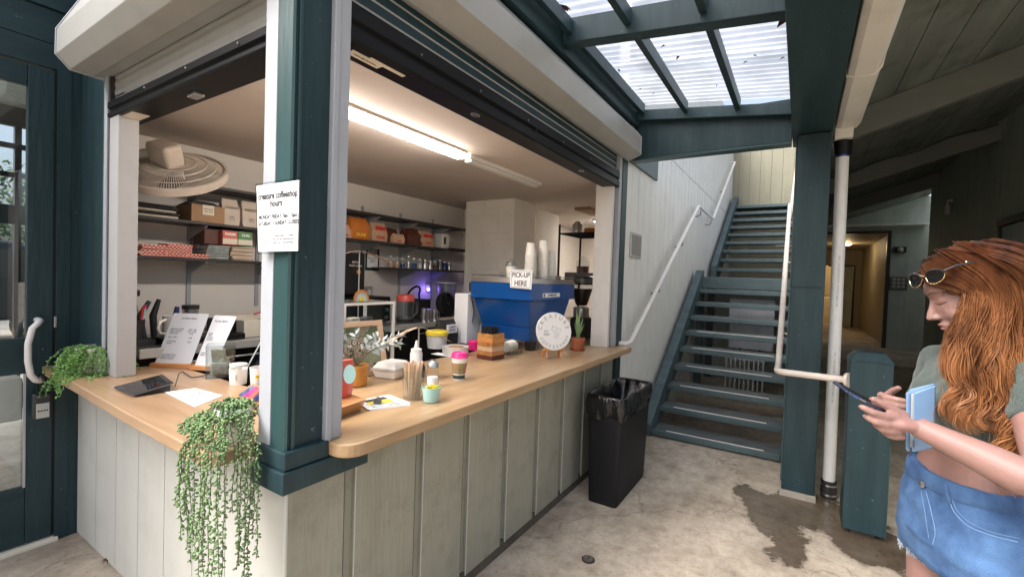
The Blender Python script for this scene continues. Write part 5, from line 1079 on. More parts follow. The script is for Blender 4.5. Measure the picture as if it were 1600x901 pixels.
for fy in (.405,.66):
    a = tl+(tr-tl)*.12+(bl-tl)*fy+n_*.0016; b = tl+(tr-tl)*.86+(bl-tl)*fy+n_*.0016; MB().tube([a,b],.0006,4).build('rule','ink_grey',T)
def logo(T, c, r_, u_, s, m, th=.0008):
    """the little line drawing: a ring of leaves round a creature"""
    def P(x,y): return c+r_*(x*s)+u_*(y*s)
    d = MB()
    for L in ([(-.35,.55),(-.15,.35),(.0,.5),(.2,.2),(.45,.35),(.5,.05),(.25,-.05),(.3,-.4),(.05,-.75),(-.2,-.6),(-.1,-.3),(-.25,.0),(-.5,.1),(-.35,.55)],[(-.1,.1),(.05,.15),(.12,.0)],[(.0,-.2),(.1,-.35),(.02,-.5)]):
        d.tube([P(*q) for q in L],th,4)
    return d.build('drawn_logo',m,T)
cl_ = tl+(tr-tl)*.20+(bl-tl)*.80+n_*.0020; rr_=(tr-tl).normalized(); uu_=n_.cross(rr_); logo(T,cl_,rr_,uu_,.020,'ink_grey',.0007)
MB().tube([cl_+rr_*math.cos(a/12*6.28)*.018+uu_*math.sin(a/12*6.28)*.026 for a in range(13)],.0004,4).build('drawn_ring','ink_grey',T)

# ---------- right counter
T = thing('seed_packet_basket','wooden tray with a red see-through net bag of goods beside the post','tray',(1.2,1.6,ZC))
a,b = on(545,640),on(556,616); 
tp = [Vector((1.04,1.47,ZC)),Vector((1.24,1.50,ZC)),Vector((1.26,1.66,ZC)),Vector((1.04,1.68,ZC))]; tc_ = sum(tp,Vector())/4
MB().hexa(tp+[tc_+(q-tc_)*1.18+Vector((0,0,.045)) for q in tp]).build('tray','tray_wood',T,bev=.004)
T = thing('net_bag','translucent red bag with a teal oval label standing in the tray','bag',(1.2,1.6,ZC+.046)); 
bgm = MB(); zz = ZC+.046; L8 = []
for i in range(6):
    t = i/5; w = .075*(1+.15*math.sin(t*3)-.55*t); dd = .035*(1-.7*t)
    for j in range(10):
        an = 6.283*j/10; L8.append(Vector((1.195+math.cos(an)*w+.02*t,1.60+math.sin(an)*dd-.03*t,zz+.155*t)))
bgm.add(L8,[(i*10+j,i*10+(j+1)%10,(i+1)*10+(j+1)%10,(i+1)*10+j) for i in range(5) for j in range(10)]+[tuple(range(10))[::-1],tuple(50+j for j in range(10))]); bgm.build('pouch','coral',T,smooth=60)
q_ = MB().lathe([(.030,0),(.030,.003)],(0,0,0),20); q_.v=[Vector((v.x*.8,v.y*1.3,v.z)) for v in q_.v]; q_.xf(RZ(-35)@RX(80),(1.215,1.545,zz+.10)); q_.build('label','teal',T)
T = thing('flyer_stack','short stack of printed flyers held down on the counter front','flyers',(1.3,1.44,ZC))
fc = [on(563,629),on(578,641),on(641,633),on(606,620)]
for i in range(4): MB().hexa([q+Vector((.004*i*(1 if i%2 else -1),.003*i,.0022*i)) for q in fc]+[q+Vector((.004*i*(1 if i%2 else -1),.003*i,.0022*i+.0018)) for q in fc]).build('flyer','paper',T)
tz = Vector((0,0,.0092)); q0,q1,q2,q3 = fc
for a_,b_,mt in ((.06,.30,'ink'),(.34,.62,'yellow'),(.66,.94,'olive_leaf')):
    MB().hexa([v+tz for v in (q0.lerp(q1,a_).lerp(q3.lerp(q2,a_),.08),q0.lerp(q1,b_).lerp(q3.lerp(q2,b_),.08),q0.lerp(q1,b_).lerp(q3.lerp(q2,b_),.8),q0.lerp(q1,a_).lerp(q3.lerp(q2,a_),.8))]+[v+tz+Vector((0,0,.0006)) for v in (q0.lerp(q1,a_).lerp(q3.lerp(q2,a_),.08),q0.lerp(q1,b_).lerp(q3.lerp(q2,b_),.08),q0.lerp(q1,b_).lerp(q3.lerp(q2,b_),.8),q0.lerp(q1,a_).lerp(q3.lerp(q2,a_),.8))]).build('printed_band',mt,T)
pc = on(590,630,ZC+.01); single(MB().prism([(-.016,0),(.016,0),(.014,.022),(.0,.028),(-.014,.022)],'x',-.012,.012).xf(RZ(30),pc),'stone_weight','steel_dark','small dark stone used as a weight on the flyers','stone',bev=.003)
# stirrers in a glass
gc = on(648,626)+Vector((.02,.03,0)); T = thing('stirrer_glass','clear glass packed with wooden coffee stirrers at the counter front','glass',gc)
MB().lathe([(.040,0),(.044,.006),(.053,.135),(.0515,.135),(.042,.010)],gc,26,closed=True).build('glass','glass',T,smooth=40)
mat('stick',(.60,.44,.30),.7,var=.12,vscale=50)
sr = random.Random(8)
st0 = None
for i in range(52):
    a = sr.random()*6.28; q = sr.random()**.5; b0 = Vector((math.cos(a)*.032*q,math.sin(a)*.032*q,.010)); t0 = Vector((math.cos(a+.3)*.048*q,math.sin(a+.3)*.048*q,.165+sr.uniform(-.008,.006))); d = (t0-b0)
    o = single(MB().obox((b0+t0)/2+gc,(.0065,.0014,d.length),d.to_track_quat('Z','Y').to_matrix()@RZ(sr.uniform(0,180))),'coffee_stirrer','stick','thin flat wooden stirrer standing in the clear glass','stirrer','wooden stirrers in the glass')
sc = on(656,600)+Vector((.03,.06,0)); T = thing('squeeze_bottle','white squeeze bottle nozzle behind the stirrers','bottle',sc); MB().lathe([(.030,0),(.032,.01),(.032,.15),(.026,.16)],sc,20).build('body','white_plastic',T,smooth=40); MB().lathe([(.028,.1602),(.028,.172),(.012,.178),(.005,.215),(.003,.217)],sc,18).build('nozzle','white_plastic',T,smooth=50)
sc = on(676,606)+Vector((.02,.02,0)); T = thing('sugar_shaker','glass sugar shaker with a steel flap top behind the blue cup','shaker',sc)
MB().lathe([(.030,0),(.033,.01),(.030,.075),(.026,.10)],sc,22).build('jar','glass',T,smooth=50); MB().lathe([(.026,.003),(.028,.05)],sc,18).build('sugar','paper',T,smooth=50); MB().lathe([(.030,.1002),(.030,.118),(.022,.128),(.014,.131)],sc,22).build('top','steel',T,smooth=50); MB().box(sc.x-.012,sc.x+.012,sc.y-.006,sc.y+.012,sc.z+.1312,sc.z+.137).build('flap','steel',T)
sc = on(676,630)+Vector((.018,.026,0)); T = thing('sweetener_cup','pale blue cup filled with yellow sweetener packets','cup',sc)
MB().lathe([(.028,0),(.033,.004),(.043,.066),(.040,.066),(.031,.008)],sc,26,closed=True).build('cup','teal',T,smooth=40)
for i in range(9):
    a = sr.random()*3; o = single(MB().obox(sc+Vector((sr.uniform(-.022,.022),sr.uniform(-.022,.022),.050)),(.034,.003,.042),RZ(sr.uniform(-25,25))),'sweetener_packet','yellow' if i else 'paper','yellow sweetener packet standing in the pale blue cup' if i else 'white sweetener packet standing in the pale blue cup','packet','packets in the blue cup')
bsdf('yellow').inputs['Base Color'].default_value = (.85,.75,.20,1)
sc = on(720,594)+Vector((.02,.03,0)); T = thing('takeaway_cup','takeaway coffee cup with bright pink lid and brown sleeve in the middle of the counter','cup',sc)
hh = hz(720,553,sc)-ZC; k = hh/.135
MB().lathe([(.030*k,0),(.043*k,.118*k)],sc,28).build('body','cup_paper',T,smooth=40); MB().lathe([(.0345*k,.033*k),(.0425*k,.092*k),(.0432*k,.092*k),(.0352*k,.033*k)],sc,28,closed=True).build('sleeve','brown_card',T,smooth=40)
MB().lathe([(.0312*k,.006*k),(.0340*k,.026*k),(.0345*k,.026*k),(.0317*k,.006*k)],sc,28,closed=True).build('green_band','green_light',T,smooth=40)
MB().lathe([(.047*k,.1182*k),(.047*k,.124*k),(.043*k,.128*k),(.041*k,.142*k),(.036*k,.145*k),(.034*k,.140*k)],sc,28).build('lid','pink',T,smooth=40)
d_ = (EYE-sc); d_.z=0; d_.normalize(); rr_ = Vector((-d_.y,d_.x,0)); MB().hexa([sc+rr_*x*k+d_*y*k+Vector((0,0,z*k)) for x,y,z in ((-.002,.0365,.036),(.007,.0365,.036),(.007,.030,.036),(-.002,.030,.036),(-.002,.0440,.091),(.007,.0440,.091),(.007,.03,.091),(-.002,.03,.091))]).build('green_stripe','leafgreen',T)
bsdf('brown_card').inputs['Base Color'].default_value = (.50,.36,.24,1)
# plant in ochre pot, framed print, clear cabinet
pc = on(560,606)+Vector((.03,.05,0)); T = thing('potted_plant','silvery leaved branch plant in an ochre pot in front of the framed print','plant',pc)
MB().lathe([(.035,0),(.048,.004),(.050,.012),(.052,.085),(.055,.087),(.055,.105),(.050,.105),(.046,.02)],pc,28,closed=True).build('pot','ochre',T,smooth=40); MB().lathe([(.048,.09),(.048,.094)],pc,20).build('soil','coffee',T)
lr = random.Random(21); stm = MB(); lfm = MB()
for k in range(11):
    a = R(-60+k*22+lr.uniform(-10,10)); p = pc+Vector((0,0,.095)); pts=[p.copy()]; v = Vector((math.cos(a)*.5,math.sin(a)*.25,1)).normalized(); n_s = lr.randint(9,14)
    for i in range(n_s):
        v = (v+Vector((math.cos(a)*.13,math.sin(a)*.06,-.05))).normalized(); p = p+v*.020; pts.append(p.copy())
        if i>3:
            for sgn in (1,-1):
                u = (v*.6+v.orthogonal().normalized()*sgn*lr.uniform(.5,1)+Vector((lr.gauss(0,.3),lr.gauss(0,.3),lr.gauss(0,.3)))).normalized(); w = u.cross(Vector((lr.gauss(0,1),lr.gauss(0,1),lr.gauss(0,1)))).normalized(); l = lr.uniform(.028,.046)
                lfm.add([p,p+u*l*.35+w*l*.2,p+u*l*.8+w*l*.15,p+u*l,p+u*l*.8-w*l*.15,p+u*l*.35-w*l*.2],[(0,1,2,3,4,5)])
    stm.tube(pts,.0018,5)
stm.build('stems','bark',T); lfm.build('leaves','olive_leaf',T)
T = thing('framed_print','framed leafy line-pattern print leaning on the counter behind the plant','picture',(1.65,1.98,ZC))
fb = [Vector((1.42,1.98,ZC)),Vector((1.80,1.97,ZC))]; e_ = (fb[1]-fb[0]).normalized(); bk = Vector((0,.065,0)); Hh = .30
def fr(u0,u1,v0,v1,dn0,dn1):
    L_ = (fb[1]-fb[0]).length; up_ = (Vector((0,0,Hh))+bk).normalized(); nn = e_.cross(up_).normalized(); nn = nn if nn.y<0 else -nn
    P_ = [fb[0]+e_*u*L_+up_*v*Hh for u,v in ((u0,v0),(u1,v0),(u1,v1),(u0,v1))]; return MB().hexa([q+nn*dn0 for q in P_]+[q+nn*dn1 for q in P_]), up_, nn
for a in ((0,1,0,.10),(0,1,.90,1),(0,.09,.1005,.8995),(.91,1,.1005,.8995)): fr(*a,0,.018)[0].build('frame_bar','frame_wood',T,bev=.002)
def art():
    m = mat('line_art',(.5,.5,.4),.6); n = m.node_tree; b = n.nodes['Principled BSDF']; g = n.nodes.new('ShaderNodeNewGeometry')
    vo = n.nodes.new('ShaderNodeTexVoronoi'); vo.inputs['Scale'].default_value = 14; n.links.new(g.outputs['Position'],vo.inputs['Vector'])
    mm = n.nodes.new('ShaderNodeMath'); mm.operation='MULTIPLY'; mm.inputs[1].default_value=60; n.links.new(vo.outputs['Distance'],mm.inputs[0]); sn = n.nodes.new('ShaderNodeMath'); sn.operation='SINE'; n.links.new(mm.outputs[0],sn.inputs[0])
    c = n.nodes.new('ShaderNodeValToRGB'); c.color_ramp.interpolation='CONSTANT'; c.color_ramp.elements[0].color=(.10,.13,.07,1); c.color_ramp.elements[1].position=.25; c.color_ramp.elements[1].color=(1,1,1,1); n.links.new(sn.outputs[0],c.inputs[0])
    c2 = n.nodes.new('ShaderNodeValToRGB'); c2.color_ramp.interpolation='CONSTANT'; c2.color_ramp.elements[0].color=(.27,.34,.20,1); c2.color_ramp.elements[1].position=.4; c2.color_ramp.elements[1].color=(.62,.50,.38,1); e3 = c2.color_ramp.elements.new(.75); e3.color=(.46,.50,.34,1)
    n.links.new(vo.outputs['Color'],c2.inputs[0]); mx = n.nodes.new('ShaderNodeMix'); mx.data_type='RGBA'; mx.blend_type='MULTIPLY'; mx.inputs[0].default_value=1; n.links.new(c2.outputs[0],mx.inputs[6]); n.links.new(c.outputs[0],mx.inputs[7]); n.links.new(mx.outputs[2],b.inputs['Base Color'])
art(); fr(.0901,.9099,.1002,.8998,.003,.010)[0].build('print','line_art',T)
T = thing('acrylic_display','small clear display cabinet with a white frame behind the framed print','cabinet',(1.75,2.2,ZC))
x0,x1,y0,y1,z0,z1 = 1.62,1.98,2.12,2.38,ZC,1.375
for x in (x0,x1):
    for y in (y0,y1): MB().box(x-.008,x+.008,y-.008,y+.008,z0,z1).build('post','white_plastic',T)
for y in (y0,y1): MB().box(x0+.0085,x1-.0085,y-.007,y+.007,z1-.014,z1-.001).build('rail','white_plastic',T)
for x in (x0,x1): MB().box(x-.007,x+.007,y0+.0085,y1-.0085,z1-.014,z1-.001).build('rail','white_plastic',T)
MB().box(x0,x1,y0,y1,z1,z1+.004).build('top_panel','acrylic',T); MB().box(x0+.009,x1-.009,y0-.002,y0+.002,z0+.01,z1-.015).build('front_panel','acrylic',T)
MB().box(x0+.009,x1-.009,y0+.01,y1-.01,1.17,1.175).build('shelf','acrylic',T)
for i,(x,z,mt,lab) in enumerate(((1.70,1.1755,'bag_tan','tan packet on the display cabinet shelf'),(1.80,1.1755,'paper_cream','cream packet on the display cabinet shelf'),(1.90,1.1755,'steel_dark','dark packet on the display cabinet shelf'),(1.75,ZC+.0002,'teal','teal tin in the bottom of the display cabinet'))):
    single(MB().obox((x,2.27,z+.05),(.07,.05,.10),RZ(8*i)),'packet',mt,lab,'packet',bev=.006)
T = thing('rainbow_ornament','small arched rainbow ornament on top of the display cabinet','ornament',(1.80,2.2,z1+.004))
for i,(r_,mt) in enumerate(((.048,'bag_orange'),(.039,'bag_tan'),(.030,'teal'),(.021,'paper_cream'))):
    pts = [(1.79+r_*math.cos(R(a)),2.19,z1+.0045+r_*1.25*math.sin(R(a))) for a in range(0,181,15)]; MB().tube(pts,.0047,8,flat=2.2).build('arch',mt,T,smooth=60)
MB().box(1.775,1.805,2.18,2.20,z1+.0045,z1+.024).build('arch_core','yellow',T,bev=.004)
# black coffee brewer with a pale cone shade on top
T = thing('coffee_brewer','tall black coffee brewer behind the display cabinet','brewer',(2.65,3.35,Z1))
MB().box(2.36,2.74,3.30,3.6,Z1+.26,1.72).build('head','black_plastic',T,bev=.02,seg=3); MB().box(2.36,2.74,3.45,3.62,Z1,Z1+.2599).build('back','black_plastic',T,bev=.01); text('brewer_lettering','BREW\nfresh coffee',.028,(2.63,3.297,1.62),(1,0,0),(0,0,1),'paper_cream',T)
k_=MB().lathe([(.02,0),(.018,.015)],(0,0,0),14); k_.xf(RX(90),(2.66,3.30,1.55)); k_.build('knob','ochre',T)
MB().box(2.36,2.74,3.25,3.44,Z1,Z1+.03).build('drip_tray','steel_dark',T,bev=.004); MB().lathe([(.06,0),(.075,.05),(.07,.14),(.045,.17)],(2.55,3.35,Z1+.0302),20).build('carafe','glass_ink',T,smooth=50)
ff = on(663,590)+Vector((.0,.05,0))
def flyfan(base, zt, ln, lab, droop, ang):
    T = thing('fly_fan',lab,'fly fan',base,'fly fans in the kiosk'); MB().lathe([(.045,0),(.042,.05),(.025,.085),(.008,.095)],base,20).build('base','black_plastic',T,smooth=50); MB().tube([base+Vector((0,0,.095)),Vector((base.x,base.y,zt))],.004,8).build('stem','steel',T)
    for s_ in (0,180):
        a = R(ang+s_); d = Vector((math.cos(a),math.sin(a),0)); w = Vector((-d.y,d.x,0)); P_=[]
        for t in (0,.3,.65,1): c_ = Vector((base.x,base.y,zt))+d*(.012+ln*t)+Vector((0,0,-droop*t**1.3)); wd=.012+.022*math.sin(min(t*1.3,1)*1.57); P_+= [c_-w*wd,c_+w*wd]
        m_=MB().add(P_,[(0,1,3,2),(2,3,5,4),(4,5,7,6)]); o_=m_.build('blade','bag_tan',T); q=o_.modifiers.new('t','SOLIDIFY'); q.thickness=.001
flyfan(ff, hz(657,511,ff), .17, 'black fly fan with two drooping tan blades beside the shaker', .085, -30)
f2 = Vector((2.45,2.5,ZC)); flyfan(Vector((2.12,2.62,ZC)), 1.70, .20, 'taller fly fan with pale blades behind the display cabinet', .07, -20)
# clamshell box
cc_ = on(625,590)+Vector((.0,.06,0)); T = thing('clamshell_box','white clamshell food box right of the framed print','box',cc_); a0=RZ(12)
def fru(c,sx,sy,z0,z1,k0,k1,rot): 
    f=lambda k,z:[c+rot@Vector((x*sx*k/2,y*sy*k/2,z)) for x,y in ((-1,-1),(1,-1),(1,1),(-1,1))]; return MB().hexa(f(k0,z0)+f(k1,z1))
fru(cc_,.17,.15,0,.045,.82,1,a0).build('bottom','white_plastic',T,bev=.006); fru(cc_,.18,.16,.0453,.052,1,1,a0).build('rim','fan_cream',T,bev=.002); fru(cc_,.17,.15,.0523,.085,1,.72,a0).build('lid','white_plastic',T,bev=.008,seg=3)
# white dish with brown lid, pink cups stack, napkins, wooden straw box
dc = on(714,556)+Vector((.03,.04,0)); T = thing('round_dish','low round white dish with a brown wafer resting on top','dish',dc); k=1.15
MB().lathe([(.07*k,0),(.078*k,.006),(.082*k,.062),(.078*k,.062),(.072*k,.012)],dc,30,closed=True).build('bowl','white_plastic',T,smooth=40); fru(dc,.14,.10,.055,.066,1,.5,RZ(25)).build('wafer','brown_card',T)
pk = on(742,548)+Vector((.05,.05,0))
for i in range(5):
    T = thing('cup_lid','bright pink cup lid, '+('bottom','second','third','fourth','topmost')[i]+' of the stack beside the wooden box','lid',pk+Vector((0,0,i*.014)),'stack of pink cup lids')
    MB().lathe([(.048,0),(.048,.006),(.042,.009),(.040,.0136),(.030,.0136)],pk+Vector((0,0,i*.014)),24).build('disc','pink',T,smooth=40)
wb = on(771,562)+Vector((.035,.05,0)); T = thing('straw_box','square striped wooden box holding black straws','box',wb); a0=RZ(-4); W_=.062; hh=hz(771,520,wb)-ZC
for i in range(6):
    z0=hh*i/6; mtl=('bag_maroon','acacia','frame_wood','acacia','orange_wood','acacia')[i]
    for cx,cy,sx,sy in ((0,-W_,W_*2+.008,.008),(0,W_,W_*2+.008,.008),(-W_,0,.008,W_*2-.0085),(W_,0,.008,W_*2-.0085)): MB().obox(wb+a0@Vector((cx,cy,z0+hh/12)),(sx,sy,hh/6-.0004),a0).build('wood_strip',mtl,T)
MB().obox(wb+Vector((0,0,.005)),(W_*2-.01,W_*2-.01,.008),a0).build('floor','acacia',T)
for i in range(60):
    x,y = sr.uniform(-.048,.048),sr.uniform(-.048,.048); b0 = wb+a0@Vector((x,y,.01)); t0 = b0+Vector((sr.uniform(-.008,.008),sr.uniform(-.008,.008),hh+.030+sr.uniform(-.008,.010)))
    single(MB().tube([b0,t0],.0030,6),'drinking_straw','black_plastic','black drinking straw standing in the striped wooden box','straw','black straws in the wooden box')
nc = on(800,554)+Vector((.03,.04,0)); T = thing('napkin_holder','clear acrylic napkin holder right of the wooden box','holder',nc)
for cx,cy,sx,sy in ((0,-.06,.17,.003),(0,.06,.17,.003),(-.085,0,.003,.115),(.085,0,.003,.115)): MB().box(nc.x+cx-sx/2,nc.x+cx+sx/2,nc.y+cy-sy/2,nc.y+cy+sy/2,ZC,ZC+.095).build('panel','acrylic',T)
for i in range(4):
    o = thing('paper_cup','upturned white cup leaning in the napkin holder, number %s from the front'%('one','two','three','four')[i],'cup',nc,'white cups in the clear holder'); c_=MB().lathe([(.036,0),(.045,.03),(.040,.028)],(0,0,0),20); c_.xf(RY(90-4*i),nc+Vector((-.055+.024*i,0,.052))); c_.build('body','cup_paper',o,smooth=40)
single(MB().box(2.42,2.50,2.02,2.2,ZC,ZC+.002),'paper_slip','paper','small white slip lying behind the striped wooden box','paper')

# ---------- espresso machine
T = thing('espresso_machine','large blue espresso machine with its back to the customer','espresso machine',(3.3,1.95,ZC))
X0,X1,Y0,Y1 = 2.95,3.72,1.70,2.27
def taper(x0,x1,y0,y1,z0,z1,i0,i1): return MB().hexa([(x0+i0,y0+i0*.5,z0),(x1-i0,y0+i0*.5,z0),(x1-i0,y1-i0*.5,z0),(x0+i0,y1-i0*.5,z0),(x0+i1,y0+i1*.5,z1),(x1-i1,y0+i1*.5,z1),(x1-i1,y1-i1*.5,z1),(x0+i1,y1-i1*.5,z1)])
taper(X0,X1,Y0,Y1,1.375,1.505,0,0).build('top_body','blue_paint',T,bev=.006)
taper(X0+.02,X1-.05,Y0+.02,Y1-.02,1.160,1.374,.07,0).build('body','blue_paint',T,bev=.005)
taper(X0+.085,X1-.12,Y0+.05,Y1-.05,1.055,1.1595,.02,0).build('lower_body','blue_paint',T,bev=.005)
MB().box(X0+.003,X0+.017,Y0+.001,Y1,1.376,1.504).build('corner_trim','blue_dark',T)
taper(X0-.004,X1+.004,Y0-.004,Y1+.004,1.5055,1.545,0,.022).build('cup_tray','steel',T,bev=.003)
for x,y in ((X0+.12,Y0+.06),(X1-.16,Y0+.06),(X0+.12,Y1-.06),(X1-.16,Y1-.06)): MB().hexa([(x-.03,y-.03,ZC),(x+.03,y-.03,ZC),(x+.03,y+.03,ZC),(x-.03,y+.03,ZC),(x-.045,y-.035,1.058),(x+.045,y-.035,1.058),(x+.045,y+.035,1.058),(x-.045,y+.035,1.058)]).build('foot','black_plastic',T,bev=.006)
for z in (1.562,):
    for y in (Y0+.002,Y1-.002): MB().tube([(X0,y,z),(X1,y,z)],.004,6).build('tray_rail','steel',T)
MB().box(3.13,3.42,1.6945,1.6995,1.400,1.432).build('badge','paper',T); text('badge_lettering','LA MARZOCCO',.022,(3.285,1.6938,1.416),(1,0,0),(0,0,1),'ink',T,off=.0008); MB().box(3.135,3.160,1.6935,1.6943,1.404,1.428).build('badge_mark','blue_dark',T)
MB().box(2.96,3.04,2.275,2.30,1.42,1.50).build('side_knob','black_plastic',T,bev=.01)
for x,y,w,mt,lab in ((3.05,1.85,.22,'steel','low steel tray on top of the espresso machine near the sign'),(3.40,1.80,.25,'steel','steel tray on top of the espresso machine at the right')): single(MB().box(x,x+w,y,y+.15,1.5455,1.575),'steel_tray',mt,lab,'tray',bev=.003)
# upturned stacks of paper cups on the machine
def stack(x, y, n_c, zt, r_, lab, num):
    h_ = .11; dz = (zt-1.5455-h_)/(n_c-1); 
    for i in range(n_c):
        z = 1.5455+.0003+dz*i; m_ = MB().lathe([(r_,0),(r_*1.06,.002),(r_*1.06,.007),(r_,.009),(r_*.74,h_),(r_*.70,h_)],(x,y,z),20)
        o = single(m_,'paper_cup','cup_paper',lab,'cup',num,smooth=50)
ps = [(3.30,1.80,15,hz(852,376,Vector((3.30,1.80,0))),.045,'white paper cup upturned in the middle, tallest stack on the espresso machine','cups of the tallest stack'),
      (3.16,1.84,13,hz(841,380,Vector((3.16,1.84,0))),.043,'white paper cup upturned in the left stack on the espresso machine','cups of the left stack'),
      (3.44,1.80,10,hz(869,392,Vector((3.44,1.80,0))),.043,'white paper cup upturned in the right, lowest stack on the espresso machine','cups of the lowest stack')]
for a in ps: stack(*a)
T = thing('lidded_cup','small white cup with a domed lid behind the pick-up sign','cup',(3.0,1.95,1.5455)); MB().lathe([(.035,0),(.043,.09)],(3.02,1.93,1.5455),22).build('body','cup_paper',T,smooth=40); MB().lathe([(.046,.0902),(.046,.10),(.036,.125),(.012,.135),(.010,.15)],(3.02,1.93,1.5455),22).build('dome_lid','frosted',T,smooth=50); MB().lathe([(.0385,.06),(.041,.075),(.0415,.075),(.039,.06)],(3.02,1.93,1.5455),22,closed=True).build('green_band','green_light',T)
mg = random.Random(14)
for i in range(7):
    T = thing('espresso_glass','small clear glass standing in the row behind the pick-up sign','glass',(3.0,1.7+.04*i,1.5455),'glasses on the espresso machine'); MB().lathe([(.016,0),(.021,.045),(.020,.045),(.015,.004)],(2.985+.01*(i%2),1.72+.045*i,1.5455),16,closed=True).build('tumbler','glass',T,smooth=40)
# pick-up sign
T = thing('pickup_sign','small white sign reading PICK-UP HERE on the espresso machine','sign',(2.93,1.78,1.46))
P = [cast(797,421,'x',2.935),cast(832,422,'x',2.925),cast(830,452,'x',2.925),cast(797,449,'x',2.935)]; nn=Vector((-1,0,0)); cc_=sum(P,Vector())/4
MB().hexa([q+Vector((.004,0,0)) for q in P]+P).build('board','paper',T,bev=.001)
for i in range(4):
    a=cc_+(P[i]-cc_)*.88; b=cc_+(P[(i+1)%4]-cc_)*.88; MB().tube([a+nn*.0008,b+nn*.0008],.0013,4).build('drawn_border','ink',T)
rr_=(P[1]-P[0]).normalized(); text('sign_lettering','PICK-UP',.052,cc_+Vector((-.0012,0,.030)),rr_,(0,0,1),'ink',T,font_w=.85,off=.0008); text('sign_lettering','HERE',.055,cc_+Vector((-.0012,0,-.033)),rr_,(0,0,1),'ink',T,font_w=.9,off=.0008)
# round shop sign on an easel
T = thing('round_shop_sign','round white sign with the shop name standing on a small wooden easel','sign',(2.9,1.47,ZC))
ct = Vector((2.90,1.475,0)); ct.z = hz(861,517,ct); R_ = .136; n_ = Vector((-.62,-.76,.20)).normalized(); rr_ = Vector((-n_.y,n_.x,0)).normalized()*-1; rr_ = Vector((.76,-.62,0)).normalized(); uu_ = n_.cross(rr_).normalized(); uu_ = uu_ if uu_.z>0 else -uu_
B3 = Matrix((rr_,uu_,n_)).transposed(); dk = MB().lathe([(R_-.002,-.005),(R_,-.003),(R_,.003),(R_-.002,.005)],(0,0,0),56); dk.xf(B3,ct); dk.build('disc','white_ceramic',T,smooth=40)
for i,ch in enumerate('CREATURE'):
    a = R(168-i*22); text('disc_lettering',ch,.041,ct+n_*.006+(rr_*math.cos(a)+uu_*math.sin(a))*.106,rr_*math.sin(a)-uu_*math.cos(a),rr_*math.cos(a)+uu_*math.sin(a),'ink_grey',T)
for i,ch in enumerate('COFFEESHOP'):
    a = R(208+i*14.5); text('disc_lettering',ch,.030,ct+n_*.006+(rr_*math.cos(a)+uu_*math.sin(a))*.111,-rr_*math.sin(a)+uu_*math.cos(a),-rr_*math.cos(a)-uu_*math.sin(a),'ink_grey',T)
text('disc_lettering','EST\n2020',.022,ct+n_*.006-rr_*.060+uu_*-.012,rr_,uu_,'ink_grey',T); logo(T,ct+n_*.006+rr_*.016+uu_*.0,rr_,uu_,.070,'ink_grey',.0010)
zb = ct.z-R_; bs = Vector((ct.x,ct.y,ZC)); EB = thing('small_easel','small orange wooden easel under the round sign','easel',bs)
MB().obox(bs+Vector((0,0,max(.03,zb-ZC+.004)))+n_*.012,(.155,.028,.012),Matrix((rr_,n_,Vector((0,0,1)))).transposed()).build('ledge','orange_wood',EB,bev=.002)
for s_ in (-1,1):
    p_ = bs+rr_*.055*s_; MB().tube([p_+n_*.030+Vector((0,0,.0)),p_+Vector((0,0,zb-ZC))+n_*.008],.0065,6).build('leg','orange_wood',EB); MB().tube([p_-n_*.055+rr_*.01*s_,p_+Vector((0,0,zb-ZC+.03))-n_*.015],.0065,6).build('leg','orange_wood',EB)
# aloe in a terracotta pot
pc = on(908,548)+Vector((.02,.04,0)); T = thing('potted_aloe','spotted green succulent in a terracotta pot with saucer at the counter end','plant',pc)
MB().lathe([(.055,0),(.068,.012),(.064,.012),(.05,.005)],pc,26,closed=True).build('saucer','terracotta',T,smooth=40); MB().lathe([(.038,.0055),(.050,.070),(.056,.071),(.058,.100),(.052,.100),(.044,.02)],pc,26,closed=True).build('pot','terracotta',T,smooth=40); MB().lathe([(.05,.085),(.05,.09)],pc,20).build('soil','coffee',T)
al = MB()
for a,l,tl_,w in ((200,.20,.30,.022),(160,.25,.12,.024),(20,.23,.45,.020),(330,.17,.25,.020),(80,.15,.2,.018),(250,.13,.5,.016),(185,.14,.75,.013)):
    d = Vector((math.cos(R(a)),math.sin(R(a)),0)); wv = Vector((-_f.y,_f.x,0)).normalized(); b0 = pc+Vector((0,0,.09)); V8=[]
    for t in (0,.25,.5,.75,1):
        c_ = b0+d*l*tl_*t**1.2+Vector((0,0,l*t)); ww = w*(1-t**2.2)+.001; V8 += [c_-wv*ww*.5,c_-d*.005*(1-t),c_+wv*ww*.5,c_+d*.005*(1-t)]
    al.add(V8,[(i*4+j,i*4+(j+1)%4,(i+1)*4+(j+1)%4,(i+1)*4+j) for i in range(4) for j in range(4)])
al.build('leaves','aloe',T,smooth=60)
# coffee grinder behind
gp = Vector((4.02,1.76,ZC)); T = thing('coffee_grinder','tall black coffee grinder with a bean hopper right of the espresso machine','grinder',gp)
MB().box(gp.x-.08,gp.x+.09,gp.y-.08,gp.y+.08,ZC,1.19).build('body','black_matte',T,bev=.02,seg=3); MB().lathe([(.07,0),(.075,.01),(.075,.09),(.06,.10)],(gp.x,gp.y,1.191),24).build('collar','steel',T,smooth=40)
MB().lathe([(.05,0),(.06,.02),(.115,.20),(.115,.26)],(gp.x,gp.y,1.30),28).build('hopper','acrylic',T,smooth=40); MB().lathe([(.045,.004),(.056,.02),(.10,.165)],(gp.x,gp.y,1.30),24).build('beans','coffee',T,smooth=40); MB().lathe([(.120,.2605),(.120,.275),(.10,.285)],(gp.x,gp.y,1.30),28).build('hopper_lid','black_plastic',T,smooth=40)
MB().box(3.86,4.6,1.52,2.3,.94,ZC-.0005).build('side_worktop','maple_x',K)
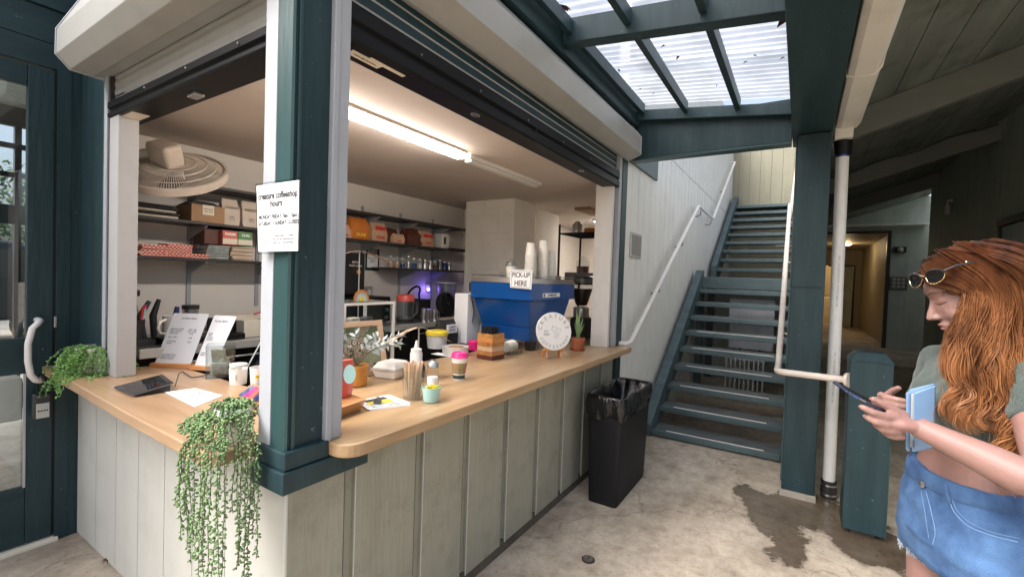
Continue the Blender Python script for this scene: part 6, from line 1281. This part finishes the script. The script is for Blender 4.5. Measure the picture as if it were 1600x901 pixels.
# wire rack with jars, behind
T = thing('wire_rack','black wire shelving rack behind the grinder','rack',(4.7,2.0,0))
for x,y in ((4.62,2.32),(5.2,2.32),(4.62,1.75),(5.2,1.75)): MB().tube([(x,y,.013),(x,y,2.16)],.013,8).build('post','black_metal',T)
for z in (1.50,2.06):
    MB().tube([(4.62,2.32,z),(5.2,2.32,z),(5.2,1.75,z),(4.62,1.75,z),(4.62,2.32,z)],.008,6).build('shelf_frame','black_metal',T); m_=MB()
    for i in range(18): m_.tube([(4.65+i*.03,1.75,z+.003),(4.65+i*.03,2.32,z+.003)],.003,4)
    m_.build('shelf_wires','black_metal',T)
def rackjar(x,y,z,r_,h_,mt,cont,lab,nm='jar'):
    T = thing(nm,lab,'jar',(x,y,z)); MB().lathe([(r_,0),(r_,h_*.7),(r_*.5,h_*.9),(r_*.5,h_)],(x,y,z),20).build('body',mt,T,smooth=50)
    if cont: MB().lathe([(r_*.88,.003),(r_*.88,h_*.4)],(x,y,z),18).build('contents',cont,T)
rackjar(4.72,2.15,2.0705,.06,.13,'steel',None,'steel canister at the left end of the top rack shelf','canister'); rackjar(5.0,2.1,2.0705,.09,.20,'glass','bag_orange','big jar of orange goods on the top rack shelf'); rackjar(4.98,2.18,1.63,.08,.19,'glass','bag_maroon','round jar half full of dark syrup on the middle rack shelf')
T = boxthing('grey_bin','steel_dark',4.70,5.15,1.9,2.28,1.508,1.628,'dark grey bin under the syrup jar on the middle rack shelf','bin',bev=.01); MB().box(4.86,4.98,1.893,1.8995,1.52,1.60).build('label','paper_cream',T); text('label_lettering','T',.07,(4.92,1.8925,1.56),(1,0,0),(0,0,1),'ink',T)
for i,(x,z,mt,lab) in enumerate(((4.55,ZC,'steel','steel steaming jug beside the grinder'),(4.48,ZC,'bag_maroon','dark red tin behind the aloe'))):
    T = thing('canister',lab,'canister',(x,1.8,z)); MB().lathe([(.05,0),(.05,.18),(.04,.20)],(x,1.80+.12*i,z),20).build('body',mt,T,smooth=40)
# yellow tub, printed black bag, white carton at the left of the machine
T = thing('white_tub','white tub with a yellow lid behind the pink cup lids','tub',(2.75,2.35,ZC)); yc = Vector((2.66,2.36,ZC)); MB().lathe([(.07,0),(.082,.10)],yc,24).build('body','white_plastic',T,smooth=40); MB().lathe([(.087,.1002),(.087,.125),(.075,.135)],yc,24).build('lid','yellow',T,smooth=40); bsdf('yellow').inputs['Base Color'].default_value=(.85,.66,.05,1)
T = bag('black_coffee_bag',2.83,2.42,ZC,.20,.10,.20,'black_matte','glossy black printed bag left of the blue machine','bag',None,.0,33); MB().box(2.77,2.90,2.355,2.360,ZC+.10,ZC+.17).build('front_label','paper',T); text('bag_lettering','HAPPY\nBEANS',.024,(2.835,2.353,ZC+.135),(1,0,0),(0,0,1),'ink',T)
T = boxthing('milk_carton','paper',2.98,3.16,2.32,2.46,ZC,1.40,'plain white tall carton standing against the left side of the blue machine','carton',bev=.006); MB().tube([(3.02,2.316,1.38),(3.06,2.312,1.25),(3.04,2.312,1.16)],.004,6).build('cord','rubber',T)
T = thing('wok_lid','round black pan leaning in the dark behind the plant','pan',(1.95,2.5,ZC)); d_=MB().lathe([(.11,-.01),(.12,0),(.11,.02),(.03,.03)],(0,0,0),28); d_.xf(RX(75),(2.10,2.45,ZC+.12)); d_.build('disc','black_plastic',T,smooth=40)

# ---------- trash bin with bag
BN = thing('trash_bin','tall slim black trash bin on the concrete beside the kiosk','bin',(3.3,1.12,0))
def ring4(c, lx, ly, z, r=.03, n=4, rot=None, jit=0, rnd=None):
    P = rounded(-lx/2,lx/2,-ly/2,ly/2,(r,r,r,r),n); return [Vector((c[0]+x,c[1]+y,z)) for x,y in P]
def loft(rings, cap0=True, cap1=True):
    n_=len(rings[0]); m_=MB(); m_.add([v for r_ in rings for v in r_],[(i*n_+j,i*n_+(j+1)%n_,(i+1)*n_+(j+1)%n_,(i+1)*n_+j) for i in range(len(rings)-1) for j in range(n_)]+([tuple(range(n_))[::-1]] if cap0 else [])+([tuple((len(rings)-1)*n_+j for j in range(n_))] if cap1 else [])); return m_
cx,cy = 3.315,1.102
loft([ring4((cx,cy),.66,.205,0,.025),ring4((cx,cy),.66,.212,.03,.03),ring4((cx,cy),.68,.255,.70,.03),ring4((cx,cy),.68,.255,.74,.03),ring4((cx,cy),.67,.245,.74,.03),ring4((cx,cy),.53,.20,.05,.02)]).build('body','bin',BN,smooth=35)
rb = random.Random(31)
def bagring(lx,ly,z,amp,zamp):
    out=[]
    P = rounded(-lx/2,lx/2,-ly/2,ly/2,(.04,)*4,3); Q=[]
    for i in range(len(P)):
        a,b=Vector(P[i]+(0,)) if len(P[i])==2 else P[i],Vector(P[(i+1)%len(P)]+(0,)); k=max(1,int((b-a).length/.016))
        for j in range(k): Q.append(a.lerp(b,j/k))
    return Q
Q = bagring(.69,.268,0,0,0); NQ=len(Q); ph=[rb.uniform(-1,1) for _ in range(NQ)]
def br(k, z, amp, zamp, inset=0, seed=0):
    r_ = random.Random(seed); out=[]
    for i,q in enumerate(Q):
        n1 = noise.noise(Vector((q.x*14+seed,q.y*14,z*9)))+.6*noise.noise(Vector((q.x*40,q.y*40+seed,z*25))); d=Vector((q.x/.35,q.y/.135,0)).normalized()
        out.append(Vector((cx+q.x*k,cy+q.y*k,z+zamp*noise.noise(Vector((q.x*11,q.y*11,seed)))*1.3))+d*(amp*n1+inset))
    return out
bagm = loft([br(1.02,.60,.022,.045,.004,1),br(1.02,.645,.016,.03,.008,2),br(1.02,.69,.014,.01,.010,2),br(1.015,.73,.010,.01,.008,3),br(1.0,.757,.008,.012,.010,4),br(.97,.765,.012,.014,.0,5),br(.90,.74,.014,.015,-.004,6),br(.84,.70,.018,.02,-.008,7),br(.78,.64,.02,.02,-.010,8),br(.72,.57,.02,.02,-.012,9)],False,True)
TB = thing('bin_liner','shiny black plastic liner folded over the rim of the trash bin','bin liner',(cx,cy,.58)); o=bagm.build('film','binbag',TB,smooth=75)
q=o.modifiers.new('s','SUBSURF'); q.levels=1; q.render_levels=1

# ================================================================== THE WOMAN WITH THE PHONE
def catmull(P, n):
    out=[]; P=[P[0]]+P+[P[-1]]
    for i in range(1,len(P)-2):
        for j in range(n):
            t=j/n; a,b,c_,d_=P[i-1],P[i],P[i+1],P[i+2]; out.append(.5*((2*b)+(c_-a)*t+(2*a-5*b+4*c_-d_)*t*t+(3*b-a-3*c_+d_)*t*t*t))
    out.append(P[-2]); return out
def fuse(mb, voxel, smooth=4, fac=.5, disp=None):
    """one closed skin round overlapping volumes"""
    me = mb.mesh('tmp', None); o = bpy.data.objects.new('tmp', me); COL.objects.link(o)
    r_ = o.modifiers.new('r','REMESH'); r_.mode = 'VOXEL'; r_.voxel_size = voxel; r_.use_smooth_shade = True
    if smooth: s_ = o.modifiers.new('s','SMOOTH'); s_.iterations = smooth; s_.factor = fac
    dg = bpy.context.evaluated_depsgraph_get(); m2 = bpy.data.meshes.new_from_object(o.evaluated_get(dg)); bpy.data.objects.remove(o); bpy.data.meshes.remove(me)
    return m2
def put(name, me, mt, parent):
    org = ORG[parent.name]; me.name = name
    for v in me.vertices: v.co -= org
    for p in me.polygons: p.use_smooth = True
    me.materials.clear(); me.materials.append(M[mt]); o = bpy.data.objects.new(name, me); COL.objects.link(o); o.parent = parent; ORG[o.name] = org; return o
FH = Vector((_f.x,_f.y,0)).normalized(); RH = Vector((FH.y,-FH.x,0))
P0 = FH*1.27+RH*1.315; P0.z = 0
AZ = R(109); Fb = Vector((math.cos(AZ),math.sin(AZ),0)); Lb = Vector((-Fb.y,Fb.x,0)); UP = Vector((0,0,1))
def Bd(f_, l_, z): return P0+Fb*f_+Lb*l_+UP*z
PR = thing('person','young woman with long auburn hair, green crop top and denim shorts, looking at her phone','person',P0)
NS = 32
def bring(cf, cl, z, sl, sf, grow=0, n=NS, bust=0):
    out=[]
    for i in range(n):
        a = 2*math.pi*i/n; ca,sa = math.cos(a),math.sin(a); e = .86
        x = math.copysign(abs(ca)**e,ca)*(sf+grow); y = math.copysign(abs(sa)**e,sa)*(sl+grow)
        if bust and ca>0: x += bust*math.exp(-((abs(y)-.07)/.045)**2)*ca
        out.append(Bd(cf+x,cl+y,z))
    return out
TS = [(.0,0,.79,.170,.115,0),(.0,0,.86,.178,.125,0),(-.005,0,.94,.172,.122,0),(-.003,0,1.01,.155,.110,0),(0,0,1.075,.134,.097,0),(.002,0,1.13,.127,.094,0),(.0,0,1.18,.134,.098,.012),(.0,0,1.235,.142,.102,.038),(-.005,0,1.285,.150,.098,.020),(-.012,0,1.325,.160,.085,0),(-.02,0,1.355,.150,.070,0),(-.022,0,1.385,.095,.058,0),(-.02,0,1.405,.06,.05,0)]
tor = loft([bring(a,b,z,sl,sf,0,NS,bu) for a,b,z,sl,sf,bu in TS])
body = MB(); body.add(tor.v,tor.f)
HD = Bd(.030,.0,1.552)
HAZ = R(92); hf = Vector((math.cos(HAZ),math.sin(HAZ),0)); hl = Vector((-hf.y,hf.x,0)); TH = R(21)
hx = hf*math.cos(TH)-UP*math.sin(TH); hz_ = hf*math.sin(TH)+UP*math.cos(TH); HR3 = Matrix((hx,hl,hz_)).transposed()
pd = ray(1519,456); HD = EYE+pd*1.255
def Hp(x,y,z): return HD+HR3@Vector((x,y,z))
head = MB()
for c,r_ in (((-.012,0,.032),(.094,.073,.082)),((.030,0,-.022),(.062,.060,.082)),((.034,0,-.072),(.050,.046,.040)),((.070,0,-.100),(.019,.020,.014)),
             ((.052,.033,-.040),(.027,.022,.028)),((.052,-.033,-.040),(.027,.022,.028)),((.068,0,.030),(.026,.050,.036)),((.074,.028,.020),(.012,.018,.007)),((.074,-.028,.020),(.012,.018,.007)),
             ((.084,0,-.067),(.012,.020,.006)),((.081,0,-.080),(.012,.018,.007)),((.078,0,-.070),(.014,.024,.018)),((.104,0,-.042),(.0125,.0105,.010)),((.093,.010,-.046),(.010,.0075,.0075)),((.093,-.010,-.046),(.010,.0075,.0075)),
             ((.069,.031,.000),(.013,.014,.0115)),((.069,-.031,.000),(.013,.014,.0115))):
    head.ball((0,0,0),r_,20); n_ = len(head.v); k_ = 20*11
    for i in range(n_-k_,n_): head.v[i] = Hp(*(head.v[i]+Vector(c)))
head.tube([Hp(.080,0,.012),Hp(.090,0,-.012),Hp(.102,0,-.036)],[.0085,.0085,.0105],12)
head.tube([Hp(-.02,0,-.05),Hp(-.030,0,-.09),Bd(-.008,0,1.40),Bd(-.018,0,1.36)],[.050,.047,.050,.058],20)
body.add(head.v,head.f)
# right side legs (hidden below the frame but whole), feet on the floor
for s_ in (1,-1):
    k = .10*s_; body.tube([Bd(-.005,k*.9,.86),Bd(.0,k,.74),Bd(.01,k,.60),Bd(.012,k,.47),Bd(-.005,k,.34),Bd(-.02,k,.20),Bd(-.01,k,.09),Bd(-.005,k,.035)],[.088,.083,.070,.053,.054,.042,.034,.034],20)
    body.tube([Bd(-.05,k,.042),Bd(.03,k,.046),Bd(.12,k*1.05,.036),Bd(.17,k*1.07,.028)],[.030,.034,.030,.014],14)
# left arm towards the phone
SH = Bd(-.005,.158,1.335); EL = deep(1648,768,.955); WR = deep(1433,666,1.15)
body.tube([Bd(-.01,.12,1.34),SH,SH.lerp(EL,.35),SH.lerp(EL,.75),EL,EL.lerp(WR,.18),EL.lerp(WR,.4),EL.lerp(WR,.7),EL.lerp(WR,.92),WR],[.050,.052,.047,.041,.039,.041,.039,.031,.0265,.026],20)
# hand, back of it towards the viewer
D1 = 1.152
def hpnt(px,py,d=0): return deep(px,py,D1+d)
hand = MB()
hand.tube([WR,hpnt(1418,663,.004),hpnt(1402,660,.008),hpnt(1388,660,.012)],[.026,.030,.031,.024],16,flat=.62)
def finger(P,r_): hand.tube(P,r_,12)
finger([hpnt(1412,652,.012),hpnt(1397,641,.012),hpnt(1379,631,.012),hpnt(1361,621.5,.016)],[.0165,.0125,.0100,.0068])
finger([hpnt(1400,652,.004),hpnt(1382,650,.0),hpnt(1364,644,.0),hpnt(1350,637,.008),hpnt(1342,633,.018)],[.0135,.0108,.0092,.0082,.0066])
finger([hpnt(1400,662,.004),hpnt(1384,663,-.002),hpnt(1369,659,.0),hpnt(1357,653,.010),hpnt(1350,648,.024)],[.0135,.0108,.0092,.0080,.0066])
finger([hpnt(1404,672,.006),hpnt(1390,673,.0),hpnt(1378,670,.002),hpnt(1369,664,.014),hpnt(1365,660,.026)],[.0130,.0102,.0088,.0076,.0062])
finger([hpnt(1410,680,.010),hpnt(1399,682,.006),hpnt(1389,680,.006),hpnt(1381,675,.016),hpnt(1378,671,.028)],[.0115,.0090,.0078,.0068,.0058])
body.add(hand.v,hand.f)
# right arm, bent across to hold the wallet against the ribs
SR = Bd(-.005,-.158,1.335); ER = Bd(.02,-.215,1.08); WRr = Bd(.175,-.12,1.185)
body.tube([Bd(-.01,-.12,1.34),SR,SR.lerp(ER,.5),ER,ER.lerp(WRr,.35),ER.lerp(WRr,.8),WRr],[.050,.050,.043,.037,.038,.030,.026],18)
wr2 = MB().tube([WRr,Bd(.20,-.075,1.205),Bd(.20,-.035,1.21)],[.026,.028,.020],14,flat=.6); body.add(wr2.v,wr2.f)
for i,(z0_,l0) in enumerate(((1.235,.055),(1.218,.06),(1.201,.055),(1.185,.045))):
    body.tube([Bd(.205,-.055,z0_-.004),Bd(.212,-.015,z0_),Bd(.195,.012,z0_),Bd(.172,.020,z0_)],[.0115,.0095,.0085,.0065],10)
body.tube([Bd(.185,-.08,1.215),Bd(.178,-.045,1.25),Bd(.175,-.02,1.265)],[.013,.010,.0075],10)
bo = put('body', fuse(body,.0036,5,.5), 'skin', PR)
# face details
def strip(pts, r_, nm, mt, flat=1, n=8, parent=PR): return MB().tube(smoothpts(pts,.01,3),r_,n,flat=flat).build(nm,mt,parent,smooth=60)
from mathutils.bvhtree import BVHTree
def bvh(o): return BVHTree.FromPolygons([v.co+ORG[o.name] for v in o.data.vertices],[tuple(p.vertices) for p in o.data.polygons])
TB_ = bvh(bo)
def hug(p, lift=.0008, tree=None):
    loc,nn_,_,_ = (tree or TB_).find_nearest(p); return loc+nn_*lift
for s_ in (1,-1):
    MB().tube([hug(Hp(.088-.004*abs(t)-.018*t*t,s_*(.012+.030*t),.022+.006*math.sin(t*3)),.0006) for t in (0,.2,.4,.6,.8,1.0,1.15)],[.0015,.0024,.0026,.0024,.002,.0015,.0008],6).build('eyebrow','brow',PR,smooth=60)
    MB().tube([hug(Hp(.088-.022*t*t,s_*(.019+.026*t),-.004-.004*math.sin(t*3.1)),.0008) for t in (0,.2,.4,.6,.8,1.0)],[.0006,.0011,.0014,.0014,.0013,.0006],6).build('eyelashes','brow',PR,smooth=60)
    MB().tube([hug(Hp(.088-.022*t*t,s_*(.019+.026*t),.008+.003*math.sin(t*3.1)),.0002) for t in (0,.25,.5,.75,1.0)],[.0003,.0006,.0006,.0006,.0003],6).build('eyelid_crease','skin_pink',PR,smooth=60)
for z_,rr_,nm in ((-.0665,.0030,'upper_lip'),(-.0785,.0036,'lower_lip')):
    MB().tube([hug(Hp(.098-.9*abs(y)**1.5*3,y,z_-.3*abs(y)**1.2*.6),-.0004) for y in (-.019,-.013,-.007,0,.007,.013,.019)],[.0006,rr_*.7,rr_,rr_,rr_,rr_*.7,.0006],8).build(nm,'skin_pink',PR,smooth=60)
ear = MB().ball((0,0,0),(.018,.006,.030),12); ear.v=[Hp(*(v+Vector((-.008,.072,-.012)))) for v in ear.v]; ear.build('ear','skin',PR,smooth=80)
# crop top
TT = [(a,b,z,sl,sf,bu) for a,b,z,sl,sf,bu in TS if 1.12 < z < 1.36]; TT[0] = (.002,0,1.118,.130,.097,0)
top = loft([bring(a,b,z,sl,sf,.0075,NS,bu) for a,b,z,sl,sf,bu in TT]+[bring(-.022,0,1.362,.138,.064,.004,NS,0)])
top.tube([Bd(-.01,.11,1.335),SH,SH.lerp(EL,.25),SH.lerp(EL,.42)],[.058,.060,.055,.051],20); top.tube([Bd(-.01,-.11,1.335),SR,SR.lerp(ER,.25),SR.lerp(ER,.42)],[.058,.058,.053,.049],20)
me = fuse(top,.005,6,.5)
for v in me.vertices:
    w = noise.noise(v.co*9)*.006+noise.noise(Vector((v.co.x*22,v.co.y*22,v.co.z*38)))*.0035; v.co += v.normal*w
to = put('crop_top', me, 'top_green', PR)
MB().tube([Bd(*q) for q in []] or [p_ for p_ in [ (bring(.002,0,1.121,.130,.097,.009,NS,0))[i%NS] for i in range(NS+1)]],.0045,8,caps=False).build('hem','top_green',to,smooth=60)
# denim shorts
sh = loft([bring(a,b,z,sl,sf,.012,NS,0) for a,b,z,sl,sf,bu in ((.0,0,.775,.160,.105,0),(.0,0,.80,.172,.118,0),(.0,0,.86,.180,.127,0),(-.005,0,.94,.174,.124,0),(-.003,0,1.00,.160,.114,0),(0,0,1.040,.148,.106,0))])
for s_ in (1,-1): sh.tube([Bd(-.004,.088*s_,.88),Bd(.0,.096*s_,.80),Bd(.002,.100*s_,.752)],[.102,.102,.101],26)
me = fuse(sh,.005,4,.5)
for v in me.vertices:
    q = v.co; w = noise.noise(Vector((q.x*14,q.y*14,q.z*26)))*.006+noise.noise(q*45)*.0022; v.co += v.normal*w
so_ = put('denim_shorts', me, 'denim', PR); TSH = bvh(so_)
wb_ = [bring(0,0,z,.150+k,.107+k,.010,48,0) for z,k in ((1.008,.008),(1.012,.011),(1.044,.006),(1.050,.001),(1.044,-.006),(1.01,-.004))]
NSb = 48; m_=MB(); m_.add([v+UP*(.010*math.cos(2*math.pi*(i%NSb)/NSb)*-1) for r_ in wb_ for i,v in enumerate(r_)],[(i*NSb+j,((i+1)%6)*NSb+j,((i+1)%6)*NSb+(j+1)%NSb,i*NSb+(j+1)%NSb) for i in range(6) for j in range(NSb)]); m_.build('waistband','denim',so_,smooth=50)
def onsh(px,py,lift=.0015):
    d = ray(px,py).normalized(); h = TSH.ray_cast(EYE,d); 
    if h[0] is None: return None
    return h[0]+h[1]*lift
def seam(pts, r_, nm, mt, n=6):
    P = []; pts = [(v.x,v.y) for v in catmull([Vector((a,b,0)) for a,b in pts],4)]
    for (a,b),(c_,d_) in zip(pts[:-1],pts[1:]):
        for t in (0,.5): P.append(onsh(a+(c_-a)*t,b+(d_-b)*t))
    P.append(onsh(*pts[-1])); P=[p for p in P if p]; 
    if len(P)>1: MB().tube(P,r_,n).build(nm,mt,so_,smooth=60)
seam([(1484,778),(1492,800),(1515,822),(1550,836),(1590,846)],.0014,'pocket_seam','denim_seam')
seam([(1487,776),(1496,797),(1518,817),(1552,831),(1592,840)],.0008,'pocket_seam','denim_seam')
seam([(1448,768),(1456,800),(1462,830),(1458,850)],.0011,'fly_seam','denim_seam')
seam([(1440,766),(1446,800),(1452,840)],.0007,'fly_seam','denim_seam')
for px in (1482,1590):
    P=[onsh(px,756,.006),onsh(px+2,770,.010),onsh(px+5,786,.005)]
    if all(P): MB().tube(P,.0042,6,flat=.5).build('belt_loop','denim',so_,smooth=60)
b_ = onsh(1446,757,.008)
if b_: bt = MB().lathe([(.0085,0),(.0085,.003),(.005,.0045)],(0,0,0),18); bt.xf(Fb.lerp(Lb,.25).normalized().to_track_quat('Z','Y').to_matrix(),b_); bt.build('button','steel',so_,smooth=40)
rf = random.Random(77); fm = MB()
for s_ in (1,-1):
    for i in range(220):
        a = rf.random()*6.28; p = Bd(.002,.1*s_,.757)+(Fb*math.cos(a)+Lb*math.sin(a))*.100; q = p+Vector((rf.uniform(-.005,.005),rf.uniform(-.005,.005),-rf.uniform(.004,.018))); fm.tube([p+UP*.008,p.lerp(q,.5)+Vector((rf.uniform(-.003,.003),rf.uniform(-.003,.003),0)),q],[.0008,.0007,.0004],4)
fm.build('frayed_hem','fray',so_)
for s_ in (1,-1):
    k = .10*s_; MB().prism([(v.x,v.y) for v in [Bd(f_,l_,0) for f_,l_ in ((-.085,k-.03),(-.085,k+.03),(.05,k+.038),(.15,k*1.06+.036),(.19,k*1.07),(.15,k*1.06-.036),(.05,k-.038))]],'z',.0005,.012).build('sandal','bag_maroon',PR,bev=.003)
    MB().tube([Bd(.10,k-.036,.012),Bd(.10,k-.02,.050),Bd(.10,k+.02,.050),Bd(.10,k+.036,.012)],.006,8,flat=2).build('sandal_strap','bag_maroon',PR,smooth=60)
# hair: a cap on the skull plus long waved locks
hr = random.Random(19); cap = MB(); cap.ball((0,0,0),(.106,.083,.091),24); cap.v=[Hp(*(v+Vector((-.024,0,.036)))) for v in cap.v]
cap.ball((0,0,0),(.075,.080,.075),20); n_=len(cap.v)
for i in range(n_-20*11,n_): cap.v[i] = Hp(*(cap.v[i]+Vector((-.045,0,-.02))))
capm = fuse(cap,.006,3)
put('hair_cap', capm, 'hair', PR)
def on_cap(x,y,z): return Hp(x,y,z)
guides = []
def G_(start, pts, w, n): guides.append(([Hp(*s) for s in start]+[deep(*p) for p in pts], w, n))
# near side, from parting over the temple and down in front of the chest
G_([(.062,.010,.098),(.072,.045,.070),(.040,.078,.040),(.028,.082,.0)],[(1490,520,1.165),(1482,565,1.14),(1497,605,1.13),(1484,640,1.12),(1512,668,1.115)],.013,214)
G_([(.050,.008,.108),(.055,.055,.080),(.024,.084,.042),(.016,.089,.0)],[(1508,520,1.16),(1494,570,1.13),(1514,612,1.12),(1500,648,1.115),(1530,676,1.105)],.016,249)
G_([(.030,.006,.118),(.035,.060,.092),(.004,.090,.045),(.0,.094,-.01)],[(1530,520,1.155),(1520,575,1.13),(1536,620,1.12),(1528,655,1.115),(1556,650,1.11)],.018,249)
G_([(.008,.004,.126),(.010,.066,.100),(-.018,.096,.045),(-.02,.097,-.02)],[(1555,530,1.15),(1560,590,1.12),(1582,640,1.10),(1574,690,1.085),(1600,716,1.07)],.020,285)
G_([(-.02,.004,.130),(-.022,.066,.104),(-.045,.092,.045),(-.045,.094,-.03)],[(1585,530,1.15),(1590,600,1.11),(1606,655,1.09),(1588,700,1.07),(1566,735,1.06),(1580,765,1.055)],.022,285)
G_([(-.05,.004,.126),(-.055,.060,.104),(-.080,.080,.045),(-.085,.082,-.03)],[(1622,540,1.15),(1632,620,1.13),(1648,680,1.12),(1640,730,1.11)],.024,249)
# far side and back
G_([(.055,-.004,.104),(.062,-.050,.075),(.030,-.082,.035),(.02,-.088,-.03)],[(1500,548,1.30),(1490,600,1.30),(1505,650,1.30)],.016,142)
G_([(.01,-.006,.124),(.01,-.066,.095),(-.02,-.094,.04),(-.03,-.095,-.04)],[(1560,560,1.33),(1570,640,1.33),(1580,700,1.33)],.022,214)
G_([(-.04,0,.128),(-.10,.02,.085),(-.135,.03,.02),(-.130,.03,-.06)],[(1690,600,1.20),(1700,680,1.20),(1695,740,1.20)],.028,249)
G_([(-.04,-.01,.128),(-.10,-.03,.085),(-.132,-.04,.02),(-.125,-.05,-.06)],[(1680,600,1.27),(1690,680,1.27),(1685,740,1.27)],.028,214)
G_([(-.02,.0,.130),(-.07,.055,.090),(-.11,.066,.03),(-.105,.07,-.04)],[(1655,560,1.17),(1665,650,1.15),(1668,720,1.14)],.026,249)
hm = MB()
for P,w,num in guides:
    C_ = catmull(P,8); n_ = len(C_)
    locks = [(hr.uniform(0,6.28),hr.uniform(7.5,9.5),hr.gauss(0,.95),hr.gauss(0,.95),hr.uniform(.007,.012)) for _ in range(max(12,num//9))]
    for s_ in range(num):
        ph_,fr_,b1_,b2_,am_ = locks[s_%len(locks)]; ph_ += hr.uniform(-.25,.25); o1,o2 = b1_+hr.gauss(0,.42),b2_+hr.gauss(0,.42); end = n_-hr.randint(0,6); amp = am_*hr.uniform(.85,1.1); rt_ = hr.uniform(.0006,.0012); Q_=[]; L_=0; spread0=.55
        for i in range(end):
            t = i/(n_-1); p = C_[i]; d_ = (C_[min(i+1,n_-1)]-C_[max(i-1,0)]).normalized(); n2 = ((p-HD).normalized() if i == 0 else n2); n2 = (n2-d_*n2.dot(d_)).normalized(); n1 = d_.cross(n2)
            sm = min(1,max(0,(t-.18)/.34)); sm = sm*sm*(3-2*sm); k = w*(.55+.45*t)*(1-.35*max(0,t-.7)/.3); kc = max(k,w*1.5*(1-sm)+k*sm); wv = max(0,(t-.30))/.7
            off = n1*(o1*kc*.75)+n2*(o2*(k*.62*sm+.0022*(1-sm)))
            if i>0: L_ += (C_[i]-C_[i-1]).length
            Q_.append(p+off+n1*math.sin(L_*fr_*6.28+ph_)*amp*1.5*wv+n2*math.cos(L_*fr_*6.28+ph_)*amp*wv)
        hm.tube(Q_,[rt_*(1 if i<end*.75 else max(.15,(end-i)/(end*.25))) for i in range(end)],3)
for s_ in range(40):   # stray fine hairs
    P,w,num = hr.choice(guides[:5]); C_=catmull(P,4); k=Vector((hr.gauss(0,1),hr.gauss(0,1),hr.gauss(0,.6)))*.018; hm.tube([c_+k*(i/len(C_)) for i,c_ in enumerate(C_)],.0005,3)
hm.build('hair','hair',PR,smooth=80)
# sunglasses pushed up on the hair
SG = thing('sunglasses','dark sunglasses with thin gold rims pushed up on the woman\'s hair','sunglasses',Hp(.10,0,.07))
ln = (Vector((.97,0,.24))).normalized(); Hq = Hp; GR = RZ(30)
def Hp(x,y,z): return Hq(*(GR@Vector((x,y,z))))
for s_ in (1,-1):
    c_ = Vector((.110,.031*s_,.073)); u_ = Vector((0,1,0))*s_; v_ = Vector((-.24,0,.97)); P_=[]; 
    for i in range(25):
        a = 2*math.pi*i/24; x = .025*math.cos(a); y = .022*math.sin(a) if math.sin(a)<0 else .017*math.sin(a); q = c_+u_*x+v_*y-Vector((.010*(x/.027+.3)**2*.6,0,0)); P_.append(Hp(*q))
    lm = MB(); lm.add(P_[:-1]+[P_[0].lerp(P_[12],.5)+hx*.002],[(i,(i+1)%24,24) for i in range(24)]); lm.build('lens','lens_dark',SG,smooth=80)
    MB().tube([P_[i%24] for i in range(12,25)],.0013,6).build('lower_rim','gold',SG,smooth=60); MB().tube([P_[i] for i in range(0,13)],.0030,6).build('brow_bar','black_plastic',SG,smooth=60)
    e_ = c_+u_*.027-Vector((.008,0,-.008)); MB().tube([Hp(*e_),Hp(.080,.074*s_,.086),Hp(.0,.090*s_,.078),Hp(-.04,.090*s_,.062)],.0024,6).build('temple','black_plastic',SG,smooth=60)
    MB().ball(Hp(.058,.080*s_,.087),.0028,8).build('stud','steel',SG)
MB().tube([Hp(.111,-.007,.077),Hp(.114,0,.080),Hp(.111,.007,.077)],.0014,6).build('bridge','gold',SG)
Hp = Hq
# phone
ph1,ph2 = deep(1323,611,1.172),deep(1400,652,1.180); ax_ = (ph2-ph1).normalized(); vd = (ph1-EYE).normalized(); wd_ = (vd-ax_*vd.dot(ax_)).normalized(); nn_ = ax_.cross(wd_).normalized(); nn_ = nn_ if nn_.z>0 else -nn_
PH = thing('mobile_phone','dark blue mobile phone held in the woman\'s left hand','phone',(ph1+ph2)/2); Ln=.146
wd_ = (wd_+nn_*.10).normalized(); nn_ = ax_.cross(wd_).normalized(); nn_ = nn_ if nn_.z>0 else -nn_
Bp = Matrix((ax_,wd_,nn_)).transposed()
MB().obox(ph1+ax_*(Ln/2)+wd_*.024,(Ln,.072,.0085),Bp).build('case','phone_case',PH,bev=.0035,seg=3)
MB().obox(ph1+ax_*(Ln/2)+wd_*.024+nn_*.0046,(Ln-.008,.066,.0006),Bp).build('screen','glass_ink',PH)
MB().obox(ph1+ax_*.020-wd_*.0121,(.022,.001,.004),Bp).build('camera_glint','blue_paint',PH)
MB().obox(ph1+ax_*.040-wd_*.0121,(.018,.001,.002),Bp).build('side_button','steel',PH)
# wallet
WT = thing('wallet','pale blue folded leather wallet clasped against the woman\'s side','wallet',deep(1440,655,1.22))
def slab(px4, d0, d1, nm, mt, bev): 
    P_=[deep(x,y,d0) for x,y in px4]+[deep(x,y,d1) for x,y in px4]; 
    for i in range(4): P_[4+i] = P_[i]+(deep(1440,655,2)-deep(1440,655,1)).normalized()*(d1-d0)*1.4
    return MB().hexa(P_).build(nm,mt,WT,bev=bev,seg=3)
slab([(1425,706),(1458,700),(1463,601),(1427,614)],1.190,1.198,'front_flap','wallet',.004)
slab([(1415,703),(1422,706),(1424,613),(1416,611)],1.200,1.232,'fold','wallet',.006)
slab([(1418,700),(1456,696),(1461,598),(1420,608)],1.226,1.236,'back_flap','wallet',.004)
slab([(1427,699),(1429,699),(1429,688),(1427,688)],1.186,1.189,'snap','steel_dark',.0005)
slab([(1420,698),(1455,694),(1459,606),(1422,616)],1.202,1.222,'pages','paper_cream',.001)
